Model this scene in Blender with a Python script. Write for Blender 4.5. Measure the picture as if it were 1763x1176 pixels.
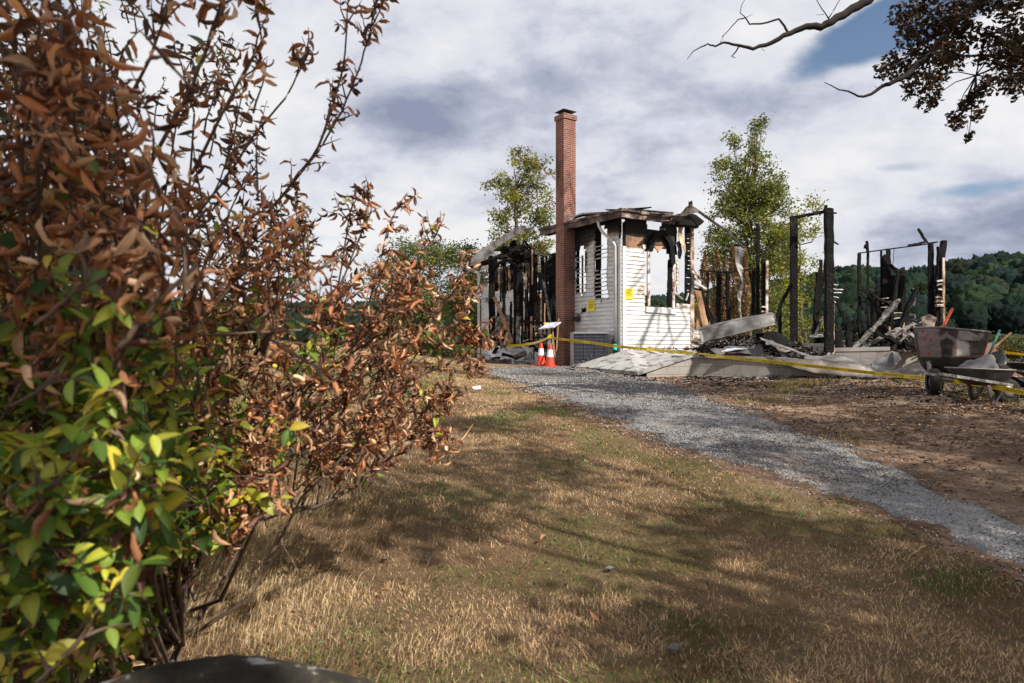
import bpy, math, random
import numpy as np
from mathutils import Vector, noise as mnoise
rnd = random.Random(7); nr = np.random.RandomState(7)
for o in list(bpy.data.objects): bpy.data.objects.remove(o)
S = bpy.context.scene; COL = S.collection
# ------------------------------------------------------------------ camera
F = 1175.0; CZ = 1.5; PITCH = math.atan(12 / F)
cd = bpy.data.cameras.new('camera'); cam = bpy.data.objects.new('camera', cd); COL.objects.link(cam); S.camera = cam
cam.location = (0, 0, CZ); cam.rotation_euler = (math.pi / 2 + PITCH, 0, 0)
cd.sensor_width = 36; cd.lens = 24; cd.clip_end = 3000; cd.clip_start = .05
cd.dof.use_dof = True; cd.dof.focus_distance = 18; cd.dof.aperture_fstop = 4.4
# ------------------------------------------------------------------ light
SUN_AZ = math.radians(131)   # direction the sun stands in, clockwise from +Y (behind and right of the camera)
SUN_EL = math.radians(43)
sd = Vector((math.sin(SUN_AZ) * math.cos(SUN_EL), math.cos(SUN_AZ) * math.cos(SUN_EL), math.sin(SUN_EL)))
sl = bpy.data.lights.new('sun', 'SUN'); sl.energy = 5.0; sl.angle = math.radians(.55); sl.color = (1, .94, .84)
sun = bpy.data.objects.new('sun', sl); COL.objects.link(sun); sun.rotation_euler = sd.to_track_quat('Z', 'Y').to_euler(); sun.location = (20, -20, 30)
S.view_settings.view_transform = 'Standard'; S.view_settings.look = 'None'; S.view_settings.exposure = .55; S.view_settings.gamma = 1
W = bpy.data.worlds.new('World'); S.world = W; W.use_nodes = True
def world():
    nt = W.node_tree; N = nt.nodes; L = nt.links; N.clear()
    def n(t, **k):
        x = N.new(t)
        for a, b in k.items(): setattr(x, a, b)
        return x
    def m(op, a, b=None, c=None):
        x = n('ShaderNodeMath', operation=op)
        for i, v in enumerate((a, b, c)):
            if v is None: continue
            if isinstance(v, (int, float)): x.inputs[i].default_value = v
            else: L.new(v, x.inputs[i])
        return x.outputs[0]
    out = n('ShaderNodeOutputWorld'); bg = n('ShaderNodeBackground'); bg.inputs[1].default_value = .068
    sky = n('ShaderNodeTexSky', sky_type='NISHITA'); sky.sun_disc = False; sky.sun_elevation = SUN_EL; sky.sun_rotation = SUN_AZ
    sky.air_density = 1.0; sky.dust_density = .6
    tc = n('ShaderNodeTexCoord'); sp = n('ShaderNodeSeparateXYZ'); L.new(tc.outputs['Generated'], sp.inputs[0])
    x, y, z = sp.outputs
    zz = m('ADD', m('ABSOLUTE', z), .42)
    cv = n('ShaderNodeCombineXYZ'); L.new(m('DIVIDE', x, zz), cv.inputs[0]); L.new(m('DIVIDE', y, zz), cv.inputs[1])
    def noise(scale, det, rough, off, dist=0.0, sc=(1, 1, 1)):
        mp = n('ShaderNodeMapping'); mp.inputs['Location'].default_value = off; mp.inputs['Scale'].default_value = sc; mp.inputs['Rotation'].default_value = (0, 0, .5)
        L.new(cv.outputs[0], mp.inputs[0])
        t = n('ShaderNodeTexNoise'); t.inputs['Scale'].default_value = scale; t.inputs['Detail'].default_value = det
        t.inputs['Roughness'].default_value = rough; t.inputs['Distortion'].default_value = dist
        L.new(mp.outputs[0], t.inputs[0]); return t.outputs[0]
    def ramp(v, a, b):
        r = n('ShaderNodeMapRange', interpolation_type='SMOOTHSTEP'); L.new(v, r.inputs[0]); r.inputs[1].default_value = a; r.inputs[2].default_value = b
        return r.outputs[0]
    # openings in the cloud deck, placed by compass bearing / elevation
    ys = m('MAXIMUM', y, .05); ta = m('DIVIDE', x, ys); tb = m('DIVIDE', z, ys)
    def gap(a0, b0, ang, la, lb, w):
        c, s = math.cos(ang), math.sin(ang)
        da = m('SUBTRACT', ta, a0); db = m('SUBTRACT', tb, b0)
        p = m('DIVIDE', m('ADD', m('MULTIPLY', da, c), m('MULTIPLY', db, s)), la)
        q = m('DIVIDE', m('SUBTRACT', m('MULTIPLY', db, c), m('MULTIPLY', da, s)), lb)
        r2 = m('ADD', m('MULTIPLY', p, p), m('MULTIPLY', q, q))
        return m('MULTIPLY', m('POWER', 2.718, m('MULTIPLY', r2, -1)), w)
    gaps = None
    for g in ((.47, .43, .42, .20, .06, .40), (.62, .50, .3, .12, .045, .36), (.56, .265, .1, .10, .020, .34), (.69, .235, .12, .15, .022, .36),
              (.33, .235, .5, .05, .02, .25), (-.28, .165, .1, .12, .02, .2), (-.72, .42, .6, .2, .14, .3), (-.14, .35, -.3, .10, .045, .1), (.72, .29, .1, .1, .02, .2)):
        v = gap(*g); gaps = v if gaps is None else m('ADD', gaps, v)
    n1 = noise(2.0, 9, .56, (3.1, 1.7, .3), .25, (.9, 1.1, 1))
    cov = ramp(m('SUBTRACT', n1, gaps), .17, .33)
    # light and dark in the deck
    n2 = noise(2.6, 8, .52, (9.3, 4.1, .9), .15, (.9, 1.15, 1)); n3 = noise(6.5, 9, .6, (1.1, 7.7, 2), .15, (.95, 1.1, 1))
    dk = None
    for g in ((-.15, .33, -.5, .13, .06, .17), (.30, .345, .1, .22, .05, .12), (.74, .20, .1, .2, .05, .16), (.10, .42, .3, .3, .06, .06), (.62, .13, 0, .2, .04, .08)):
        v = gap(*g); dk = v if dk is None else m('ADD', dk, v)
    sh = m('SUBTRACT', m('ADD', m('MULTIPLY', n2, .6), m('MULTIPLY', n3, .4)), dk)
    cr = n('ShaderNodeValToRGB'); L.new(sh, cr.inputs[0]); e = cr.color_ramp.elements
    e[0].position = .275; e[0].color = (.31, .355, .49, 1); e[1].position = .565; e[1].color = (.975, .975, .99, 1)
    a = cr.color_ramp.elements.new(.38); a.color = (.555, .585, .71, 1); a = cr.color_ramp.elements.new(.455); a.color = (.80, .815, .90, 1)
    mul = n('ShaderNodeVectorMath', operation='SCALE'); L.new(cr.outputs[0], mul.inputs[0]); mul.inputs['Scale'].default_value = 9.1
    sk = n('ShaderNodeVectorMath', operation='SCALE'); L.new(sky.outputs[0], sk.inputs[0]); sk.inputs['Scale'].default_value = 1.15
    mx = n('ShaderNodeMix', data_type='RGBA'); L.new(cov, mx.inputs[0]); L.new(sk.outputs[0], mx.inputs[6]); L.new(mul.outputs[0], mx.inputs[7])
    L.new(mx.outputs[2], bg.inputs[0]); L.new(bg.outputs[0], out.inputs[0])
world()
# ------------------------------------------------------------------ measuring: photo pixel + distance -> point
def P(px, py, D):
    a = (px - 881.5) / F; b = (588 - py) / F
    y = math.cos(PITCH) - b * math.sin(PITCH); z = math.sin(PITCH) + b * math.cos(PITCH)
    k = D / y
    return Vector((a * k, D, CZ + z * k))
def proj(p):
    x, y, z = p[0], p[1], p[2] - CZ
    d = y * math.cos(PITCH) + z * math.sin(PITCH); u = -y * math.sin(PITCH) + z * math.cos(PITCH)
    return 881.5 + F * x / d, 588 - F * u / d
def inpoly(x, y, poly):
    r = False; j = len(poly) - 1
    for i in range(len(poly)):
        xi, yi = poly[i][:2]; xj, yj = poly[j][:2]
        if (yi > y) != (yj > y) and x < (xj - xi) * (y - yi) / (yj - yi) + xi: r = not r
        j = i
    return r
def inpoly_np(X, Y, poly):
    r = np.zeros(X.shape, bool); j = len(poly) - 1
    for i in range(len(poly)):
        xi, yi = poly[i][:2]; xj, yj = poly[j][:2]
        with np.errstate(divide='ignore', invalid='ignore'):
            c = ((yi > Y) != (yj > Y)) & (X < (xj - xi) * (Y - yi) / (yj - yi + 1e-12) + xi)
        r ^= c; j = i
    return r
def polydist(x, y, poly):
    best = 1e9; j = len(poly) - 1
    for i in range(len(poly)):
        ax, ay = poly[j][:2]; bx, by = poly[i][:2]; dx, dy = bx - ax, by - ay
        t = max(0, min(1, ((x - ax) * dx + (y - ay) * dy) / (dx * dx + dy * dy + 1e-9)))
        best = min(best, math.hypot(x - ax - t * dx, y - ay - t * dy)); j = i
    return best
def vnoise(X, Y, sc, seed=0, octv=3):
    """smooth value noise on numpy arrays, 0..1"""
    tot = np.zeros_like(X, float); amp = 1.0; s = 0
    for k in range(octv):
        r = np.random.RandomState(seed * 31 + k); T = r.rand(64, 64)
        x = X / sc * 2 ** k + 100.3; y = Y / sc * 2 ** k + 57.1
        xi = np.floor(x).astype(int); yi = np.floor(y).astype(int); fx = x - xi; fy = y - yi
        fx = fx * fx * (3 - 2 * fx); fy = fy * fy * (3 - 2 * fy)
        g = lambda a, b: T[a % 64, b % 64]
        tot += amp * ((g(xi, yi) * (1 - fx) + g(xi + 1, yi) * fx) * (1 - fy) + (g(xi, yi + 1) * (1 - fx) + g(xi + 1, yi + 1) * fx) * fy)
        s += amp; amp *= .5
    return tot / s
# ------------------------------------------------------------------ ground height (thin plate spline through surveyed points)
CP = [(881, 1176, 2.8), (1763, 1176, 2.8), (1300, 1176, 2.8), (250, 1176, 2.75), (881, 900, 4.9), (1400, 905, 4.9), (1763, 915, 5.0), (450, 930, 4.2), (60, 1020, 3.2),
      (881, 745, 8.0), (1300, 748, 8), (1763, 752, 8), (600, 735, 8), (300, 760, 6), (1000, 690, 11), (1300, 694, 11), (1650, 692, 10.6), (1900, 692, 10.6), (720, 672, 11.5),
      (790, 645, 15), (860, 648, 17), (1000, 652, 16), (1130, 655, 17), (1290, 655, 17), (1430, 651, 16.6), (1600, 652, 17), (1850, 655, 17),
      (700, 618, 17), (600, 604, 17), (450, 598, 16), (200, 598, 13), (830, 626, 24), (960, 630, 21.2), (1060, 632, 20), (1200, 628, 24), (1500, 628, 24), (1800, 628, 24), (640, 602, 24), (820, 620, 29), (1100, 620, 30), (1600, 622, 30)]
cpw = [P(*c) for c in CP] + [Vector((x, y, CZ - 1.5)) for x, y in ((-6, -4), (0, -5), (8, -4), (0, -1), (5, 0), (14, 4), (-5, 0))] + [Vector((-10, 6, CZ - .6)), Vector((20, 12, CZ - 1.0)), Vector((22, 20, CZ - .8))]
A_ = np.array([[p.x, p.y] for p in cpw]); Zc = np.array([p.z for p in cpw]); nC = len(A_)
def U_(r2): return np.where(r2 > 1e-9, r2 * np.log(r2 + 1e-12), 0)
K_ = U_(((A_[:, None] - A_[None]) ** 2).sum(-1)) + np.eye(nC) * 1.2; Pm = np.hstack([np.ones((nC, 1)), A_])
M_ = np.zeros((nC + 3, nC + 3)); M_[:nC, :nC] = K_; M_[:nC, nC:] = Pm; M_[nC:, :nC] = Pm.T
SOL = np.linalg.solve(M_, np.concatenate([Zc, np.zeros(3)]))
def gz(X, Y):
    X = np.asarray(X, float); Y = np.asarray(Y, float); sh = X.shape; x = X.ravel(); y = Y.ravel()
    out = np.zeros(x.size)
    for i in range(0, x.size, 20000):
        q = np.stack([x[i:i + 20000], y[i:i + 20000]], 1)
        out[i:i + 20000] = U_(((q[:, None] - A_[None]) ** 2).sum(-1)) @ SOL[:nC] + SOL[nC] + q @ SOL[nC + 1:]
    r = np.hypot(x - 1, y - 12); w = np.clip((r - 17) / 12, 0, 1); w = w * w * (3 - 2 * w)
    far = CZ - .75 - 9 * np.clip((y - 34) / 80, 0, 1) ** 1.3 - 3 * np.clip((x - 25) / 60, 0, 1)
    out = out * (1 - w) + far * w
    out += (vnoise(x, y, 1.7, 3, 2) - .5) * .05 * (1 - w)
    return out.reshape(sh)
def g1(x, y): return float(gz(np.array([x]), np.array([y]))[0])
def G(px, py):
    """ground point seen at a photo pixel"""
    Ds = np.linspace(2.2, 40, 400); pts = [P(px, py, d) for d in Ds]
    h = gz(np.array([p.x for p in pts]), Ds); zz = np.array([p.z for p in pts]); i = int(np.argmax(zz < h))
    if zz[i] >= h[i]: i = 399
    return Vector((pts[i].x, pts[i].y, h[i]))
# ------------------------------------------------------------------ mesh helpers
class MB:
    def __init__(s): s.v = []; s.f = []; s.c = []; s.m = []
    def add(s, vs, fs, c=0.0, mi=0):
        b = len(s.v); s.v.extend([tuple(p) for p in vs])
        if isinstance(c, (int, float)): s.c.extend([c] * len(vs))
        else: s.c.extend(c)
        s.f.extend([tuple(b + i for i in f) for f in fs]); s.m.extend([mi] * len(fs))
    def box(s, o, ax, ay, az, c=0.0, mi=0):
        """o: centre; ax, ay, az: half axes"""
        o, ax, ay, az = map(Vector, (o, ax, ay, az))
        vs = [o + ax * i + ay * j + az * k for i in (-1, 1) for j in (-1, 1) for k in (-1, 1)]
        s.add(vs, [(0, 1, 3, 2), (4, 6, 7, 5), (0, 4, 5, 1), (2, 3, 7, 6), (0, 2, 6, 4), (1, 5, 7, 3)], c, mi)
    def beam(s, p0, p1, w, h=None, rough=.12, seg=None, c=0.0, side=None, taper=(1, 1), mi=0):
        p0, p1 = Vector(p0), Vector(p1); h = h or w; d = p1 - p0; L = d.length; d.normalize()
        sdv = Vector(side) if side else (Vector((0, 0, 1)).cross(d) if abs(d.z) < .95 else Vector((1, 0, 0)))
        up = d.cross(sdv).normalized(); sdv = up.cross(d).normalized(); seg = seg or max(2, min(28, int(L / (max(w, .03) * 1.2))))
        vs = []; fs = []; cc = []
        for i in range(seg + 1):
            t = i / seg; k = taper[0] * (1 - t) + taper[1] * t; q = p0 + d * L * t
            for (a, b) in ((-1, -1), (0, -1.05), (1, -1), (1.05, 0), (1, 1), (0, 1.05), (-1, 1), (-1.05, 0)):
                jx = rnd.uniform(-1, 1) * rough; jy = rnd.uniform(-1, 1) * rough; e = rnd.uniform(-1, 1) * rough * w * 2.2 if i in (0, seg) else 0
                vs.append(q + sdv * (a * .5 + jx) * w * k + up * (b * .5 + jy) * h * k + d * e)
        for i in range(seg):
            for j in range(8): fs.append((i * 8 + j, i * 8 + (j + 1) % 8, i * 8 + 8 + (j + 1) % 8, i * 8 + 8 + j))
        fs.append(tuple(range(7, -1, -1))); fs.append(tuple(seg * 8 + j for j in range(8)))
        s.add(vs, fs, c, mi)
    def tube(s, pts, rad, n=6, c=0.0, cap=True, mi=0):
        pts = [Vector(p) for p in pts]; rad = rad if isinstance(rad, (list, tuple)) else [rad] * len(pts); vs = []; fs = []; ref = Vector((.3, .2, 1))
        for i, p in enumerate(pts):
            d = (pts[min(i + 1, len(pts) - 1)] - pts[max(i - 1, 0)]).normalized()
            if abs(d.dot(ref.normalized())) > .95: ref = Vector((1, .1, 0))
            a = d.cross(ref).normalized(); b = d.cross(a)
            for k in range(n): th = 2 * math.pi * k / n; vs.append(p + (a * math.cos(th) + b * math.sin(th)) * rad[i])
        for i in range(len(pts) - 1):
            for k in range(n): fs.append((i * n + k, i * n + (k + 1) % n, i * n + n + (k + 1) % n, i * n + n + k))
        if cap: fs.append(tuple(range(n - 1, -1, -1))); fs.append(tuple((len(pts) - 1) * n + k for k in range(n)))
        s.add(vs, fs, c, mi)
    def lathe(s, prof, n=24, o=(0, 0, 0), c=0.0, mi=0, axis=None):
        o = Vector(o); vs = []; fs = []
        if axis is None: X, Y, Z = Vector((1, 0, 0)), Vector((0, 1, 0)), Vector((0, 0, 1))
        else: Z = Vector(axis).normalized(); X = Z.orthogonal().normalized(); Y = Z.cross(X)
        for (r, z) in prof:
            for k in range(n): th = 2 * math.pi * k / n; vs.append(o + X * r * math.cos(th) + Y * r * math.sin(th) + Z * z)
        for i in range(len(prof) - 1):
            for k in range(n): fs.append((i * n + k, i * n + (k + 1) % n, i * n + n + (k + 1) % n, i * n + n + k))
        s.add(vs, fs, c, mi)
    def plate(s, poly, thick, c=0.0, mi=0, nrm=None):
        """thick plate over a 3-D outline"""
        q = [Vector(p) for p in poly]; n = nrm
        if n is None:
            n = Vector((0, 0, 0))
            for i in range(len(q)): n += q[i].cross(q[(i + 1) % len(q)])
        n = Vector(n).normalized() * thick * .5; k = len(q)
        s.add([p + n for p in q] + [p - n for p in q], [tuple(range(k)), tuple(range(2 * k - 1, k - 1, -1))] + [(i, i + k, (i + 1) % k + k, (i + 1) % k) for i in range(k)], c, mi)
    def sheet(s, top, bot, thick=.006, nu=14, nv=5, wob=.02, c=0.0, seed=1, bulge=0.0, mi=0):
        """bent metal sheet between two 3-D polylines"""
        def at(pl, t):
            pl = [Vector(p) for p in pl]; x = t * (len(pl) - 1); i = min(int(x), len(pl) - 2); return pl[i].lerp(pl[i + 1], x - i)
        g = []; n = (at(top, .5) - at(bot, .5)).cross(at(top, 1) - at(top, 0)).normalized()
        for i in range(nu + 1):
            a, b = at(top, i / nu), at(bot, i / nu)
            for j in range(nv + 1):
                p = a.lerp(b, j / nv); w = mnoise.noise(p * 2.3 + Vector((seed, 0, 0))) * wob * 2 + mnoise.noise(p * 6 + Vector((seed, 3, 0))) * wob
                g.append(p + n * (w + bulge * math.sin(math.pi * j / nv)))
        k = len(g); vs = g + [p + n * thick for p in g]; fs = []; st = nv + 1
        for i in range(nu):
            for j in range(nv):
                a = i * st + j; fs.append((a, a + 1, a + st + 1, a + st)); fs.append((a + k, a + st + k, a + st + 1 + k, a + 1 + k))
        for i in range(nu):
            for j0 in (0, nv): a = i * st + j0; fs.append((a, a + st, a + st + k, a + k))
        for j in range(nv):
            for i0 in (0, nu): a = i0 * st + j; fs.append((a, a + 1, a + 1 + k, a + k))
        s.add(vs, fs, c, mi)
    def chunk(s, p, r, c=0.0, flat=.5, mi=0):
        vs = []
        for a in ((1, 0, 0), (-1, 0, 0), (0, 1, 0), (0, -1, 0), (0, 0, 1), (0, 0, -1)):
            vs.append(Vector(p) + Vector((a[0] * rnd.uniform(.5, 1.3) * r + rnd.uniform(-.3, .3) * r, a[1] * rnd.uniform(.5, 1.3) * r + rnd.uniform(-.3, .3) * r, (a[2] * rnd.uniform(.6, 1.2) + rnd.uniform(-.3, .3)) * r * flat)))
        s.add(vs, [(0, 2, 4), (2, 1, 4), (1, 3, 4), (3, 0, 4), (2, 0, 5), (1, 2, 5), (3, 1, 5), (0, 3, 5)], c, mi)
def mesh_obj(name, v, f, mat, colors=None, smooth=False, mi=None):
    me = bpy.data.meshes.new(name); me.from_pydata(v, [], f)
    for m_ in (mat if isinstance(mat, (list, tuple)) else [mat]): me.materials.append(m_)
    if mi is not None and any(mi): me.polygons.foreach_set('material_index', mi)
    if colors is not None:
        a = me.color_attributes.new('Col', 'FLOAT_COLOR', 'POINT'); a.data.foreach_set('color', np.asarray(colors, np.float32).ravel())
    if smooth: me.polygons.foreach_set('use_smooth', [True] * len(me.polygons))
    me.update(); o = bpy.data.objects.new(name, me); COL.objects.link(o); return o
def put(name, mb, mat, parent=None, smooth=False, label=None):
    cl = np.zeros((len(mb.c), 4)); cl[:, 0] = mb.c; cl[:, 3] = 1
    o = mesh_obj(name, mb.v, mb.f, mat, cl, smooth, mb.m)
    if parent is not None:
        o.parent = parent; b = parent; off = Vector((0, 0, 0))
        while b is not None: off -= b.location; b = b.parent
        o.location = off
    if label: o['label'] = label
    return o
def recentre(o, loc):
    """move a top-level mesh's origin to loc"""
    loc = Vector(loc); me = o.data; n = len(me.vertices); a = np.empty(n * 3, np.float32); me.vertices.foreach_get('co', a)
    a = a.reshape(-1, 3) - np.array(loc, np.float32); me.vertices.foreach_set('co', a.ravel()); me.update(); o.location = loc
def tag(o, label, cat, group=None, kind=None):
    if label: o['label'] = label
    if cat: o['category'] = cat
    if group: o['group'] = group
    if kind: o['kind'] = kind
    return o
def thing(name, label, cat, loc=(0, 0, 0), group=None, rz=0):
    o = bpy.data.objects.new(name, None); COL.objects.link(o); o.location = loc; o.rotation_euler = (0, 0, rz); o.empty_display_size = .2
    return tag(o, label, cat, group)
def solo(name, mb, mat, label, cat, group=None, smooth=False):
    o = put(name, mb, mat, None, smooth); a = np.array(mb.v); c = a.mean(0); recentre(o, (c[0], c[1], a[:, 2].min())); return tag(o, label, cat, group)
def struct(name, mb, mat, smooth=False):
    o = put(name, mb, mat, None, smooth); o['kind'] = 'structure'; return o
def dup(root, loc, rz, label=None):
    r = root.copy(); COL.objects.link(r); r.location = loc; r.rotation_euler = (0, 0, rz)
    if label: r['label'] = label
    for ch in list(root.children):
        c = ch.copy(); COL.objects.link(c); c.parent = r
        for g in ch.children: d = g.copy(); COL.objects.link(d); d.parent = c
    return r
def npmesh(name, V, faces_idx, sizes, mat, colors=None, smooth=False):
    """fast mesh: V (n,3), flat corner index list, loop size per face"""
    me = bpy.data.meshes.new(name); n = len(V); nf = len(sizes); me.vertices.add(n); me.vertices.foreach_set('co', V.astype(np.float32).ravel())
    me.loops.add(len(faces_idx)); me.loops.foreach_set('vertex_index', faces_idx.astype(np.int32)); me.polygons.add(nf)
    st = np.concatenate([[0], np.cumsum(sizes)[:-1]]).astype(np.int32); me.polygons.foreach_set('loop_start', st)
    me.update(calc_edges=True); me.validate(); me.materials.append(mat)
    if colors is not None:
        a = me.color_attributes.new('Col', 'FLOAT_COLOR', 'POINT'); c4 = np.ones((n, 4), np.float32); c4[:, :3] = colors; a.data.foreach_set('color', c4.ravel())
    if smooth: me.polygons.foreach_set('use_smooth', np.ones(nf, bool))
    o = bpy.data.objects.new(name, me); COL.objects.link(o); return o
# ------------------------------------------------------------------ materials
def newmat(name):
    m = bpy.data.materials.new(name); m.use_nodes = True; nt = m.node_tree; b = nt.nodes['Principled BSDF']; return m, nt, b
def nz(nt, scale, det=6, rough=.6, coord='Object', vscale=(1, 1, 1), dist=0, kind='ShaderNodeTexNoise', loc=(0, 0, 0)):
    tc = nt.nodes.new('ShaderNodeTexCoord'); mp = nt.nodes.new('ShaderNodeMapping'); mp.inputs['Scale'].default_value = vscale; mp.inputs['Location'].default_value = loc
    if coord == 'World': ge = nt.nodes.new('ShaderNodeNewGeometry'); nt.links.new(ge.outputs['Position'], mp.inputs[0])
    else: nt.links.new(tc.outputs[coord], mp.inputs[0])
    t = nt.nodes.new(kind); t.inputs['Scale'].default_value = scale
    if kind == 'ShaderNodeTexNoise': t.inputs['Detail'].default_value = det; t.inputs['Roughness'].default_value = rough; t.inputs['Distortion'].default_value = dist
    nt.links.new(mp.outputs[0], t.inputs[0]); return t.outputs[0]
def crmp(nt, v, stops):
    r = nt.nodes.new('ShaderNodeValToRGB'); e = r.color_ramp.elements
    while len(e) < len(stops): e.new(.5)
    for i, (p, c) in enumerate(stops): e[i].position = p; e[i].color = (*c, 1) if len(c) == 3 else c
    nt.links.new(v, r.inputs[0]); return r.outputs[0]
def mixc(nt, f, a, b, mode='MIX'):
    x = nt.nodes.new('ShaderNodeMix'); x.data_type = 'RGBA'; x.blend_type = mode
    for i, v in ((0, f), (6, a), (7, b)):
        if isinstance(v, (int, float)): x.inputs[i].default_value = v
        elif isinstance(v, tuple): x.inputs[i].default_value = (*v, 1)
        else: nt.links.new(v, x.inputs[i])
    return x.outputs[2]
def mth(nt, op, a, b=0.0):
    x = nt.nodes.new('ShaderNodeMath'); x.operation = op
    for i, v in enumerate((a, b)):
        if isinstance(v, (int, float)): x.inputs[i].default_value = v
        else: nt.links.new(v, x.inputs[i])
    return x.outputs[0]
def bump(nt, b, v, st=.3, dist=.02):
    x = nt.nodes.new('ShaderNodeBump'); x.inputs['Strength'].default_value = st; x.inputs['Distance'].default_value = dist
    nt.links.new(v, x.inputs['Height']); nt.links.new(x.outputs[0], b.inputs['Normal'])
def simple(name, stops, scale=6, rough=.7, metal=0, bst=.3, bd=.01, vscale=(1, 1, 1), coord='World', spec=.4, bscale=None, det=6):
    m, nt, b = newmat(name); v = nz(nt, scale, det=det, coord=coord, vscale=vscale); nt.links.new(crmp(nt, v, stops), b.inputs['Base Color'])
    b.inputs['Roughness'].default_value = rough; b.inputs['Metallic'].default_value = metal; b.inputs['Specular IOR Level'].default_value = spec
    if bst: bump(nt, b, nz(nt, bscale or scale * 4, coord=coord, vscale=vscale), bst, bd)
    return m
def attr(nt, name='Col'):
    a = nt.nodes.new('ShaderNodeAttribute'); a.attribute_name = name; return a
M = {}
def mk_materials():
    # white clapboard with soot where the Col attribute says so
    m, nt, b = newmat('scorched_white_siding'); a = attr(nt); sp = nt.nodes.new('ShaderNodeSeparateColor'); nt.links.new(a.outputs['Color'], sp.inputs[0])
    f = mth(nt, 'ADD', sp.outputs[0], mth(nt, 'MULTIPLY', mth(nt, 'SUBTRACT', nz(nt, 7, coord='World', det=8, rough=.7), .5), .75))
    base = crmp(nt, nz(nt, 2.2, coord='World', vscale=(1, 1, 3)), [(.3, (.42, .415, .41)), (.6, (.60, .595, .585))])
    burnt = crmp(nt, f, [(.22, (1, 1, 1)), (.42, (.62, .50, .38)), (.58, (.17, .10, .06)), (.75, (.018, .015, .014))])
    nt.links.new(mixc(nt, 1, base, burnt, 'MULTIPLY'), b.inputs['Base Color']); b.inputs['Roughness'].default_value = .55
    bump(nt, b, nz(nt, 30, coord='World', vscale=(1, 1, 4)), .15, .005); M['siding'] = m
    m, nt, b = newmat('exposed_sheathing'); a = attr(nt); sp = nt.nodes.new('ShaderNodeSeparateColor'); nt.links.new(a.outputs['Color'], sp.inputs[0])
    f = mth(nt, 'ADD', sp.outputs[0], mth(nt, 'MULTIPLY', mth(nt, 'SUBTRACT', nz(nt, 5, coord='World', det=8, rough=.7), .5), .9))
    nt.links.new(crmp(nt, f, [(.1, (.46, .24, .11)), (.30, (.28, .15, .085)), (.46, (.10, .065, .045)), (.62, (.010, .009, .008))]), b.inputs['Base Color'])
    b.inputs['Roughness'].default_value = .8; bump(nt, b, nz(nt, 25, coord='World', vscale=(1, 1, 3)), .4, .01); M['sheath'] = m
    # charred timber: cracked black with ashy grey flecks
    m, nt, b = newmat('charred_timber'); n1 = nz(nt, 3.5, coord='World', det=9, rough=.75)
    nt.links.new(crmp(nt, n1, [(.35, (.003, .0026, .0026)), (.55, (.006, .0054, .0054)), (.64, (.016, .014, .013)), (.72, (.09, .085, .08))]), b.inputs['Base Color'])
    vo = nz(nt, 26, coord='World', kind='ShaderNodeTexVoronoi', vscale=(1, 1, .55)); bump(nt, b, mth(nt, 'ADD', vo, nz(nt, 40, coord='World')), .8, .02)
    b.inputs['Roughness'].default_value = .75; b.inputs['Specular IOR Level'].default_value = .15; M['char'] = m
    M['ashwood'] = simple('ash_grey_timber', [(.34, (.015, .013, .012)), (.47, (.12, .11, .10)), (.58, (.26, .245, .23)), (.70, (.45, .43, .41)), (.8, (.25, .20, .16))], 9, .85, bst=.7, bd=.02, bscale=22, det=9)
    M['barewood'] = simple('bare_split_wood', [(.3, (.10, .055, .03)), (.45, (.36, .20, .11)), (.65, (.50, .32, .20)), (.8, (.55, .45, .36))], 3, .8, vscale=(1, 1, .5), bst=.4, bscale=25)
    M['postwood'] = simple('blistered_paint_post', [(.34, (.05, .03, .02)), (.44, (.30, .18, .11)), (.56, (.55, .43, .34)), (.66, (.68, .64, .60))], 4, .8, vscale=(1, 1, .6), bst=.5, bscale=25, det=8)
    M['trim'] = simple('white_painted_trim', [(.25, (.42, .41, .39)), (.45, (.58, .575, .56)), (.7, (.64, .63, .62))], 3, .5, bst=.1)
    M['trimburnt'] = simple('smoked_white_trim', [(.36, (.03, .02, .016)), (.44, (.26, .16, .10)), (.52, (.52, .49, .46)), (.7, (.62, .60, .58))], 4.5, .6, bst=.3, det=8)
    M['roof'] = simple('scorched_roofing', [(.35, (.018, .015, .014)), (.5, (.07, .05, .042)), (.62, (.22, .16, .13)), (.72, (.42, .37, .33))], 3.4, .75, bst=.6, bd=.02, det=9)
    M['metal'] = simple('scorched_sheet_metal', [(.3, (.04, .03, .028)), (.44, (.10, .09, .088)), (.58, (.19, .18, .175)), (.72, (.32, .30, .28))], 2.2, .55, metal=.35, bst=.25, bd=.02, bscale=6, det=8)
    M['metald'] = simple('smoke_blackened_sheet', [(.34, (.015, .012, .01)), (.48, (.06, .048, .04)), (.62, (.12, .10, .09)), (.74, (.24, .22, .20))], 2.4, .6, metal=.2, bst=.3, bscale=7, det=9)
    M['rake'] = simple('smoked_white_roof_metal', [(.34, (.05, .045, .04)), (.43, (.26, .25, .245)), (.56, (.52, .52, .515)), (.7, (.60, .60, .60))], 3.4, .5, metal=.1, bst=.25, bscale=9, det=9)
    M['metalw'] = simple('white_coated_metal', [(.36, (.03, .022, .02)), (.45, (.11, .10, .09)), (.55, (.22, .205, .195)), (.68, (.42, .40, .385))], 2.4, .45, metal=.15, bst=.2, bscale=7, det=8)
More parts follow.
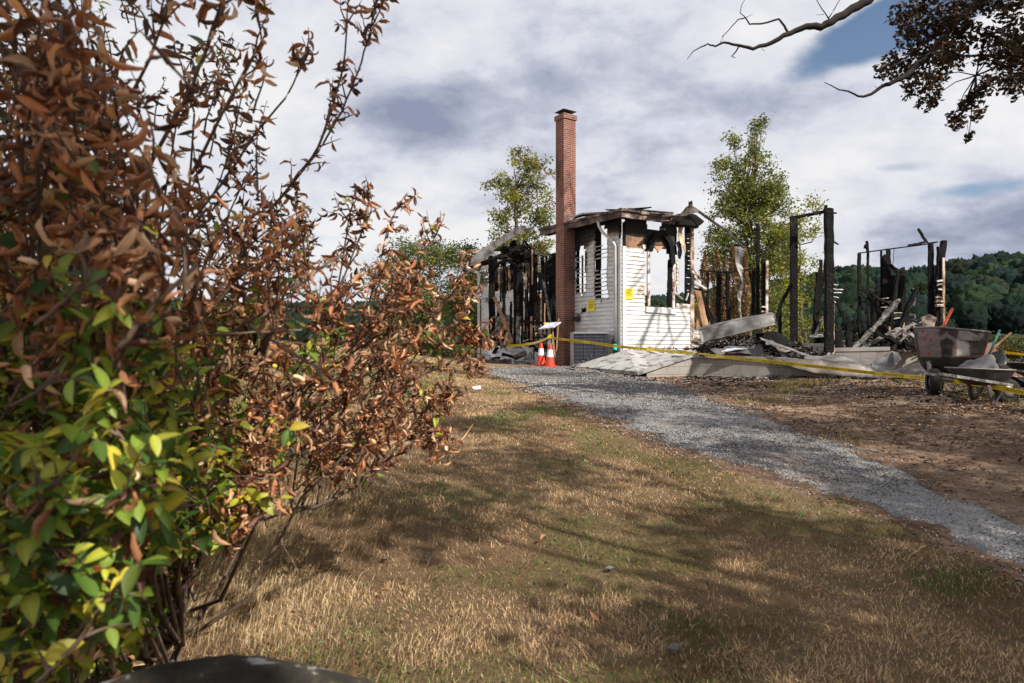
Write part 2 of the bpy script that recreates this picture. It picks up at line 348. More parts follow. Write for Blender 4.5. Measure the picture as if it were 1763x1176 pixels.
    # brick
    def brick(name, c1, c2, mortar, bw, bh, ms, soot):
        m, nt, b = newmat(name); a = attr(nt, 'UVMap'); br = nt.nodes.new('ShaderNodeTexBrick'); nt.links.new(a.outputs['Vector'], br.inputs[0])
        br.inputs['Color1'].default_value = (*c1, 1); br.inputs['Color2'].default_value = (*c2, 1); br.inputs['Mortar'].default_value = (*mortar, 1)
        br.inputs['Scale'].default_value = 1; br.inputs['Brick Width'].default_value = bw; br.inputs['Row Height'].default_value = bh; br.inputs['Mortar Size'].default_value = ms
        br.inputs['Mortar Smooth'].default_value = .2; br.inputs['Bias'].default_value = -.1
        st = crmp(nt, nz(nt, 1.6, coord='World', det=8, vscale=(1, 1, .6)), soot)
        nt.links.new(mixc(nt, 1, br.outputs[0], st, 'MULTIPLY'), b.inputs['Base Color']); b.inputs['Roughness'].default_value = .85
        bump(nt, b, mth(nt, 'SUBTRACT', mth(nt, 'MULTIPLY', nz(nt, 40, coord='World'), .3), br.outputs[1]), .6, .01); return m
    M['brick'] = brick('red_brick', (.25, .068, .036), (.13, .034, .022), (.27, .22, .18), .205, .0677, .011, [(.3, (.35, .3, .3)), (.45, (.85, .8, .8)), (.6, (1, 1, 1))])
    M['block'] = brick('concrete_block', (.32, .29, .26), (.28, .26, .235), (.20, .18, .16), .41, .205, .008, [(.3, (.45, .42, .4)), (.45, (.85, .84, .82)), (.6, (1, 1, 1))])
    M['concrete'] = simple('stained_concrete', [(.3, (.10, .09, .085)), (.42, (.24, .225, .21)), (.55, (.34, .32, .30)), (.75, (.40, .385, .36))], 1.5, .85, bst=.4, bscale=30, det=9)
    m, nt, b = newmat('sooty_slab'); n1 = nz(nt, 3.2, coord='World', det=9, rough=.7, vscale=(1, 1, 1)); n2 = nz(nt, 1.0, coord='World', det=4)
    nt.links.new(mixc(nt, crmp(nt, n1, [(.40, (1, 1, 1)), (.50, (0, 0, 0))]), crmp(nt, n2, [(.3, (.26, .255, .25)), (.6, (.38, .37, .36))]), (.09, .075, .065)), b.inputs['Base Color']); b.inputs['Roughness'].default_value = .9
    bump(nt, b, n1, .4, .02); M['slab'] = m
    # ground covers
    m, nt, b = newmat('lawn_soil'); n1 = nz(nt, .9, coord='World', det=8); n2 = nz(nt, 38, coord='World', det=9, rough=.85)
    c = crmp(nt, n1, [(.3, (.12, .09, .04)), (.45, (.23, .155, .09)), (.6, (.32, .22, .135)), (.75, (.22, .14, .08))])
    nt.links.new(mixc(nt, 1, c, crmp(nt, n2, [(.25, (.35, .33, .3)), (.5, (.95, .93, .9)), (.75, (1.3, 1.25, 1.15))]), 'MULTIPLY'), b.inputs['Base Color']); b.inputs['Roughness'].default_value = 1; b.inputs['Specular IOR Level'].default_value = .1
    bump(nt, b, n2, 1, .06); M['soil'] = m
    m, nt, b = newmat('bare_dirt'); n1 = nz(nt, .55, coord='World', det=8, vscale=(1, 2.2, 1)); n2 = nz(nt, 9, coord='World', det=9, rough=.8)
    c = crmp(nt, n1, [(.28, (.075, .045, .03)), (.42, (.16, .095, .06)), (.54, (.27, .175, .115)), (.66, (.45, .34, .24))])
    nt.links.new(mixc(nt, 1, c, crmp(nt, n2, [(.25, (.35, .33, .33)), (.5, (.9, .9, .9)), (.75, (1.3, 1.28, 1.25))]), 'MULTIPLY'), b.inputs['Base Color']); b.inputs['Roughness'].default_value = .95; b.inputs['Specular IOR Level'].default_value = .2
    bump(nt, b, n2, 1, .05); M['dirt'] = m
    m, nt, b = newmat('gravel_bed'); n1 = nz(nt, .8, coord='World', det=6); vo = nz(nt, 42, coord='World', kind='ShaderNodeTexVoronoi'); n3 = nz(nt, 60, coord='World', det=3)
    c = crmp(nt, n3, [(.3, (.07, .068, .068)), (.5, (.20, .195, .195)), (.68, (.38, .37, .37))])
    c = mixc(nt, crmp(nt, n1, [(.52, (0, 0, 0)), (.66, (.75, .75, .75))]), c, (.26, .19, .14)); nt.links.new(c, b.inputs['Base Color']); b.inputs['Roughness'].default_value = .9
    bump(nt, b, vo, 1, .03); M['gravel'] = m
    def leafy(name, tr, rough=.55, spec=.3, gain=1.0):
        m, nt, b = newmat(name); a = attr(nt); nt.links.new(a.outputs['Color'], b.inputs['Base Color']); b.inputs['Roughness'].default_value = rough; b.inputs['Specular IOR Level'].default_value = spec
        if tr:
            t = nt.nodes.new('ShaderNodeBsdfTranslucent'); ms = nt.nodes.new('ShaderNodeMixShader'); ms.inputs[0].default_value = tr
            g = nt.nodes.new('ShaderNodeVectorMath'); g.operation = 'MULTIPLY'; nt.links.new(a.outputs['Color'], g.inputs[0]); g.inputs[1].default_value = (1.35, 1.25, .8)
            nt.links.new(g.outputs[0], t.inputs[0]); nt.links.new(b.outputs[0], ms.inputs[1]); nt.links.new(t.outputs[0], ms.inputs[2])
            nt.links.new(ms.outputs[0], nt.nodes['Material Output'].inputs[0])
        return m
    M['leaf'] = leafy('green_leaf', .42, .45, .4); M['dryleaf'] = leafy('dry_leaf', .25, .55, .35); M['grass'] = leafy('dry_grass', .2, .8, .15); M['stone'] = leafy('crushed_stone', 0, .85, .3); M['far'] = leafy('distant_foliage', .1, .9, .1)
    M['bark'] = simple('grey_brown_bark', [(.3, (.05, .038, .028)), (.55, (.13, .10, .075)), (.75, (.24, .20, .16))], 8, .9, vscale=(1, 1, .3), bst=.7, bscale=20)
    M['darkbark'] = simple('dark_oak_bark', [(.3, (.008, .006, .005)), (.6, (.022, .016, .013)), (.75, (.045, .035, .028))], 8, .9, vscale=(1, 1, .3), bst=.7, bscale=20)
    M['twig'] = simple('shrub_twig', [(.3, (.045, .028, .02)), (.55, (.13, .085, .06)), (.75, (.30, .24, .18))], 5, .8, bst=.3, bscale=60)
    M['boulder'] = simple('lichened_stone', [(.3, (.010, .008, .006)), (.52, (.026, .021, .016)), (.60, (.05, .038, .02)), (.625, (.22, .22, .215)), (.8, (.3, .3, .29))], 14, .95, bst=.8, bd=.02, bscale=50, det=7)
    M['yellow'] = simple('yellow_plastic', [(.3, (.55, .39, .010)), (.6, (.70, .50, .015))], 6, .4, bst=.15, bscale=12)
    M['ink'] = simple('black_ink', [(.3, (.015, .015, .015)), (.6, (.03, .03, .03))], 20, .6, bst=0)
    M['paper'] = simple('bright_yellow_notice', [(.3, (.78, .62, .01)), (.6, (.88, .72, .02))], 6, .6, bst=.1)
    M['orange'] = simple('orange_rubber', [(.3, (.48, .036, .014)), (.6, (.60, .055, .02))], 8, .45, bst=.1)
    M['reflect'] = simple('reflective_white_band', [(.3, (.60, .62, .66)), (.6, (.74, .76, .80))], 20, .35, bst=.1)
    M['acbox'] = simple('pale_grey_steel', [(.3, (.24, .24, .255)), (.6, (.33, .33, .345))], 4, .45, metal=.2, bst=.1)
    M['fins'] = simple('dark_condenser_fins', [(.3, (.022, .025, .035)), (.6, (.05, .055, .072))], 3, .5, metal=.3, vscale=(6, 6, 1), bst=.5, bscale=60)
    M['grille'] = simple('grey_wire_grille', [(.3, (.09, .095, .11)), (.6, (.14, .145, .16))], 6, .5, metal=.3, bst=0)
    M['teal'] = simple('teal_plastic_pipe', [(.3, (.02, .30, .30)), (.6, (.03, .42, .40))], 4, .4, bst=0)
    M['black'] = simple('black_plastic', [(.3, (.010, .010, .012)), (.6, (.03, .03, .034))], 6, .4, bst=.3)
    M['galv'] = simple('galvanised_post', [(.3, (.20, .21, .22)), (.6, (.36, .37, .39))], 8, .45, metal=.6, bst=.1)
    M['panel'] = simple('faded_sign_panel', [(.4, (.36, .40, .50)), (.5, (.62, .64, .70)), (.6, (.72, .73, .77))], 9, .3, bst=0)
    m, nt, b = newmat('rusted_mixer_paint'); n1 = nz(nt, 2.6, coord='World', det=9, rough=.65); n2 = nz(nt, 1.5, coord='World', det=5, loc=(3.2, 1, 4))
    c = crmp(nt, n1, [(.38, (.008, .006, .006)), (.48, (.022, .013, .01)), (.56, (.055, .034, .027)), (.64, (.12, .10, .09)), (.74, (.2, .17, .16))])
    at_ = attr(nt); sp = nt.nodes.new('ShaderNodeSeparateColor'); nt.links.new(at_.outputs['Color'], sp.inputs[0])
    nzz = mth(nt, 'MULTIPLY', mth(nt, 'SUBTRACT', nz(nt, 7, coord='World', det=8, rough=.7), .5), .5); v = mth(nt, 'ADD', sp.outputs[0], nzz); vg = mth(nt, 'ADD', sp.outputs[1], mth(nt, 'MULTIPLY', nzz, 1.6))
    red = crmp(nt, nz(nt, 8, coord='World', det=6), [(.38, (.13, .11, .11)), (.52, (.20, .155, .15)), (.62, (.24, .06, .04))])
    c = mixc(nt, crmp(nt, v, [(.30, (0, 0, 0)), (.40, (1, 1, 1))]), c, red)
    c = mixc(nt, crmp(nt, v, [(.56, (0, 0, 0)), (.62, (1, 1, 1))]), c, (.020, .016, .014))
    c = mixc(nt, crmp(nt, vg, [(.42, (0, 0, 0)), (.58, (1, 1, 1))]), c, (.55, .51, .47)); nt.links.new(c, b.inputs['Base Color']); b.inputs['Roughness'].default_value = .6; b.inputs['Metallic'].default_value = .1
    bump(nt, b, n1, .4, .02); M['mixer'] = m
    M['mixred'] = simple('faded_red_paint', [(.34, (.05, .03, .025)), (.46, (.26, .19, .18)), (.56, (.32, .12, .08)), (.7, (.40, .08, .045))], 3.2, .5, bst=.3)
    M['barrow'] = simple('worn_blue_grey_tray', [(.36, (.05, .022, .012)), (.46, (.05, .042, .042)), (.58, (.06, .075, .10)), (.72, (.13, .14, .16))], 3.6, .5, metal=.3, bst=.3, det=9)
    M['rim'] = simple('rubbed_steel_rim', [(.3, (.10, .09, .08)), (.6, (.24, .22, .20))], 6, .45, metal=.4, bst=.2)
    M['rubber'] = simple('black_tyre', [(.3, (.006, .0055, .0055)), (.6, (.016, .014, .013))], 10, .8, bst=.4)
    M['redhandle'] = simple('red_orange_handle', [(.3, (.45, .05, .02)), (.6, (.65, .11, .05))], 9, .5, bst=.1)
    M['greenhandle'] = simple('green_fibre_handle', [(.3, (.02, .12, .11)), (.6, (.04, .20, .18))], 9, .5, bst=.1)
    M['cement'] = simple('cement_dusted_cloth', [(.3, (.08, .075, .08)), (.6, (.17, .165, .175))], 4, .9, bst=.5, bscale=15)
    M['hill'] = simple('wooded_slope_soil', [(.3, (.02, .035, .02)), (.6, (.035, .05, .028))], .05, 1, bst=0)
    M['insul'] = simple('tan_fibreboard', [(.35, (.20, .13, .06)), (.55, (.50, .38, .20)), (.7, (.62, .54, .40))], 4, .8, bst=.3)
    M['white'] = simple('white_scrap', [(.3, (.6, .6, .62)), (.6, (.8, .8, .82))], 9, .7, bst=0)
mk_materials()
# ================================================================== SETTING
GRAV = [(840, 634), (960, 632), (1090, 648), (1125, 656), (1170, 674), (1250, 700), (1330, 723), (1420, 758), (1500, 792), (1600, 836), (1700, 880), (1800, 925), (1980, 1010),
        (1980, 1110), (1763, 985), (1600, 925), (1400, 852), (1250, 800), (1100, 745), (1000, 702), (920, 672), (862, 652)]
DIRT = [(960, 626), (1090, 650), (1125, 656), (1170, 674), (1250, 700), (1330, 723), (1420, 758), (1500, 792), (1600, 836), (1700, 880), (1800, 925), (1980, 1010), (2600, 1010), (2600, 640), (1763, 642), (1430, 640), (1100, 628)]
def wpoly(poly): return [tuple(G(*p)[:2]) for p in poly]
GW = wpoly(GRAV); DW = wpoly(DIRT)
def in_gravel(X, Y, d=0): n = (vnoise(X, Y, .5, 11) - .5); n2 = (vnoise(X, Y, .5, 12) - .5); return inpoly_np(X + n * .5, Y + n2 * .5, GW)
def in_dirt(X, Y):
    n = (vnoise(X, Y, .7, 13) - .5); n2 = (vnoise(X, Y, .7, 14) - .5); r = inpoly_np(X + n * .7, Y + n2 * .7, DW); q = .12 + .35 * vnoise(X, Y, .6, 15, 2)
    for k in range(8): r = r | in_gravel(X + q * math.cos(k * .785), Y + q * math.sin(k * .785))
    return r
def grid_sheet(name, xs, ys, mat, mask=None, dz=0.0, rough=0.0):
    X, Y = np.meshgrid(xs, ys, indexing='ij'); Z = gz(X, Y) + dz
    if rough: Z += (vnoise(X, Y, .22, 5, 2) - .5) * rough
    nx, ny = X.shape; V = np.stack([X, Y, Z], -1).reshape(-1, 3); i, j = np.meshgrid(np.arange(nx - 1), np.arange(ny - 1), indexing='ij')
    a = (i * ny + j).ravel(); q = np.stack([a, a + ny, a + ny + 1, a + 1], 1)
    if mask is not None:
        cx = (X[:-1, :-1] + X[1:, 1:]).ravel() / 2; cy = (Y[:-1, :-1] + Y[1:, 1:]).ravel() / 2; q = q[mask(cx, cy)]
        cnt_ = np.bincount(q.ravel(), minlength=len(V)); V[(cnt_ > 0) & (cnt_ < 4), 2] -= .055
        u, inv = np.unique(q.ravel(), return_inverse=True); V = V[u]; q = inv.reshape(-1, 4)
    o = npmesh(name, V, q.ravel(), np.full(len(q), 4), mat, smooth=True); o['kind'] = 'structure'; return o
def spaced(lo, hi, c, fine, reach, g=1.13):
    out = [c]; x = c; s = fine
    while x < hi: x += s; out.append(x); s = fine if abs(x - c) < reach else s * g
    x = c; s = fine
    while x > lo: x -= s; out.append(x); s = fine if abs(x - c) < reach else s * g
    return sorted(out)
grid_sheet('ground', spaced(-900, 900, 1, .2, 15), spaced(-40, 1200, 12, .2, 15), M['soil'])
xs = np.arange(-3, 16, .09); ys = np.arange(3, 26, .09)
grid_sheet('dirt_yard', xs, ys, M['dirt'], in_dirt, .010, .022)
grid_sheet('gravel_drive', np.arange(-2.5, 12, .08), np.arange(3, 24.5, .08), M['gravel'], in_gravel, .022, .016)
# far ridge
def ridge_y(px): return np.interp(px, [-400, 600, 1000, 1130, 1300, 1440, 1500, 1560, 1650, 1763, 1900, 2600], [520, 522, 520, 514, 500, 474, 468, 474, 456, 446, 440, 430])
RD = 340.0
def ridge_h(a):  # a = x / y bearing -> crest height
    px = 881.5 + a * F; return (600 - ridge_y(px)) / F * RD + CZ - 11
def hz(X, Y):
    a = X / np.maximum(Y, 1); t = np.clip((Y - 130) / (RD - 130), 0, 1.4); base = -12.0
    prof = np.where(t < 1, np.sin(np.clip(t, 0, 1) * math.pi / 2) ** .8, 1 - (t - 1) * .5)
    return base + (ridge_h(a) - base) * prof + (vnoise(X, Y, 60, 21, 3) - .5) * 7 * np.clip(t * 3, 0, 1)
aa = np.linspace(-.9, 1.3, 90); dd = np.linspace(120, 460, 40); Aa, Dd = np.meshgrid(aa, dd, indexing='ij'); X = Aa * Dd; V = np.stack([X, Dd, hz(X, Dd)], -1).reshape(-1, 3)
i, j = np.meshgrid(np.arange(89), np.arange(39), indexing='ij'); a = (i * 40 + j).ravel(); q = np.stack([a, a + 40, a + 41, a + 1], 1)
o = npmesh('hills', V, q.ravel(), np.full(len(q), 4), M['hill'], smooth=True); o['kind'] = 'structure'
# ------------------------------------------------------------------ leaf cloud builder
def leaf_cards(C, size, cols, up=.35, N=None):
    """C (n,3) centres, size (n,), cols (n,3): little bent diamond leaves"""
    n = len(C); d = nr.normal(size=(n, 3)); d[:, 2] *= .7; d /= np.linalg.norm(d, axis=1)[:, None]
    if N is not None: d = np.cross(N, d) + .35 * d; d /= np.linalg.norm(d, axis=1)[:, None] + 1e-9
    r = nr.normal(size=(n, 3)) if N is None else N + .25 * nr.normal(size=(n, 3)); r[:, 2] += up; s = np.cross(d, r); s /= np.linalg.norm(s, axis=1)[:, None] + 1e-9; nn = np.cross(d, s)
    sz = size[:, None]; tip = C + d * sz * .6; bas = C - d * sz * .5; l = C + s * sz * .32 + nn * sz * .1; r_ = C - s * sz * .32 + nn * sz * .1
    V = np.stack([bas, l, tip, r_], 1).reshape(-1, 3); b = np.arange(n) * 4
    f = np.stack([b, b + 1, b + 2, b, b + 2, b + 3], 1).ravel(); return V, f, np.full(2 * n, 3), np.repeat(cols, 4, 0)
def pal(n, palette, w, jit=.22):
    p = np.array(palette); k = nr.choice(len(p), n, p=np.array(w) / sum(w)); return np.clip(p[k] * (1 + nr.normal(size=(n, 1)) * jit), .002, 1)
# far wood: countless crowns on the ridge
def forest():
    gy_, gx_ = np.meshgrid(np.arange(165, RD + 12, 7.2), np.arange(-210, 360, 7.2)); X = (gx_ + nr.uniform(-3.4, 3.4, gx_.shape)).ravel(); D = (gy_ + nr.uniform(-3.4, 3.4, gx_.shape)).ravel(); k_ = (X / D > -.5) & (X / D < 1.0); X, D = X[k_], D[k_]; n = len(X); Z = hz(X, D)
    Vs = []; Cs = []; Ss = []; Ns = []
    hue = vnoise(X, D, 40, 8, 3); base = np.zeros((n, 3))
    pals = np.array([(.022, .048, .026), (.034, .064, .026), (.016, .034, .026), (.040, .056, .026), (.052, .046, .026), (.045, .036, .028)])
    k = nr.choice(6, n, p=[.38, .22, .28, .07, .03, .02]); base = pals[k] * (.6 + .6 * hue[:, None]) * nr.uniform(.34, .80, (n, 1)) * np.array([.92, .93, 1.05])  # last factor tints the crowns bluish in place of haze
    # cauliflower shaped crowns: subdivided spheres with per-crown lobes, plus a fringe of leaf tufts
    import bmesh
    bm_ = bmesh.new(); bmesh.ops.create_icosphere(bm_, subdivisions=4, radius=1); B = np.array([v.co[:] for v in bm_.verts]); T = np.array([[v.index for v in f.verts] for f in bm_.faces]); bm_.free()
    keepv = B[:, 2] > -.45; T = T[keepv[T].all(1)]; rr = (3.3 + 2.6 * ((np.arange(n) * 7919) % 97) / 97) * (D / 330) ** .4; Vs = []; Cs = []
    for i in range(n):
        r_ = np.random.RandomState(i); d = np.zeros(len(B))
        for f_, a_ in ((2.6, .10), (5.5, .085), (11, .06)):
            for _ in range(3): w_ = r_.normal(size=3) * f_; d += a_ * .6 * np.abs(np.sin(B @ w_ + r_.rand() * 6))
        d += r_.normal(size=len(B)) * .115; P_ = B * (.85 + d)[:, None] * rr[i] * np.array([1, 1, 1.05]) + (X[i], D[i], Z[i] + 4.0); Vs.append(P_); Cs.append(base[i] * (1 + r_.normal(size=(len(B), 1)) * .22))
    V = np.concatenate(Vs); f = (T[None] + (np.arange(n) * len(B))[:, None, None]).ravel(); o = npmesh('distant_forest', V, f, np.full(len(f) // 3, 3), M['far'], np.clip(np.concatenate(Cs), .003, 1)); tag(o, 'dense dark green wood covering the far ridge', None, None, 'stuff')
forest()
# ------------------------------------------------------------------ trees
def tree(name, label, cat, base, blobs, lsize, palette, w, trunk_r=.16, clump=.42, per=46, group=None, dens=1.0, stems=1, mat='leaf', bark='bark', drop=0):
    """base: (px, py, D) foot; blobs: (px, py, rx, ry, dD) crown lobes; every lobe is filled with leaf clumps carried by limbs"""
    bp = P(*base); bp.z = g1(bp.x, bp.y) - .1; D0 = base[2]; root = thing(name, label, cat, bp, group); sc = D0 / F
    cl = []
    for (px, py, rx, ry, dD) in blobs:
        c = P(px, py, D0 + dD); R = Vector((rx * sc, rx * sc * .9, ry * sc)); n = max(5, int(R.x * R.z / clump ** 2 * 4.0 * dens))
        for _ in range(n):
            v = Vector((rnd.gauss(0, 1), rnd.gauss(0, 1), rnd.gauss(0, 1))).normalized() * (rnd.random() ** .45); cl.append(Vector((c.x + v.x * R.x, c.y + v.y * R.y, c.z + v.z * R.z)))
    tr = MB(); xs_ = sorted(c.x for c in cl); cx = xs_[len(xs_) // 2]; topz = max(c.z for c in cl); cy = bp.y
    axes = []
    for s_ in range(stems):
        tx = cx + (s_ - (stems - 1) / 2) * (xs_[-1] - xs_[0]) * .3 / max(1, stems - 1) * (stems > 1); pts = []; rad = []
        hh = (topz - bp.z) * rnd.uniform(.85, .96) if stems == 1 else (topz - bp.z) * rnd.uniform(.6, .9)
        for i in range(9):
            t = i / 8; pts.append(Vector((bp.x + (tx - bp.x) * t ** .8 + rnd.uniform(-.12, .12), cy + rnd.uniform(-.15, .15) + (s_ % 2) * .5 * t, bp.z + hh * t))); rad.append(trunk_r * (1 - t) ** .8 + .012)
        tr.tube(pts, rad, 8); axes.append(pts)
    put('trunk', tr, M[bark], root, True)
    br = MB()
    for c in cl:
        if rnd.random() < .55:
            ax = min(axes, key=lambda A: min((Vector((q.x, q.y, 0)) - Vector((c.x, c.y, 0))).length for q in A)); cand = [q for q in ax if q.z < c.z - .1] or [ax[1]]
            q = min(cand, key=lambda q: (q - c).length + .6 * max(0, q.z - c.z + .6)); mid = q.lerp(c, .5) + Vector((rnd.uniform(-.2, .2), rnd.uniform(-.2, .2), rnd.uniform(-.25, .05))); L = (c - q).length
            br.tube([q, mid, c], [min(.012 + L * .016, trunk_r * .6), .008 + L * .007, .006], 5)
    put('limbs', br, M[bark], root, True)
    C = np.array([tuple(c) for c in cl]); per = int(per * 1.8); lsize *= .80; k = np.repeat(np.arange(len(C)), per); n = len(k); off = nr.normal(size=(n, 3)) * clump * np.array([.55, .55, .42]); tone = nr.normal(size=len(C)) * .16
    pc = pal(len(C), palette, w, .1)[k] * .6 + pal(n, palette, w, .25) * .4; pc = np.clip(pc * (1 + tone[k][:, None]), .003, 1)
    V, f, s, c = leaf_cards(C[k] + off, nr.uniform(.6, 1.25, n) * lsize, pc); fo = npmesh('crown', V, f, s, M[mat], c); fo.parent = root; fo.location = -root.location
    return root
GR = [(.10, .13, .035), (.18, .205, .05), (.32, .33, .075), (.05, .075, .026)]
tree('maple_tree', 'green maple tree with rust tinged leaves standing behind the brick chimney', 'tree', (905, 600, 33),
     [(900, 275, 24, 22, 0), (925, 300, 28, 28, 0), (865, 320, 30, 22, 0), (905, 345, 45, 35, 0), (860, 375, 22, 20, 0), (935, 370, 26, 30, 0), (880, 410, 40, 30, 0), (930, 425, 30, 30, 1), (855, 440, 20, 28, 0), (890, 470, 55, 50, 2), (845, 520, 30, 50, 3), (855, 585, 35, 30, 3)],
     .17, GR + [(.16, .07, .03), (.30, .28, .035)], [.25, .3, .2, .1, .16, .12], .2, .34, 30, dens=.8)
tree('poplar_tree', 'tall green poplar tree behind the charred posts', 'tree', (1325, 600, 35),
     [(1305, 220, 14, 24, 0), (1300, 265, 24, 28, 0), (1262, 250, 12, 22, 0), (1255, 300, 30, 32, 0), (1310, 320, 42, 40, 0), (1250, 355, 34, 36, 0), (1335, 350, 26, 34, 0), (1300, 390, 50, 38, 0), (1245, 415, 34, 34, 0), (1345, 400, 34, 40, 0), (1355, 450, 30, 40, 0), (1290, 340, 40, 40, 0), (1280, 455, 45, 36, 0), (1320, 450, 45, 50, 0), (1225, 450, 24, 30, 0), (1300, 520, 60, 50, 0), (1240, 540, 35, 40, 2)],
     .17, GR, [.3, .35, .14, .21], .2, .36, 34, dens=.95, stems=3)
tree('young_poplar_tree', 'yellow green young tree with open crown seen through the blackened portal', 'tree', (1385, 600, 31),
     [(1395, 355, 22, 18, 0), (1370, 385, 28, 26, 0), (1405, 400, 14, 30, 0), (1360, 440, 34, 36, 0), (1395, 470, 22, 34, 0), (1365, 510, 40, 36, 0), (1380, 560, 42, 34, 0), (1345, 575, 30, 26, 0)],
     .15, [(.13, .16, .025), (.24, .26, .03), (.36, .34, .045), (.07, .10, .02)], [.3, .35, .2, .15], .09, .36, 26, dens=.62, stems=2)
tree('broadleaf_tree', 'rounded dull green tree left of the ruin, seen over the dead shrub', 'tree', (705, 610, 42), [(745, 440, 50, 38, 0), (700, 440, 40, 30, 0), (680, 480, 45, 40, 0), (740, 510, 60, 50, 0), (700, 560, 70, 45, 0)], .2, GR + [(.10, .12, .06)], [.3, .3, .1, .3, .2], .22, .5, 40, dens=1.1)
tree('leafy_tree', 'dark green tree close beside the white corner of the burned house', 'tree', (805, 610, 36), [(800, 440, 30, 20, 0), (815, 480, 32, 35, 0), (790, 520, 36, 36, 0), (812, 560, 30, 36, 0), (785, 590, 40, 24, 0)], .18, GR, [.4, .25, .08, .27], .15, .42, 40, dens=1.1)
tree('low_bush', 'low grey green bush at the crest of the dry lawn', 'bush', (770, 615, 30), [(765, 595, 40, 20, 0), (735, 590, 26, 18, 0), (795, 605, 26, 14, 0)], .13, GR + [(.12, .14, .08)], [.3, .3, .1, .1, .2], .05, .3, 44, dens=1.2)
for i, (px, py, rx, lab) in enumerate(((1690, 590, 34, 'golden green shrub just behind the mixer engine'), (1740, 597, 34, 'olive shrub at the right edge beyond the second yellow tape'), (1640, 592, 30, 'half hidden green shrub behind the mixer drum'))):
    tree('field_shrub', lab, 'shrub', (px, 622, 60 + i), [(px, py, rx, 14, 0), (px + 18, py + 10, rx, 14, 0), (px - 14, py + 12, rx, 12, 0)], .3, [(.055, .07, .02), (.12, .095, .02), (.035, .05, .016)], [.5, .2 + .4 * (i == 0), .3], .06, .6, 44, 'shrubs at the field edge')
for i, (px, py, D, rx, ry) in enumerate(((1115, 545, 70, 34, 24), (1160, 548, 78, 40, 26), (1205, 540, 72, 32, 26), (1225, 560, 55, 26, 24), (1090, 560, 66, 30, 22))):
    tree('valley_tree', ('green valley tree seen low through the arched window', 'green valley tree seen through the gap right of the arched window', 'green valley tree beside the blistered corner post', 'green valley tree behind the burned evergreens', 'valley tree mostly hidden by the white wall')[i], 'tree', (px, 620, D), [(px, py, rx, ry, 0), (px - 10, py + 26, rx, ry, 0), (px + 12, py + 22, rx, ry, 0)], .4, GR, [.4, .25, .05, .3], .2, .9, 40, 'trees in the valley behind the house')
# burned arborvitae row
BR = [(.20, .12, .06), (.30, .19, .09), (.12, .065, .035), (.38, .26, .13)]
for i, (px, top, w_, lab) in enumerate(((1214, 432, 9, 'first from the left'), (1235, 425, 11, 'second from the left, tall and narrow'), (1248, 440, 8, 'thin one third from the left'), (1262, 422, 12, 'fourth from the left, widest'), (1283, 424, 9, 'rightmost, by the hanging metal shred'))):
    D0 = 26.5 + .3 * (i % 2); foot = P(px, 600, D0); fz = g1(foot.x, foot.y); foot.z = fz
    root = thing('burned_evergreen', 'scorched brown columnar evergreen, ' + lab, 'evergreen', foot, 'row of scorched evergreens'); tp = P(px, top, D0); H = tp.z - fz
    tr = MB(); tr.tube([foot, foot.lerp(tp, .5), tp - Vector((0, 0, .1))], [.05, .03, .01], 6); put('trunk', tr, M['darkbark'], root)
    n = 3600; t = nr.uniform(.04, 1, n); R = w_ * D0 / F * np.minimum(1, (1 - t) * 3.5) ** .6 * (.85 + .3 * np.sin(t * 17 + i)) * nr.uniform(.2, 1, n) ** .4; th = nr.uniform(0, 6.28, n)
    C = np.stack([foot.x + R * np.cos(th), foot.y + R * np.sin(th), fz + t * H], 1); V, f, s, c = leaf_cards(C, nr.uniform(.05, .11, n), pal(n, BR, [.35, .3, .25, .1])); fo = npmesh('foliage', V, f, s, M['dryleaf'], c); fo.parent = root; fo.location = -root.location
# ================================================================== BURNED HOUSE
CX, CY = 3.30, 20.5; Cw = Vector((CX, CY, 0)); U = Vector((-.553, .833, 0)); VV = Vector((.833, .553, 0))
def SP(s, z, off=0.0): p = Cw + U * s - VV * off; p.z = z; return p
def FP(s, z, off=0.0): p = Cw + VV * s - U * off; p.z = z; return p
def s_side(px, off=0.0):
    a = (px - 881.5) / F; ox, oy = CX - VV.x * off, CY - VV.y * off; return (a * oy - ox) / (U.x - a * U.y)
def s_front(px, off=0.0):
    a = (px - 881.5) / F; ox, oy = CX - U.x * off, CY - U.y * off; return (a * oy - ox) / (VV.x - a * VV.y)
def onside(px, py, off=0.0): s = s_side(px, off); D = SP(s, 0, off).y; return SP(s, P(px, py, D).z, off)
def onfront(px, py, off=0.0): s = s_front(px, off); D = FP(s, 0, off).y; return FP(s, P(px, py, D).z, off)
house = thing('burned_house', 'burned out white clapboard house with charred studs and broken roof beside a brick chimney', 'house', SP(0, g1(CX, CY)))
ZB = CZ - .62
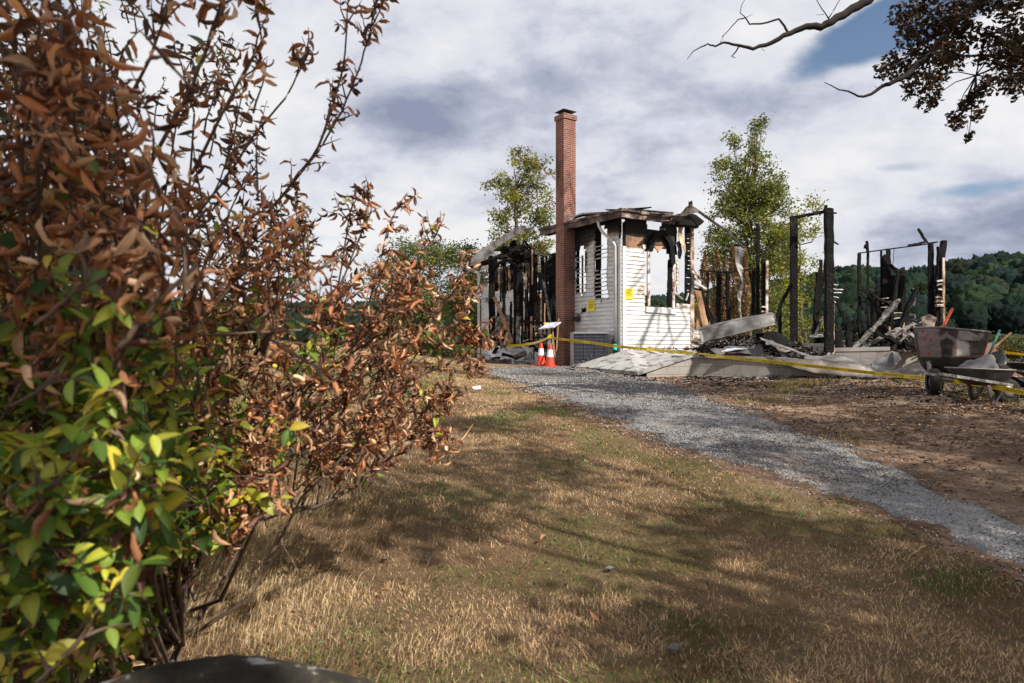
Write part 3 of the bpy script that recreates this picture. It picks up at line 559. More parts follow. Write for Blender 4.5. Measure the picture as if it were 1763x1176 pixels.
def siding(mb, PF, s0, s1, z0, z1, present, char, exp=.127, ds=.035, off=.0, thick=.022, jag=.06, lap=.028):
    rows = int((z1 - z0) / exp); ns = max(2, int(abs(s1 - s0) / ds)); st = (s1 - s0) / ns
    for k in range(rows):
        zb = z0 + k * exp; zt = zb + exp + .008; cur = None; runs = []
        for i in range(ns):
            s = s0 + (i + .5) * st + (mnoise.noise(Vector((k * 3.7, i * .35, s0)))) * jag; px, py = proj(PF(s, zb + exp * .5, off)); md = present(px, py, s, k)
            if cur and cur[0] == md: cur[2] = i + 1
            else:
                if cur: runs.append(cur)
                cur = [md, i, i + 1]
        if cur: runs.append(cur)
        for md, a, b in runs:
            if not md: continue
            zt_ = zt if md == 1 else zb + .03; vs = []; cc = []; fs = []
            sag = 0 if md == 1 else .012
            for i in range(a, b + 1):
                s = s0 + i * st; e = (i in (a, b)); j = rnd.uniform(-.02, .02) if e and 0 < i < ns else 0; w = rnd.uniform(-1, 1) * sag
                q = [PF(s + j, zt_ + w, off + .004), PF(s, zb + w, off + lap + (.004 if md == 1 else .01)), PF(s, zb + w, off + lap - thick), PF(s + j, zt_ + w, off - thick * .5)]; vs += q
                for v in q: x, y = proj(v); cc.append(char(x, y) + (.25 if (e and 0 < i < ns) else 0))
            n = b - a
            for i in range(n):
                for j in range(4): fs.append((i * 4 + j, i * 4 + (j + 1) % 4, i * 4 + 4 + (j + 1) % 4, i * 4 + 4 + j))
            fs.append((3, 2, 1, 0)); fs.append((n * 4, n * 4 + 1, n * 4 + 2, n * 4 + 3)); mb.add(vs, fs, cc)
H1 = [(993, 505), (991, 470), (991, 436), (996, 430), (1003, 424), (1009, 428), (1011, 440), (1010, 470), (1009, 500), (1003, 509)]
H2 = [(1025, 512), (1024, 450), (1025, 400), (1030, 386), (1046, 394), (1046, 440), (1044, 480), (1048, 506), (1046, 515), (1036, 519)]
H3 = [(1057, 465), (1062, 462), (1062, 490), (1058, 480)]
H4 = [(1000, 531), (1008, 531), (1009, 535), (1003, 536)]; H5 = [(1001, 538), (1008, 538), (1006, 541), (1002, 541)]
sideholes = [H1, H2, H3, H4, H5]
def side_present(px, py, s, k):
    for h in (H2, H3, H4, H5):
        if inpoly(px, py, h): return 2 if (h is H2 and mnoise.noise(Vector((k * 9.1, 0, 4))) > -.25 and px < 1047 and py > 420 and rnd.random() > .12) else 0
    if inpoly(px, py, H1): return 2 if mnoise.noise(Vector((k * 5.3, 2, 4))) > -.25 and py > 440 and rnd.random() > .1 else 0
    return 1
def side_char(px, py):
    d = min(polydist(px, py, h) for h in sideholes[:2]); c = max(0, .55 - d / 9) * .8; d3 = min(polydist(px, py, h) for h in sideholes[2:]); c = max(c, .55 - d3 / 3)
    top = np.interp(px, [985, 1005, 1018, 1025, 1040, 1060, 1078], [446, 428, 414, 408, 399, 399, 396]); c = max(c, min(1, .62 + (top - py) / 24))
    for sx, sy in ((1059, 577), (1056, 586), (1054, 592)): c = max(c, .75 - math.hypot(px - sx, (py - sy) * 2.2) / 7)
    return c
mb = MB(); siding(mb, SP, .0, 2.95, ZB, CZ + 3.98, side_present, side_char); put('side_wall_siding', mb, M['siding'], house)
ZE = CZ + 3.78
# front wall
FS1 = s_front(1189)
WIN = [(1119, 530), (1118, 445), (1122, 426), (1128, 424), (1136, 424), (1146, 428), (1151, 445), (1153, 470), (1152, 530)]
GAP = [(1162, 523), (1163, 470), (1166, 440), (1163, 420), (1164, 385), (1190, 385), (1190, 523)]
BURN = [(1070, 427), (1112, 425), (1112, 433), (1119, 433), (1166, 433), (1166, 360), (1070, 360)]
def front_present(px, py, s, k):
    if inpoly(px, py, WIN) or inpoly(px, py, BURN): return 0
    if inpoly(px, py, [(1110, 530), (1110, 424), (1164, 424), (1164, 530)]): return 0
    if px > 1162 and py < 523:
        lim = 1166 + 5 * mnoise.noise(Vector((k * 7.7, 1, 3))) + (2 if 450 < py < 500 else -3); return 1 if px < lim and py > 448 else 0
    return 1
def front_char(px, py):
    c = max(0, .55 - abs(py - 425) / 14) if px < 1120 else 0
    for sx, sy, r in ((1098, 440, 5), (1092, 441, 4), (1106, 494, 9), (1101, 500, 8), (1108, 508, 9), (1098, 508, 7), (1180, 526, 8), (1172, 526, 7), (1104, 446, 4), (1186, 540, 7), (1120, 600, 9), (1110, 603, 9), (1150, 602, 8), (1182, 598, 9)): c = max(c, .58 - math.hypot(px - sx, py - sy) / r * .45)
    if py > 597: c = max(c, (py - 597) / 30)
    if px > 1160 and py < 524: c = max(c, .30)
    return c
mb = MB(); siding(mb, FP, .0, FS1, ZB, CZ + 3.98, front_present, front_char); put('front_wall_siding', mb, M['siding'], house)
# exposed sheathing planks and scorched boarding above the arched opening
ARCH = [(1076, 427), (1076, 372), (1112, 377), (1114, 392), (1126, 396), (1134, 397), (1141, 384), (1148, 378), (1166, 378), (1164, 420), (1168, 452), (1160, 456), (1153, 448), (1149, 436), (1145, 428), (1139, 424), (1133, 432), (1127, 425), (1121, 424), (1117, 437), (1112, 433)]
def arch_present(px, py, s, k): return 1 if inpoly(px, py, ARCH) else 0
def arch_char(px, py):
    c = .36 + max(0, (408 - py) / 26) + max(0, (px - 1108) / 12); c = min(c, .75 + (py < 395) * .2)
    return .45 if inpoly(px, py, [(1126, 424), (1141, 424), (1139, 414), (1128, 413)]) else c
mb = MB(); siding(mb, FP, .02, s_front(1172), CZ + 3.0, CZ + 4.0, arch_present, arch_char, exp=.14, ds=.03, off=-.03, jag=.03, lap=.004); put('exposed_sheathing', mb, M['sheath'], house)
def strip(mb, PF, pts, w, t=.03, off=.02, c=0.0):
    """flat board following wall points (s, z)"""
    n = len(pts); vs = []; fs = []
    for i in range(n):
        a = Vector(pts[max(0, i - 1)]); b = Vector(pts[min(n - 1, i + 1)]); d = (b - a).normalized(); nn = Vector((-d.y, d.x)) * w * .5; q = Vector(pts[i])
        for (sg, o_) in ((-1, off), (1, off), (1, off + t), (-1, off + t)): vs.append(PF(q.x + nn.x * sg, q.y + nn.y * sg, o_))
    for i in range(n - 1):
        for j in range(4): fs.append((i * 4 + j, i * 4 + (j + 1) % 4, i * 4 + 4 + (j + 1) % 4, i * 4 + 4 + j))
    fs.append((0, 1, 2, 3)); fs.append(tuple((n - 1) * 4 + k for k in (3, 2, 1, 0))); mb.add(vs, fs, c)
def fz(px, py): D = FP(s_front(px), 0).y; return (s_front(px), P(px, py, D).z)
# corner boards
mb = MB(); strip(mb, FP, [(.075, ZB), (.075, CZ + 3.08)], .13, .028, .012); strip(mb, SP, [(.06, ZB), (.06, CZ + 3.3)], .09, .026, .012); put('corner_board', mb, M['trim'], house)
mb = MB(); strip(mb, FP, [(.075, CZ + 3.085), (.075, CZ + 3.8)], .12, .024, .008); strip(mb, SP, [(.06, CZ + 3.305), (.06, CZ + 3.8)], .085, .022, .008); put('charred_corner_board', mb, M['char'], house)
# arched window: left jamb, charred arch ring, right jamb, sill
win = bpy.data.objects.new('arched_window_frame', None); COL.objects.link(win); win.parent = house; win.location = (0, 0, 0)
def put2(name, mb, mat): o = put(name, mb, mat, house); return o
bpy.data.objects.remove(win)
mb = MB(); strip(mb, FP, [fz(1115.5, 531), fz(1115.5, 440), fz(1116.5, 430)], .115, .04, .012); put('window_trim', mb, M['trimburnt'], house); mb = MB(); strip(mb, FP, [fz(1158, 530), fz(1158, 470), fz(1161, 448)], .10, .04, .012); put('window_trim', mb, M['trimburnt'], house)
mb = MB(); strip(mb, FP, [fz(1110, 533), fz(1162, 537)], .16, .06, .016); put('window_sill', mb, M['trim'], house)
mb = MB(); strip(mb, FP, [fz(1117, 432), fz(1119, 421), fz(1124, 410), fz(1131, 403), (fz(1138, 401)), fz(1146, 408), fz(1152, 420), fz(1155, 436), fz(1156, 455)], .19, .09, .01); put('window_arch', mb, M['char'], house)
mb = MB(); mb.beam(onfront(1152, 528, -.05), onfront(1154, 448, -.05), .13, .10, .10); mb.beam(onfront(1148, 505, -.05), onfront(1151, 520, -.05), .03, .03, .2); put('charred_window_stud', mb, M['char'], house)
mb = MB(); q = [onfront(*a, .06) for a in ((1126, 424), (1142, 424), (1139, 428), (1133, 433), (1129, 428))]; mb.plate(q, .04); put('hanging_board', mb, M['sheath'], house)
# small trim sill at the right gap, posts, hanging fibreboard
mb = MB(); strip(mb, FP, [fz(1163, 525), fz(1188, 527)], .10, .04, .014); put('gap_sill', mb, M['trimburnt'], house)
mb = MB(); mb.beam(onfront(1183.5, 522, .0), onfront(1184.5, 388, .0), .17, .12, .07); mb.beam(onfront(1189, 369, -.1), onfront(1189.5, 348, -.1), .12, .1, .15); put('charred_corner_stud', mb, M['char'], house)
mb = MB(); mb.beam(onfront(1191.5, 598, .02), onfront(1191.5, 390, .02), .12, .12, .05); put('blistered_corner_post', mb, M['postwood'], house)
for py in (411, 418, 432, 441, 449, 457, 463, 478, 489, 500):
    mb = MB(); mb.box(onfront(1186 + rnd.uniform(-2, 1.5), py, .075), VV * rnd.uniform(.03, .09), U * .006, Vector((0, 0, .009))); put('clapboard_remnant', mb, M['trim'], house)
mb = MB(); mb.sheet([onfront(1167, 390, .1), onfront(1171, 420, .12), onfront(1180, 440, .0)], [onfront(1176, 388, .0), onfront(1175, 415, .0), onfront(1181, 432, -.05)], .02, 10, 4, .04, seed=4); put('hanging_fibreboard', mb, M['insul'], house)
mb = MB(); mb.sheet([onfront(1164, 418, .1), onfront(1169, 430, .12), onfront(1168, 445, .1)], [onfront(1171, 414, .05), onfront(1175, 432, .05), onfront(1173, 446, .05)], .02, 8, 3, .03, seed=9); put('charred_shred', mb, M['char'], house)
mb = MB(); mb.beam(onfront(1162, 504, .05), onfront(1175, 515, .08), .06, .03, .15); mb.beam(onfront(1181, 517, .08), onfront(1185, 505, .1), .06, .03, .15); put('broken_clapboard', mb, M['trim'], house)
# studs behind the side wall holes
mb = MB()
for px, y0, y1, w in ((1030, 388, 518, .17), (995, 428, 508, .10), (1003, 440, 506, .05), (1009, 432, 470, .06), (1019, 400, 520, .05)): mb = MB(); mb.beam(onside(px, y1, -.10), onside(px, y0, -.10), w, .1, .09); put('wall_stud', mb, M['char'], house)
# eaves and roof remains: level fascia, rafters, ragged deck
OV = .42
def EP(s, z, off, side): return SP(s, z, off) if side else FP(s, z, off)
mb = MB(); z0 = CZ + 3.87; E = Cw - U * OV - VV * OV
def fascia(mb, a, b, zt, zb, th, seg=14, rough=.012):
    a, b = Vector(a), Vector(b); d = (b - a).normalized(); nn = d.cross(Vector((0, 0, 1))); vs = []; fs = []
    for i in range(seg + 1):
        q = a.lerp(b, i / seg); jt = rnd.uniform(-1, 1) * rough
        for (zz, o_) in ((zb + jt, 0), (zb + jt, th), (zt + rnd.uniform(-1, 1) * rough, th), (zt, 0)): p = q + nn * o_; p.z = zz; vs.append(p)
    for i in range(seg):
        for j in range(4): fs.append((i * 4 + j, i * 4 + (j + 1) % 4, i * 4 + 4 + (j + 1) % 4, i * 4 + 4 + j))
    fs += [(0, 1, 2, 3), tuple(seg * 4 + k for k in (3, 2, 1, 0))]; mb.add(vs, fs)
Es = E + U * (4.05); Ef = E + VV * 2.25
fascia(mb, E, Es, z0 + .15, z0 - .02, .03); fascia(mb, E, Ef, z0 + .15, z0 - .02, -.03); put('fascia', mb, M['roof'], house)
mb = MB(); fascia(mb, E + (U * -.05 + VV * -.05) , Es - VV * .05, z0 + .225, z0 + .155, .10, rough=.02); fascia(mb, E + (U * -.05 + VV * -.05), Ef - U * .05 + VV * .1, z0 + .235, z0 + .157, -.10, rough=.02); put('roof_edge', mb, M['roof'], house)
mb = MB()  # soffit + deck
def quad3(mb, a, b, c, d, t): mb.plate([a, b, c, d], t)
def at(p, z): p = Vector(p); p.z = z; return p
quad3(mb, at(E + U * .03 + VV * .03, z0), at(Es + VV * .03, z0), at(Es + VV * .40, z0 + .02), at(E + U * .4 + VV * .40, z0 + .02), .02)
quad3(mb, at(E + U * .05 + VV * .08, z0 - .002), at(E + U * .05 + VV * 1.0, z0 - .002), at(E + U * .38 + VV * 1.0, z0 + .02), at(E + U * .38 + VV * .42, z0 + .02), .02); put('soffit', mb, M['char'], house)
mb = MB(); n = 15; pr = []
for i in range(n + 1):
    s = i / n * 4.05; w = 1.25 + .5 * mnoise.noise(Vector((s * 2, 1, 1))) + (.0 if s < 2.8 else -.5); pr.append((s, w))
for (s, w), (s2, w2) in zip(pr, pr[1:]):
    a, b = at(E + U * s, z0 + .19), at(E + U * s2, z0 + .19); m0 = min(w, max(.05, 9)); c, d = at(E + U * s2 + VV * w2, z0 + .19 + w2 * .17), at(E + U * s + VV * w, z0 + .19 + w * .17); mb.plate([a, b, c, d], .035)
n = 9
for i in range(n):
    s, s2 = .05 + i / n * 2.1, .05 + (i + 1) / n * 2.1; w = .75 + .5 * mnoise.noise(Vector((s * 3, 5, 1))); w2 = .75 + .5 * mnoise.noise(Vector((s2 * 3, 5, 1)))
    mb.plate([at(E + VV * s, z0 + .195), at(E + VV * s2, z0 + .195), at(E + VV * s2 + U * w2, z0 + .195 + w2 * .17), at(E + VV * s + U * w, z0 + .195 + w * .17)], .03)
put('roof_deck', mb, M['char'], house)
for i in range(6):
    mb = MB(); s = .3 + i * .7; mb.beam(at(E + U * s + VV * .06, z0 + .09), at(E + U * s + VV * 1.15, z0 + .27), .045, .12, .1); put('rafter_stub', mb, M['char'], house)
for i in range(3): mb = MB(); s = .5 + i * .62; mb.beam(at(E + VV * s + U * .06, z0 + .09), at(E + VV * s + U * .95, z0 + .25), .045, .11, .1); put('rafter_stub', mb, M['char'], house)
# loose lifted shingles along the front eave
mb = MB()
for (x0, y0, x1, y1, w) in ((1064, 361, 1090, 360, 5), (1082, 358, 1118, 364, 4), (1086, 360, 1160, 366, 3.4), (1120, 366, 1158, 369, 5), (1140, 372, 1180, 370, 5), (1155, 378, 1160, 372, 9)):
    a, b = P(x0, y0, 20.3), P(x1, y1, 21); mb.plate([a, b, b + Vector((0, .35, -w / F * 20 * .6)), a + Vector((0, .35, -w / F * 20 * .6))], .03)
put('lifted_shingles', mb, M['roof'], house); mb = MB()
for (x0, y0, x1, y1, w) in ((992, 372, 1000, 368, 6), (1000, 368, 1040, 366, 6)): a, b = P(x0, y0, 22), P(x1, y1, 22); mb.plate([a, b, b + Vector((.1, .5, .02)), a + Vector((0, .5, .02))], .05)
put('lifted_shingles', mb, M['roof'], house)
mb = MB(); q = [P(1157, 379, 21.2), P(1178, 366, 21.6), P(1197, 372, 22.0), P(1211, 383, 22.2), P(1200, 391, 22.0), P(1165, 388, 21.4)]; mb.plate(q, .12, nrm=Vector((.3, -.8, .5)))
mb.beam(P(1158, 384, 21.4), P(1200, 388, 22.3), .12, .2, .12); mb.beam(P(1150, 376, 21.3), P(1172, 371, 21.6), .08, .1, .2); put('broken_eave_corner', mb, M['char'], house)
mb = MB(); mb.sheet([P(1171, 368, 21.4), P(1181, 357, 21.4), P(1190, 353, 21.4), P(1205, 363, 21.6), P(1250, 394, 22), P(1282, 427, 22.4)], [P(1180, 371, 21.5), P(1188, 367, 21.5), P(1200, 366, 21.6), P(1214, 375, 21.8), P(1251, 401, 22.1), P(1283, 433, 22.5)], .02, 26, 4, .025, seed=3); put('bent_gutter', mb, M['metalw'], house)
mb = MB(); mb.sheet([P(1261, 424, 22.4), P(1268, 450, 22.4), P(1273, 480, 22.3), P(1273, 520, 22.2), P(1272, 555, 22.2)], [P(1282, 428, 22.4), P(1279, 455, 22.5), P(1280, 482, 22.4), P(1277, 520, 22.3), P(1274, 556, 22.2)], .012, 24, 4, .08, seed=12); put('hanging_metal_shred', mb, M['metal'], house)
# downspout with elbow
mb = MB()
def rectpipe(mb, pts, w=.085, c=0.0): mb.tube(pts, w * .55, 8, c)
dpx = 1069
rectpipe(mb, [SP(.62, z0 + .02, OV - .03), SP(.62, z0 - .12, OV - .05), SP(.50, z0 - .34, OV * .75), SP(.26, z0 - .62, .14), SP(.20, z0 - .78, .075), SP(.20, CZ + .12, .075)]); put('downspout', mb, M['trim'], house, True)
mb = MB(); rectpipe(mb, [SP(.20, CZ + .24, .075), SP(.20, CZ + .13, .075)], .10); put('downspout_boot', mb, M['black'], house, True)
mb = MB(); mb.lathe([(0, .0), (.062, 0), (.062, .34), (.07, .34), (.07, .39), (.062, .39), (.062, .54), (0, .54)], 16, (SP(.20, CZ - .40, .09))); o = put('drain_pipe', mb, M['teal'], house, True)
mb = MB(); q = onside(993, 549, .12); mb.box(q, U * .09, VV * .07, Vector((0, 0, .08))); mb.tube([q, q + Vector((.02, -.05, -.09))], [.08, .05], 8); put('melted_light_fixture', mb, M['black'], house)
mb = MB(); mb.tube([onside(993, 541, .1), onside(996, 543, .14)], [.05, .06], 8); put('fixture_base', mb, M['metalw'], house)
# ------------------------------------------------------------------ brick chimney (UVs laid in metres)
def uvbox(name, faces, mat, parent=None):
    v = []; f = []; uv = []
    for quad, uvs in faces: b = len(v); v += [tuple(p) for p in quad]; f.append((b, b + 1, b + 2, b + 3)); uv += uvs
    me = bpy.data.meshes.new(name); me.from_pydata(v, [], f); me.materials.append(mat); L = me.uv_layers.new(name='UVMap')
    for i, l in enumerate(me.loops): L.data[i].uv = uv[l.vertex_index]
    me.update(); o = bpy.data.objects.new(name, me); COL.objects.link(o)
    if parent: o.parent = parent; o.location = -parent.location
    return o
def brickfaces(o, a, b, z0, z1, wl, wr):
    """prism: o corner (xy), a/b edge vectors, offsets for uv"""
    o, a, b = Vector(o), Vector(a), Vector(b); c = [o, o + a, o + a + b, o + b]; fs = []; acc = 0
    for i in range(4):
        p, q = c[i], c[(i + 1) % 4]; l = (q - p).length
        fs.append(([at(p, z0), at(q, z0), at(q, z1), at(p, z1)], [(acc, z0), (acc + l, z0), (acc + l, z1), (acc, z1)])); acc += l
    fs.append(([at(p, z1) for p in c], [(0, 0), (a.length, 0), (a.length, b.length), (0, b.length)])); fs.append(([at(p, z0) for p in c[::-1]], [(0, 0), (a.length, 0), (a.length, b.length), (0, b.length)])); return fs
CHO = .47; cs0 = s_side(971, CHO); cs1 = s_side(957, CHO); o_ = Cw + U * cs0 - VV * CHO; wv = U * (cs1 - cs0); dv = VV * (CHO + .02)
zt = P(972, 203, o_.y).z
chim = brickfaces(o_, wv, dv, CZ - .75, zt, 0, 0)
cho = uvbox('brick_chimney', chim, M['brick'], house)
e = .035; uvo = uvbox('chimney_collar', brickfaces(o_ - U * e - VV * e, wv + U * 2 * e, dv + VV * 2 * e, zt + .001, zt + .16, 0, 0), M['brick'], cho); uvo.location = (0, 0, 0); uvo.parent = cho
mid = o_ + wv * .5 + dv * .5
mb = MB(); mb.box(at(mid, zt + .23), wv * .28, dv * .28, Vector((0, 0, .07)));
cc_ = [at(mid + wv * (.55 * i) + dv * (.55 * j), zt + .30) for i, j in ((-1, -1), (1, -1), (1, 1), (-1, 1))]; ap = at(mid, zt + .40); low = [p - Vector((0, 0, .02)) for p in cc_]
mb.add(cc_ + [ap] + low, [(0, 1, 4), (1, 2, 4), (2, 3, 4), (3, 0, 4), (8, 7, 6, 5), (0, 5, 6, 1), (1, 6, 7, 2), (2, 7, 8, 3), (3, 8, 5, 0)]); o = put('chimney_cap', mb, M['roof'], house)
mb = MB(); q0 = o_ + Vector((0, 0, 0)) - U * .004
for i in range(5):
    for j in range(3):
        if rnd.random() < .85: q = q0 + VV * (.05 + i * .095 + (j % 2) * .03); q = at(q, P(980, 376 - j * 3.6, 22).z); mb.box(q, VV * .036, U * .006, Vector((0, 0, .022)))
put('chimney_flashing', mb, M['metalw'], house)
# ------------------------------------------------------------------ gutted wing behind the chimney
sA, sB = s_side(845), s_side(829)
mb = MB(); siding(mb, SP, sA, sB, CZ - .62, CZ + 3.3, lambda px, py, s, k: 0 if (py > 488 and py < 492 and px > 838) or (465 < py < 488 and 831 < px < 842 and (k % 3)) else 1,
                  lambda px, py: max(.9 - abs(py - 478) / 26 + (px < 841) * .1, (468 - py) / 30) - .1, exp=.085, ds=.05); put('far_corner_siding', mb, M['siding'], house)
mb = MB(); siding(mb, SP, s_side(918), s_side(862), CZ - .62, CZ + .06, lambda px, py, s, k: 1, lambda px, py: .12 + (px > 912) * .2, exp=.17, ds=.1); siding(mb, SP, s_side(957), s_side(921), CZ - .62, CZ - .12, lambda px, py, s, k: 0 if px < 926 and k > 2 else 1, lambda px, py: .2, exp=.16, ds=.1); put('base_board_siding', mb, M['siding'], house)
mb = MB(); mb.beam(SP(sB + .05, CZ - .6, .1), SP(sB + .05, CZ + 3.0, .1), .1, .1, 0); rectpipe(mb, [SP(sB + .05, CZ + 3.0, .1), SP(sB + .6, CZ + 3.3, .35)], .1); put('far_downspout', mb, M['trim'], house)
mb = MB(); mb.box(onside(836.5, 516, .05), U * .09, VV * .04, Vector((0, 0, .09))); put('outlet_box', mb, M['acbox'], house)
mb = MB()
for px, yt, yb, w, dp in ((846, 442, 585, .20, 0), (867.5, 443, 598, .12, 0), (892, 425, 592, .30, 0), (913.5, 430, 598, .10, .0), (917.5, 428, 598, .12, .05), (923, 437, 520, .08, .1), (934.5, 440, 600, .09, .4), (941, 440, 600, .07, .1), (948, 437, 606, .13, .2), (954, 436, 608, .12, .1), (858, 520, 596, .10, .5), (903, 440, 470, .06, .4)):
    mb = MB(); mb.beam(onside(px, yb, -dp), onside(px, yt, -dp), w, .13, .13); put('charred_stud', mb, M['char'], house)
for a in (((848, 444), (884, 447)), ((896, 553), (932, 556)), ((918, 437), (957, 440)), ((845, 470), (860, 452)), ((926, 470), (946, 478))): mb = MB(); mb.beam(onside(*a[0], .03), onside(*a[1], .03), .10, .08, .16); put('charred_rail', mb, M['char'], house)
for a, b, w, h, r_ in (((892, 592), (893, 545), .16, .06, .1), ((850, 443), (883, 446), .05, .04, .1), ((858, 585), (857, 545), .14, .04, .22), ((919, 436), (950, 441), .08, .05, .15), ((936, 482), (948, 560), .08, .05, .12)):
    mb = MB(); mb.beam(onside(*a, .08), onside(*b, .08), w, h, r_); put('ash_coated_stud', mb, M['ashwood'], house)
for a, b, o_, w in (((916.5, 490), (916.5, 430), .07, .05), ((915, 586), (915, 545), .03, .08), ((919.5, 584), (919.5, 552), -.2, .07), ((927, 575), (927, 503), -.9, .07), ((931, 575), (931, 503), -.9, .06), ((937, 575), (937, 503), -.9, .07), ((924, 504), (940, 502), -.85, .06)):
    mb = MB(); mb.beam(onside(*a, o_), onside(*b, o_), w, .05, .08); put('unburned_stud', mb, M['barewood'], house)
for px, yt, yb, w, dp in ((852, 500, 590, .05, .3), (862, 450, 520, .06, .9), (874, 460, 500, .05, .6), (880, 520, 590, .08, .7), (886, 450, 560, .06, .4), (899, 470, 590, .07, .8), (908, 455, 530, .05, .5), (927, 470, 600, .06, .6), (931, 440, 500, .05, .3), (951, 460, 600, .07, .8), (922, 445, 560, .14, .5), (938, 450, 520, .16, .7), (945, 445, 600, .10, .5), (855, 448, 500, .12, .5), (870, 448, 505, .10, .8), (882, 450, 500, .12, .6), (905, 500, 600, .10, .9), (911, 520, 600, .08, .5)):
    mb = MB(); mb.beam(onside(px, yb, -dp), onside(px + rnd.uniform(-2, 2), yt, -dp), w, .1, .25); put('charred_lath', mb, M['char'], house)
# blackened inner lining behind the side wall
mb = MB(); siding(mb, SP, .1, 2.5, P(0, 550, 21.2).z, P(0, 508, 21.2).z, lambda px, py, s, k: 1, lambda px, py: 1.0, exp=.2, ds=.1, off=-.12, lap=.004); put('burnt_lining', mb, M['sheath'], house)
# inner side of the far wall seen through the opening
OFB = -2.6
WHT = [(849, 492), (862, 494), (864, 505), (886, 498), (900, 490), (912, 500), (914, 545), (900, 552), (893, 550), (868, 536), (852, 548)]
ORG = [(847, 450), (862, 445), (912, 436), (914, 490), (905, 494), (893, 486), (866, 494), (850, 486)]
def inner_present(px, py, s, k):
    if mnoise.noise(Vector((px * .09, py * .07, 3))) > .36: return 0
    return 1
def inner_char(px, py):
    d = -polydist(px, py, WHT) if inpoly(px, py, WHT) else polydist(px, py, WHT); n = mnoise.noise(Vector((px * .11, py * .13, 8))); return min(1, max(0, .22 + d / 12 + n * .5))
def org_char(px, py): n = mnoise.noise(Vector((px * .13, py * .09, 28))); return .33 + n * 1.1 + max(0, (450 - py) / 25)
mb = MB(); siding(mb, SP, s_side(921, OFB), s_side(846, OFB), P(0, 549, 27).z, P(0, 484, 27).z, lambda px, py, s, k: inner_present(px, py, s, k) and (inpoly(px, py, WHT) or (k + int(px / 7)) % 3 > 0), inner_char, exp=.11, ds=.06, off=OFB); put('inner_wall_siding', mb, M['siding'], house)
mb = MB(); siding(mb, SP, s_side(921, OFB), s_side(847, OFB), P(0, 492, 27).z, P(0, 440, 27).z, inner_present, org_char, exp=.12, ds=.06, off=OFB - .06); put('inner_wall_sheathing', mb, M['sheath'], house)
mb = MB(); siding(mb, SP, s_side(921, OFB), s_side(846, OFB), P(0, 602, 27).z, P(0, 549, 27).z, inner_present, org_char, exp=.12, ds=.06, off=OFB + .05); put('inner_wall_sheathing', mb, M['sheath'], house)
mb = MB(); siding(mb, SP, s_side(953, OFB), s_side(921, OFB), P(0, 560, 25).z, P(0, 455, 25).z, lambda px, py, s, k: 1 if mnoise.noise(Vector((px * .12, py * .05, 13))) > -.05 else 0, lambda px, py: 1.0 - (.9 if 478 < py < 492 and 930 < px < 946 else 0), exp=.12, ds=.06, off=OFB); put('inner_wall_remnant', mb, M['siding'], house)
# collapsed roof tangle over the wing
mb = MB()
for k in range(46):
    px = rnd.uniform(862, 916); py = rnd.uniform(418, 448) + abs(px - 890) * .25; a = P(px, py, rnd.uniform(24.5, 26.5)); d = Vector((rnd.uniform(-1, 1), rnd.uniform(-.6, .6), rnd.uniform(-.35, .5))) * rnd.uniform(.15, .5); mb.beam(a - d, a + d, rnd.uniform(.06, .2), rnd.uniform(.04, .12), .2)
mb.beam(P(890, 450, 25), P(918, 427, 25), .12, .1, .2); mb.beam(P(855, 445, 25.4), P(885, 424, 25.4), .12, .1, .2); put('collapsed_rafters', mb, M['char'], house)
mb = MB(); mb.sheet([P(803, 455, 27.9), P(820, 434, 27.4), P(860, 410, 26.4), P(897, 388, 25.4), P(905, 389, 25.2)], [P(813, 456, 27.7), P(830, 445, 27.2), P(862, 421, 26.4), P(898, 400, 25.4), P(907, 393, 25.2)], .05, 18, 4, .015, seed=5)
mb.sheet([P(808, 457, 27.6), P(824, 446, 27.3), P(845, 433, 26.9), P(860, 433, 26.7)], [P(824, 458, 27.4), P(838, 451, 27.1), P(850, 443, 26.8), P(862, 440, 26.6)], .04, 12, 4, .03, seed=15); put('rake_metal', mb, M['rake'], house)
mb = MB(); mb.beam(P(806, 458, 27.8), P(846, 452, 27), .12, .14, .1); mb.beam(P(830, 453, 27.2), P(866, 440, 26.4), .14, .1, .14); mb.plate([P(806, 459, 27.7), P(842, 452, 27.2), P(845, 458, 27.2), P(812, 462, 27.7)], .08); put('far_eave', mb, M['char'], house)
# floor of ash inside so the rooms are not open to bare lawn
# ================================================================== CONCRETE RAMP, LANDING, FOUNDATION
def prism_block(name, poly_top, zbot, matuv, parent=None):
    """vertical-sided block: top outline 3-D, sides carry block UVs"""
    fs = []; acc = 0; n = len(poly_top)
    for i in range(n):
        p, q = poly_top[i], poly_top[(i + 1) % n]; l = (Vector(q) - Vector(p)).length
        fs.append(([at(p, zbot), at(q, zbot), Vector(q), Vector(p)], [(acc, zbot), (acc + l, zbot), (acc + l, q[2]), (acc, p[2])])); acc += l
    return uvbox(name, fs, matuv, parent)
A0, B0, C0, D0_ = P(983, 633, 20.3), P(1098, 643, 17.3), P(1192, 612, 17.9), P(1080, 605, 20.1)
R1, R2 = P(1330, 617.5, 17.1), P(1450, 630, 16.2)
rampt = thing('concrete_ramp', 'pale concrete ramp slab on block walls strewn with soot, rising to the white front wall', 'ramp', (B0.x, B0.y, g1(B0.x, B0.y)))
mb = MB(); back = P(1200, 605, 21.9)
mb.plate([A0, B0, C0, back, D0_], .10); put('ramp_slab', mb, M['slab'], rampt)
L1, L2, L3 = P(1205, 606, 21.5), P(1500, 610, 20.0), P(1330, 612, 19)
mb = MB(); mb.plate([C0 + Vector((.012, 0, -.004)), R1 + Vector((0, 0, -.004)), R2 + Vector((0, 0, -.004)), at(R2 + Vector((.9, 2.2, 0)), R2.z + .05), at(L1, C0.z)], .10); put('landing_slab', mb, M['concrete'], rampt)
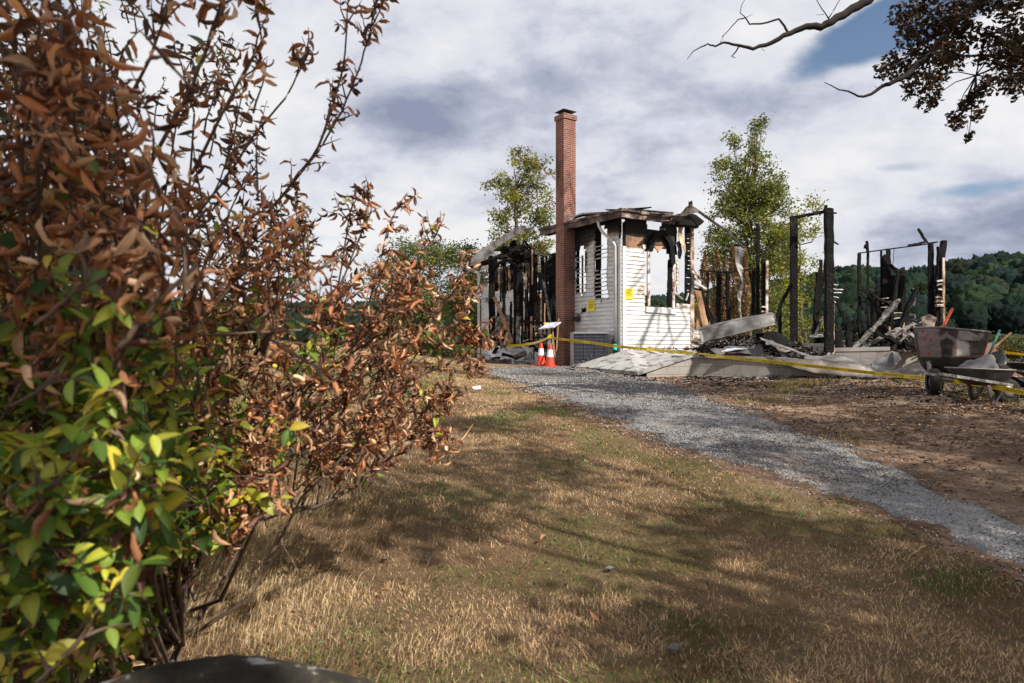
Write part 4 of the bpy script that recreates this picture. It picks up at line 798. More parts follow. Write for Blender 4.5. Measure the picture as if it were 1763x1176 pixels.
dn = Vector((0, .05, -.052)); w0 = [B0 + dn + Vector((.25, .08, .04)), C0 + dn, R1 + dn, R2 + dn, at(R2 + Vector((.9, 2.2, 0)), R2.z - .06), at(L1, C0.z - .06)]
prism_block('block_retaining_wall', w0, CZ - 1.0, M['block'], rampt)
# inner foundation walls under the burned rooms
fnd = thing('foundation_wall', 'grey capped block foundation under the blackened portal and stairs', 'foundation', P(1370, 640, 18.5))
def fwall(x0, y0, D0, x1, y1, D1, hpx, back=.35):
    a, b = P(x0, y0, D0), P(x1, y1, D1); d = (b - a); n = Vector((-d.y, d.x, 0)).normalized() * back; m_ = MB(); m_.box((a + b) / 2 + n / 2 + Vector((0, 0, -.05)), d / 2, n / 2, Vector((0, 0, .05))); put('wall_cap', m_, M['concrete'], fnd)
    i_ = d.normalized() * .03; n2 = n * .9; prism_block('block_courses', [a + i_ + n * .05 - Vector((0, 0, .101)), b - i_ + n * .05 - Vector((0, 0, .101)), b - i_ + n2 - Vector((0, 0, .101)), a + i_ + n2 - Vector((0, 0, .101))], CZ - 1.0, M['block'], fnd)
fwall(1364, 591, 18.9, 1426, 591, 18.3, 10); fwall(1436, 599, 18.6, 1532, 597, 18.2, 10); fwall(1532, 596, 20.3, 1640, 594, 20.3, 10)
# rubble floor
mb = MB(); mb.plate([P(1210, 604, 21.4), P(1350, 606, 18.9), P(1640, 603, 20.6), P(1680, 601, 26), P(1210, 600, 26)], .1); put('floor_slab', mb, M['concrete'], fnd)
# ================================================================== STANDING CHARRED TIMBER
def bm(mb, x0, y0, x1, y1, D0, D1=None, w=6, rough=.1, h=None, c=0.0, taper=(1, 1)):
    D1 = D1 or D0; ww = w / F * (D0 + D1) / 2; mb.beam(P(x0, y0, D0), P(x1, y1, D1), ww, h or ww * .8, rough, c=c, taper=taper)
def wood(name, label, cat, segs, mat='char', group=None, **k):
    mb = MB()
    for s in segs: bm(mb, *s[:4], s[4], None, s[5], *(s[6:7] or [.1]))
    return solo(name, mb, M[mat], label, cat, group)
pt = thing('charred_door_portal', 'tall blackened door portal, two thick posts with a lintel against the sky', 'door frame', P(1396, 600, 18.4))
for nm, seg, mt in (('post', [(1364.5, 588, 1364, 374, 18.8, 7), (1370.5, 588, 1370, 378, 18.8, 5)], 'char'), ('post', [(1427, 606, 1427, 361, 17.9, 13, .09)], 'char'), ('lintel', [(1360, 376, 1434, 362, 18.3, 6, .12), (1426, 366, 1439, 367, 18.2, 3, .2), (1419, 362, 1424, 354, 18.2, 4, .3)], 'char'),
                    ('post_face', [(1433.5, 622, 1433, 480, 17.9, 4.5, .12)], 'postwood')):
    mb = MB(); [bm(mb, *s[:4], s[4], None, s[5], *(s[6:7] or [.07])) for s in seg]; put(nm, mb, M[mt], pt)
for y, x1 in ((490, 1441), (498, 1450), (504, 1448), (511, 1443), (519, 1438)):
    mb = MB(); bm(mb, 1434, y, x1, y + rnd.uniform(0, 3), 17.85, None, 6, .09, .02); put('clapboard_scrap', mb, M['trim'], pt)
mb = MB(); bm(mb, 1434, 415, 1443, 421, 17.9, None, 2.5, .2); put('nail_splinter', mb, M['char'], pt)
wood('charred_post', 'tallest thin black post left of the portal, in front of the poplar', 'post', [(1304.5, 545, 1305, 385, 22.2, 5)], group='burned posts')
wood('charred_post', 'stubby black post just left of the tallest thin post', 'post', [(1296, 542, 1297, 466, 22.3, 5, .16), (1300, 545, 1300, 490, 22.4, 6, .2)], group='burned posts')
p_ = wood('charred_post', 'black post with a pale weathered board on its right edge', 'post', [(1314.5, 545, 1315, 447, 22, 7)], group='burned posts')
wood('pale_board', 'pale upright board fixed to the black post behind the big metal panel', 'board', [(1320, 546, 1320.5, 449, 21.9, 4, .04), (1311, 528, 1322, 529, 21.9, 3, .06), (1311, 536, 1322, 537, 21.9, 3, .06)], 'trimburnt')
fr = thing('charred_stud_row', 'row of black studs under a thin rail in front of the scorched evergreens', 'stud wall', P(1245, 590, 23))
mb = MB(); bm(mb, 1203, 466, 1236, 468, 23, None, 3, .15); bm(mb, 1236, 468, 1262, 469, 23, None, 3, .15); bm(mb, 1262, 469, 1306, 461, 23, None, 3, .15); put('rail', mb, M['char'], fr)
for x0, x1, w in ((1217, 1218.5, 4), (1236, 1237.5, 7), (1255, 1252, 6), (1210, 1210, 5)): mb = MB(); bm(mb, x0, 585, x1, 469 if x0 != 1210 else 528, 23, None, w, .12); put('stud', mb, M['char'], fr)
wood('leaning_charred_timber', 'black timber leaning down right from the blistered corner post', 'timber', [(1203, 498, 1236, 575, 22.6, 7, .14)], group='leaning burned timbers')
wood('split_brown_board', 'split brown board standing beside the blistered corner post', 'board', [(1200, 500, 1216, 570, 22.4, 9, .1), (1207, 510, 1200, 575, 22.8, 7, .1)], 'barewood')
wood('white_clapboard_bundle', 'broken white clapboards sticking out right of the corner post', 'clapboards', [(1194, 487, 1215, 498, 22, 7, .1), (1196, 474, 1206, 486, 22, 7, .12), (1192, 466, 1203, 478, 22, 6, .1), (1194, 480, 1208, 483, 22.1, 5, .1), (1194, 497, 1210, 500, 22.1, 4, .1)], 'trimburnt')
wood('low_clapboard_stack', 'low stub of white clapboards between the corner post and the big metal panel', 'clapboards', [(1192, 570, 1204, 571, 21, 9, .05), (1192, 579, 1206, 580, 21, 9, .05), (1190, 588, 1212, 589, 20.8, 8, .05), (1190, 597, 1216, 597, 20.6, 8, .05)], 'trimburnt')
wood('leaning_charred_timber', 'black strut rising right to the left portal post', 'timber', [(1335, 553, 1348, 515, 18.6, 6, .14), (1348, 515, 1362, 490, 18.7, 6, .14)], group='leaning burned timbers')
wood('charred_post', 'short black stump between the metal panel and the portal', 'post', [(1342, 590, 1343, 534, 18.8, 5, .12)], group='burned posts')
wood('charred_post', 'crooked black post standing inside the portal, near its right post', 'post', [(1402, 585, 1410, 470, 19.5, 8, .14), (1411, 510, 1413, 448, 19.5, 5, .12), (1400, 588, 1417, 470, 19.6, 5, .2)], group='burned posts')
wood('ashy_splinter', 'grey ashy splinter leaning at the foot of the crooked post', 'splinter', [(1400, 585, 1417, 545, 19.4, 4, .2), (1394, 580, 1416, 577, 19.3, 5, .3)], 'ashwood')
wood('charred_post', 'black stump right of the portal with a forked top', 'post', [(1462, 602, 1460, 552, 19, 9, .16), (1461, 560, 1476, 562, 19, 4, .2), (1460, 572, 1473, 556, 19, 4, .2)], group='burned posts')
wood('charred_post', 'low black stump at the foot of the portal', 'post', [(1442, 600, 1442, 568, 18.8, 9, .16)], group='burned posts')
wood('leaning_charred_timber', 'black crooked stick leaning between the portal and the forked stump', 'timber', [(1437, 512, 1448, 535, 19, 7, .16), (1448, 535, 1458, 566, 19, 5, .18), (1450, 500, 1462, 492, 19, 2.5, .2)], group='leaning burned timbers')
# right hand frame
rf = thing('charred_wall_frame', 'gaunt black wall frame with a thin top plate against the wooded ridge', 'wall frame', P(1545, 600, 21))
def part(nm, segs, mat='char'):
    mb = MB(); [bm(mb, *s[:4], s[4], None, s[5], *(s[6:7] or [.12])) for s in segs]; return put(nm, mb, M[mat], rf)
part('post', [(1479.5, 590, 1479, 436, 20.6, 5, .08)]); part('post', [(1494, 570, 1494, 435, 20.9, 3.5, .08), (1494, 435, 1492, 416, 20.9, 3.5, .2), (1488, 428, 1491, 422, 20.9, 4, .3)]); part('post', [(1517.5, 520, 1517, 432, 21.2, 3, .12)])
part('post', [(1521, 525, 1523, 440, 21.2, 8, .14)]); part('post', [(1530, 520, 1529, 429, 21.2, 6, .12)]); part('post', [(1534.5, 530, 1535, 474, 21.2, 8, .14)]); part('post', [(1510, 530, 1511, 486, 21.2, 6, .2)])
part('post', [(1552, 535, 1553, 465, 21, 10, .1)]); part('post', [(1604.5, 600, 1603, 419, 20.3, 6, .08), (1599.5, 600, 1600, 419, 20.3, 4, .08)])
part('post', [(1614, 530, 1618, 425, 20.2, 8, .1), (1620, 450, 1625, 415, 20.2, 8, .1), (1611, 600, 1615, 520, 20.2, 7, .1), (1608, 500, 1619, 450, 20.2, 6, .1)])
part('top_plate', [(1478, 436, 1530, 429, 20.8, 2.4, .08), (1530, 429, 1600, 420, 20.6, 2.4, .08), (1563, 423, 1597, 416.5, 20.5, 4.5, .15), (1597, 419, 1613, 417, 20.5, 3, .15)]); part('loose_rafter_end', [(1581, 394, 1595, 418, 20.5, 4, .1)])
part('brace', [(1531, 456, 1547, 469, 21, 5, .12)]); part('rail', [(1480, 553, 1496, 555, 20.7, 4, .15)]); part('pale_stud', [(1624.5, 600, 1624, 444, 20.1, 3.5, .06)], 'postwood'); part('lower_screen', [(1508, 565, 1506, 512, 21.3, 14, .12), (1517, 560, 1516, 520, 21.4, 10, .12)])
part('siding_scraps', [(1613, 484, 1622, 483, 20.1, 4), (1613, 491, 1622, 490, 20.1, 4), (1611, 512, 1621, 512, 20.1, 5), (1611, 519, 1622, 518, 20.1, 5), (1611, 526, 1622, 526, 20.1, 5), (1615, 498, 1621, 498, 20.1, 4)], 'trimburnt')
wd = lambda lab, segs, mat='char', nm='leaning_charred_timber', g='leaning burned timbers': wood(nm, lab, 'timber', segs, mat, g)
wd('long black brace falling right from the leftmost post of the wall frame', [(1480, 496, 1534, 526, 20.4, 6, .14)]); wd('second shorter black brace just under the long one', [(1494, 512, 1522, 545, 20.5, 4.5, .16)])
wd('black rafter leaning left from the pale hooked splinter', [(1578, 496, 1548, 565, 20, 8, .16), (1548, 565, 1536, 585, 20, 8, .16)]); wd('thin black stick crossing the middle of the timber heap', [(1546, 470, 1530, 575, 20.6, 5, .2)])
wd('thick black timber behind the whitish one', [(1520, 600, 1560, 545, 20.2, 12, .2)]); wd('low black log lying at the right of the heap', [(1555, 594, 1606, 602, 19.2, 14, .12)])
wd('thick pale ash covered beam slanting up right from the foundation cap', [(1468, 600, 1502, 568, 19.6, 8, .22), (1502, 568, 1546, 520, 19.8, 6.5, .22)], 'ashwood', 'ash_covered_beam', 'pale ash covered beams')
wd('second pale beam lying flatter beside the thick ashy one', [(1483, 600, 1520, 580, 19.5, 6, .2), (1520, 580, 1548, 566, 19.5, 6, .2)], 'ashwood', 'ash_covered_beam', 'pale ash covered beams')
wd('short ashy beam with raised tip in the centre of the heap', [(1538, 580, 1573, 557, 19.4, 7, .24)], 'ashwood', 'ash_covered_beam', 'pale ash covered beams')
wd('pale hooked splinter standing on the leaning black rafter', [(1571, 528, 1575, 498, 20.1, 4, .3)], 'ashwood', 'ash_covered_beam', 'pale ash covered beams')
wd('grey diagonal beam top left of the heap', [(1520, 545, 1546, 518, 20.3, 7, .25)], 'ashwood', 'ash_covered_beam', 'pale ash covered beams')
for k in range(22):
    x, y = rnd.uniform(1478, 1612), rnd.uniform(575, 603); a_ = rnd.uniform(-1.2, 1.2); l_ = rnd.uniform(14, 48); D_ = rnd.uniform(19.3, 21); wood('buried_timber', 'splintered black timber half buried in the dark heap of the collapsed room', 'timber', [(x, y, x + math.sin(a_) * l_, y - math.cos(a_) * l_, D_, rnd.uniform(3, 8), .2)], 'char' if k % 5 else 'ashwood', 'splintered timbers in the heap')
mb = MB()
for (x, y, w) in ((1524, 514, 16), (1528, 520, 16), (1524, 530, 14), (1546, 540, 22), (1548, 547, 22), (1552, 556, 18), (1556, 563, 20), (1555, 571, 20), (1558, 579, 16), (1515, 560, 14), (1517, 552, 12), (1520, 568, 12), (1512, 575, 12)): bm(mb, x - w / 2, y + rnd.uniform(-1, 2), x + w / 2, y + rnd.uniform(-2, 1), 20.7, None, 5, .08, .03)
solo('clapboard_wreck', mb, M['trimburnt'], 'stepped white clapboard remains inside the black timber heap', 'clapboards')
for lab, s in (('bare orange stud in the heap, left one', (1531, 600, 1531, 562, 20.0, 3)), ('bare orange stud in the heap, tallest one', (1555, 600, 1555, 555, 20.0, 3.5)), ('bare orange stud right of the heap', (1581, 602, 1581, 575, 19.8, 3.5)), ('bare brown stud close to the mixer', (1590, 602, 1589, 545, 19.9, 3))): wood('bare_stud', lab, 'stud', [s], 'barewood', 'unburned studs in the heap')
mb = MB(); mb.sheet([P(1552, 567, 19.6), P(1570, 573, 19.5), P(1583, 590, 19.4)], [P(1552, 571, 19.5), P(1568, 577, 19.4), P(1580, 592, 19.3)], .02, 10, 3, .03, seed=8); solo('curled_tin_strip', mb, M['metal'], 'curled pale tin strip hanging from the timber heap toward the mixer', 'metal strip')
mb = MB(); mb.sheet([P(1588, 545, 19.5), P(1600, 540, 19.5), P(1612, 548, 19.5)], [P(1590, 572, 19.3), P(1600, 570, 19.3), P(1612, 568, 19.3)], .02, 8, 6, .06, seed=18); solo('scorched_tin_sheet', mb, M['roof'], 'brown scorched sheet standing behind the mixer drum', 'metal sheet')
# ================================================================== METAL PANELS, SHEETS
def sheetobj(name, label, top, bot, mat='metal', cat='metal sheet', seed=1, wob=.03, thick=.012, bulge=0, nu=18, nv=5, group='scorched metal sheets'):
    mb = MB(); mb.sheet([P(*p) for p in top], [P(*p) for p in bot], thick, nu, nv, wob, 0, seed, bulge); return solo(name, mb, M[mat], label, cat, group, True)
mb = MB(); a, b, c, d = P(1203, 568, 17.9), P(1333, 540, 17.6), P(1337, 559, 17.5), P(1208, 590, 17.8)
mb.sheet([a, a.lerp(b, .33) + Vector((0, 0, .03)), a.lerp(b, .66) + Vector((0, 0, .03)), b], [d, d.lerp(c, .33) + Vector((0, 0, -.02)), d.lerp(c, .66), c], .02, 22, 6, .02, seed=2)
bk = Vector((.05, .42, .06)); mb.sheet([a + bk, a.lerp(b, .5) + bk + Vector((0, 0, .03)), b + bk], [a, a.lerp(b, .5) + Vector((0, 0, .04)), b], .02, 14, 3, .01, seed=3); mb.sheet([d, d.lerp(c, .5), c], [d + Vector((0, .1, 0)), d.lerp(c, .5) + Vector((0, .1, -.02)), c + Vector((0, .12, .02))], .02, 12, 2, .01, seed=4)
mb.plate([b, b + bk, c + bk * .7, c], .02); solo('tilted_duct_panel', mb, M['metal'], 'long scorched grey box panel propped at a tilt on the ramp landing', 'metal panel', None, True)
sheetobj('curved_tin_trough', 'long curved tin trough lying under the tilted grey panel', [(1222, 602, 17.9), (1270, 601, 17.9), (1305, 594, 17.8), (1310, 588, 17.8)], [(1250, 607, 17.4), (1290, 608, 17.3), (1312, 614, 17.2), (1323, 611, 17.2)], seed=6, bulge=.12)
sheetobj('blue_grey_sheet', 'flat bluish sheet lying under the tilted grey panel', [(1248, 597, 18.2), (1282, 596, 18.2)], [(1242, 604, 17.8), (1288, 601, 17.8)], 'panel', seed=7)
sheetobj('crumpled_white_sheet', 'crumpled white tin leaf standing right of the tilted panel', [(1308, 580, 17.6), (1320, 588, 17.6), (1345, 600, 17.4)], [(1318, 594, 17.4), (1338, 602, 17.3), (1360, 608, 17.2)], 'metalw', seed=22, wob=.08)
sheetobj('charred_ridge_board', 'thick black curled board right of the tilted panel', [(1302, 573, 17.9), (1330, 570, 17.9), (1350, 580, 17.8), (1368, 590, 17.7)], [(1312, 588, 17.6), (1335, 590, 17.5), (1352, 595, 17.4), (1368, 600, 17.4)], 'char', 'board', seed=9, bulge=.12, thick=.05)
sheetobj('long_grey_gutter', 'long thin grey gutter sloping down to the right in front of the portal', [(1316, 584, 17.2), (1345, 592, 17), (1375, 605, 16.9), (1405, 614, 16.8)], [(1318, 590, 17.1), (1348, 598, 16.9), (1378, 609, 16.8), (1405, 616, 16.7)], seed=10, wob=.015)
sheetobj('bowed_white_sheet', 'broad bowed white sheet lying in front of the capped foundation', [(1383, 612, 17), (1420, 611, 17), (1455, 612, 17), (1480, 614, 16.9), (1505, 622, 16.6)], [(1385, 618, 16.6), (1420, 620, 16.4), (1455, 622, 16.4), (1485, 626, 16.4), (1508, 631, 16.4)], 'metal', seed=11, wob=.035)
sheetobj('dull_brown_sheet', 'dull brown flank of sheet metal on edge below the bowed white one', [(1345, 616, 16.4), (1400, 619, 16.2), (1460, 623, 16.1), (1508, 630, 16.1)], [(1360, 632, 16.1), (1400, 640, 16), (1455, 647, 15.9), (1505, 648, 15.9)], seed=13, wob=.03, mat='metald')
sheetobj('folded_grey_sheet', 'upright folded grey sheet with rounded top right of the bowed white one', [(1502, 623, 16.5), (1520, 611, 16.6), (1535, 604, 16.7), (1540, 605, 16.6)], [(1498, 650, 15.9), (1515, 648, 15.9), (1532, 636, 16), (1540, 630, 16)], seed=14, wob=.03, bulge=.1)
sheetobj('folded_sheet_flap', 'shaded triangular flap folded back from the upright grey sheet', [(1537, 604, 16.6), (1548, 606, 16.8), (1554, 616, 16.8)], [(1540, 630, 16), (1544, 626, 16.3), (1552, 618, 16.7)], seed=17, wob=.02)
sheetobj('low_tin_sheet', 'low tin sheet edge running from the folded sheet to the mixer', [(1535, 636, 16), (1565, 629, 16), (1598, 620, 16)], [(1500, 651, 15.6), (1560, 650, 15.6), (1602, 640, 15.7)], seed=19, wob=.03, mat='metald')
sheetobj('charred_sheet', 'black charred sheet below the tape left of the folded sheet', [(1350, 618, 16.9), (1390, 622, 16.9), (1400, 626, 16.9)], [(1348, 632, 16.6), (1390, 640, 16.5), (1425, 644, 16.4)], 'char', seed=20)
# rubble heaps: countless fragments
def heap(name, label, regions, n, mats=('char',), seed=5, rmin=.02, rmax=.07, lift=.5):
    mbs = MB()
    for k in range(n):
        (poly, D0, D1, h) = regions[rnd.randrange(len(regions))]; xs_ = [p[0] for p in poly]; ys_ = [p[1] for p in poly]
        for _ in range(30):
            x, y = rnd.uniform(min(xs_), max(xs_)), rnd.uniform(min(ys_), max(ys_))
            if inpoly(x, y, poly): break
        t = (y - min(ys_)) / (max(ys_) - min(ys_) + 1e-6); q = P(x, y, D0 + (D1 - D0) * t); r = rnd.uniform(rmin, rmax); mi = rnd.choices(range(len(mats)), [1] + [.35] * (len(mats) - 1))[0]
        if rnd.random() < .5: mbs.chunk(q, r * 1.3, 0, .6, mi)
        else: d = Vector((rnd.uniform(-1, 1), rnd.uniform(-1, 1), rnd.uniform(-.4, .5))).normalized() * r * rnd.uniform(2, 5); mbs.beam(q - d, q + d, r * rnd.uniform(.3, .8), r * rnd.uniform(.2, .6), .2, 3, 0, mi=mi)
    o = put(name, mbs, [M[m_] for m_ in mats]); tag(o, label, None, None, 'stuff'); return o
mats = ('char', 'char', 'roof', 'ashwood', 'metald', 'metald')
heap('burnt_debris', 'black and brown rubble heaped on landing and inside foundation', [([(1200, 598), (1230, 588), (1290, 575), (1310, 590), (1300, 606), (1200, 610)], 19.6, 17.9, 0), ([(1300, 588), (1370, 590), (1420, 612), (1420, 622), (1320, 612)], 18.2, 17.1, 0), ([(1440, 590), (1520, 560), (1600, 560), (1640, 600), (1600, 612), (1440, 602)], 21.0, 19.3, 0), ([(1480, 580), (1520, 545), (1590, 550), (1600, 590)], 20.9, 20.2, 0)], 2700, mats, rmin=.018, rmax=.062)
heap('charred_litter', 'scorched litter scattered along the foot of the walls and slab', [([(985, 625), (1090, 598), (1190, 600), (1180, 607), (1100, 618), (990, 633)], 20.6, 20.0, 0)], 200, ('char', 'roof', 'ashwood'), rmin=.012, rmax=.035)
heap('wing_rubble', 'fallen lath and plaster rubble inside the gutted wing', [([(850, 585), (880, 575), (957, 560), (957, 600), (850, 600)], 26.8, 24.6, 0), ([(920, 560), (957, 560), (957, 625), (925, 615)], 24, 22.9, 0)], 420, ('char', 'trimburnt', 'barewood', 'ashwood'), rmin=.02, rmax=.06)
def ground_litter(name, label, poly, n, mats, rmin, rmax):
    mbs = MB(); W_ = wpoly(poly); xs_ = [p[0] for p in W_]; ys_ = [p[1] for p in W_]; pts = []
    while len(pts) < n:
        x, y = rnd.uniform(min(xs_), max(xs_)), rnd.uniform(min(ys_), max(ys_))
        if inpoly(x, y, W_): pts.append((x, y))
    Z = gz(np.array([p[0] for p in pts]), np.array([p[1] for p in pts]))
    for (x, y), z in zip(pts, Z):
        r = rnd.uniform(rmin, rmax) * rnd.uniform(.5, 1); mi = rnd.choices(range(len(mats)), [1] + [.4] * (len(mats) - 1))[0]
        if rnd.random() < .6: mbs.chunk((x, y, z + r * .2 + .02), r, 0, .6, mi)
        else: d = Vector((rnd.uniform(-1, 1), rnd.uniform(-1, 1), rnd.uniform(-.1, .2))).normalized() * r * 3; mbs.beam(Vector((x, y, z + r * .4 + .03)) - d, Vector((x, y, z + r * .4 + .03)) + d, r * .5, r * .3, .2, 3, 0, mi=mi)
    o = put(name, mbs, [M[m_] for m_ in mats]); tag(o, label, None, None, 'stuff'); return o
ground_litter('yard_litter', 'small burnt scraps and clods on the dirt yard', [(960, 632), (1100, 651), (1430, 652), (1600, 655), (1763, 662), (1763, 720), (1500, 690), (1250, 670), (1000, 646)], 1100, ('char', 'dirt', 'roof', 'metalw'), .02, .06)
ground_litter('wall_foot_rubble', 'line of charred rubble at the foot of the block wall', [(1180, 651), (1430, 648), (1600, 650), (1600, 656), (1430, 656), (1180, 656)], 420, ('char', 'roof', 'ashwood'), .03, .09)
ground_litter('mixer_rubble', 'burnt rubble on the ground around mixer and wheelbarrows', [(1600, 645), (1700, 650), (1850, 660), (1850, 690), (1700, 676), (1620, 664)], 380, ('char', 'roof', 'metalw', 'ashwood'), .03, .10)
ground_litter('clods', 'loose reddish clods over the dirt yard', [(1200, 660), (1763, 690), (1850, 900), (1600, 810), (1400, 745), (1250, 695)], 1300, ('dirt',), .012, .04)
X_ = None
# burnt wiring drooping out of the heap
for k, (lab, pts) in enumerate((('thin burnt wire looping out of the rubble left of the portal', [(1290, 596, 17.8), (1305, 585, 17.7), (1318, 592, 17.6), (1330, 583, 17.6), (1345, 596, 17.5)]), ('thin burnt wire sagging across the timber heap', [(1500, 545, 20), (1515, 572, 19.8), (1535, 560, 19.8), (1560, 585, 19.6), (1590, 570, 19.6)]), ('wire hanging from the thin top plate of the wall frame', [(1540, 428, 20.7), (1538, 450, 20.6), (1542, 470, 20.6), (1537, 492, 20.6)]))):
    q = [P(*p) for p in pts]; sm = []
    for i in range(len(q) - 1):
        for j in range(4): sm.append(q[i].lerp(q[i + 1], j / 4) + Vector((rnd.uniform(-.03, .03), rnd.uniform(-.03, .03), rnd.uniform(-.03, .03))))
    mb = MB(); mb.tube(sm + [q[-1]], .009, 5); solo('burnt_wire', mb, M['char'], lab, 'wire', 'burnt wires')
# wreckage in front of the wing
sheetobj('fallen_white_panel', 'fallen white wall panel leaning at the foot of the wing', [(838, 602, 24.6), (860, 596, 24.8), (885, 610, 24.6)], [(845, 618, 24.2), (862, 614, 24.2), (884, 617, 24.2)], 'trim', 'panel', seed=31)
sheetobj('tan_fallen_roofing', 'brownish roofing sheet lying flat before the wing', [(830, 622, 24.5), (850, 616, 24.6), (880, 622, 24.4)], [(825, 630, 23.6), (850, 628, 23.4), (882, 626, 23.6)], 'roof', 'roofing', seed=32, wob=.06)
sheetobj('glass_shard', 'pale glassy sheet shard leaning on the low white wall', [(904, 613, 24.3), (917, 602, 24.5)], [(900, 621, 24), (917, 621, 24.1)], 'metalw', 'shard', seed=33, wob=.01)
sheetobj('silver_tin_scrap', 'silvery tin scrap flat on the ground left of the cones', [(884, 620, 23.6), (905, 619, 23.8), (922, 618, 23.8)], [(886, 627, 23.2), (905, 627, 23.2), (921, 625, 23.3)], 'metalw', seed=34, wob=.05)
sheetobj('far_left_gutter', 'white gutter fallen at the outer left corner of the house', [(812, 628, 24), (824, 618, 24.3), (830, 612, 24.5)], [(812, 632, 23.8), (826, 624, 24), (832, 618, 24.3)], 'metalw', 'gutter', seed=35)
for lab, seg, mt in (('long brown split plank leaning inside the wing opening', [(851, 512, 867, 550, 25.9, 7, .12), (867, 550, 881, 592, 25.4, 8, .12)], 'barewood'), ('thin white lath leaning beside the brown plank', [(874, 570, 868, 594, 25, 3, .1)], 'trimburnt'), ('dark leaning plank left of the white lath', [(870, 568, 855, 600, 25.2, 6, .15), (856, 598, 846, 616, 24.4, 7, .15)], 'char'),
                     ('black rafter slanting across the white inner wall', [(900, 512, 918, 545, 26, 5, .15)], 'char'), ('pale lath hanging from the top of the wing opening', [(890, 440, 900, 468, 26, 4, .1), (900, 468, 910, 495, 26, 7, .1)], 'ashwood'), ('brown charred log lying on the low white wall', [(886, 616, 903, 609, 23.9, 10, .2)], 'roof'), ('black plank lying before the low white wall', [(866, 610, 890, 616, 24, 6, .2)], 'char'),
                     ('grey slat propped behind the sign panel', [(928, 572, 945, 596, 23.2, 4, .15), (925, 574, 940, 573, 23.2, 3, .1)], 'ashwood')): wood('leaning_plank', lab, 'plank', seg, mt, 'planks leaning in the wing')
for lab, seg, mt in (('thin wooden stick leaning on the brick chimney, left one', [(955, 625, 951, 560, 22.0, 2.5, .08)], 'barewood'), ('forked ashy stick left of the chimney foot', [(957, 628, 948, 582, 22.1, 4, .2), (948, 582, 945, 566, 22.1, 2.5, .2), (951, 620, 961, 590, 22.1, 3, .2)], 'ashwood'), ('tall thin stick leaning on the chimney face', [(958, 604, 962, 548, 21.8, 1.6, .05)], 'barewood')): wood('leaning_stick', lab, 'stick', seg, mt, 'sticks by the chimney')
# ================================================================== AC UNIT
aF = P(987.5, 629, 20.35); ac = thing('air_conditioner', 'large dark grey outdoor air conditioner between the brick chimney and teal drain pipe', 'air conditioner', (aF.x, aF.y, aF.z))
w_ = P(1046, 629, 20.15) - P(987.5, 629, 20.35); w_.z = 0; n_ = Vector((-w_.y, w_.x, 0)).normalized() * .75; hh = P(987.5, 573, 20.35).z - aF.z
mb = MB(); o0 = Vector(aF); L_ = P(982, 629, 20.75) - aF; L_ = Vector((L_.x, L_.y, 0)); q = [o0, o0 + w_, o0 + w_ + n_, o0 + n_ + L_ * 1.0, o0 + L_]
mb.plate([at(p, aF.z + hh) for p in q], .05); mb.plate([at(p, aF.z + .02) for p in q], .05)
mb.box(o0 + L_ * .5 + Vector((0, 0, hh / 2)), L_ * .5, n_.normalized() * .01, Vector((0, 0, hh / 2)))
put('casing', mb, M['acbox'], ac)
mb = MB(); nn_ = n_.normalized(); mb.box(o0 + w_ * .5 + nn_ * .06 + Vector((0, 0, hh / 2)), w_ * .49, nn_ * .03, Vector((0, 0, hh * .47))); mb.box(o0 + w_ + n_ * .5 - w_.normalized() * .06 + Vector((0, 0, hh / 2)), w_.normalized() * .03, n_ * .48, Vector((0, 0, hh * .47))); put('condenser_fins', mb, M['fins'], ac)
mb = MB()
for k in range(1, 9): mb.box(o0 + w_ * .5 + nn_ * .012 + Vector((0, 0, hh * k / 9)), w_ * .5, nn_ * .004, Vector((0, 0, .0035)))
for k in range(1, 3): mb.box(o0 + w_ * (k / 3) + nn_ * .006 + Vector((0, 0, hh / 2)), w_.normalized() * .004, nn_ * .005, Vector((0, 0, hh / 2)))
put('wire_grille', mb, M['grille'], ac)
mb = MB(); mb.lathe([(0, 0), (.035, 0), (.035, .02), (0, .02)], 14, o0 + L_ * .35 + Vector((0, -.015, hh * .68)), axis=(0, -1, 0)); put('service_valve', mb, M['galv'], ac)
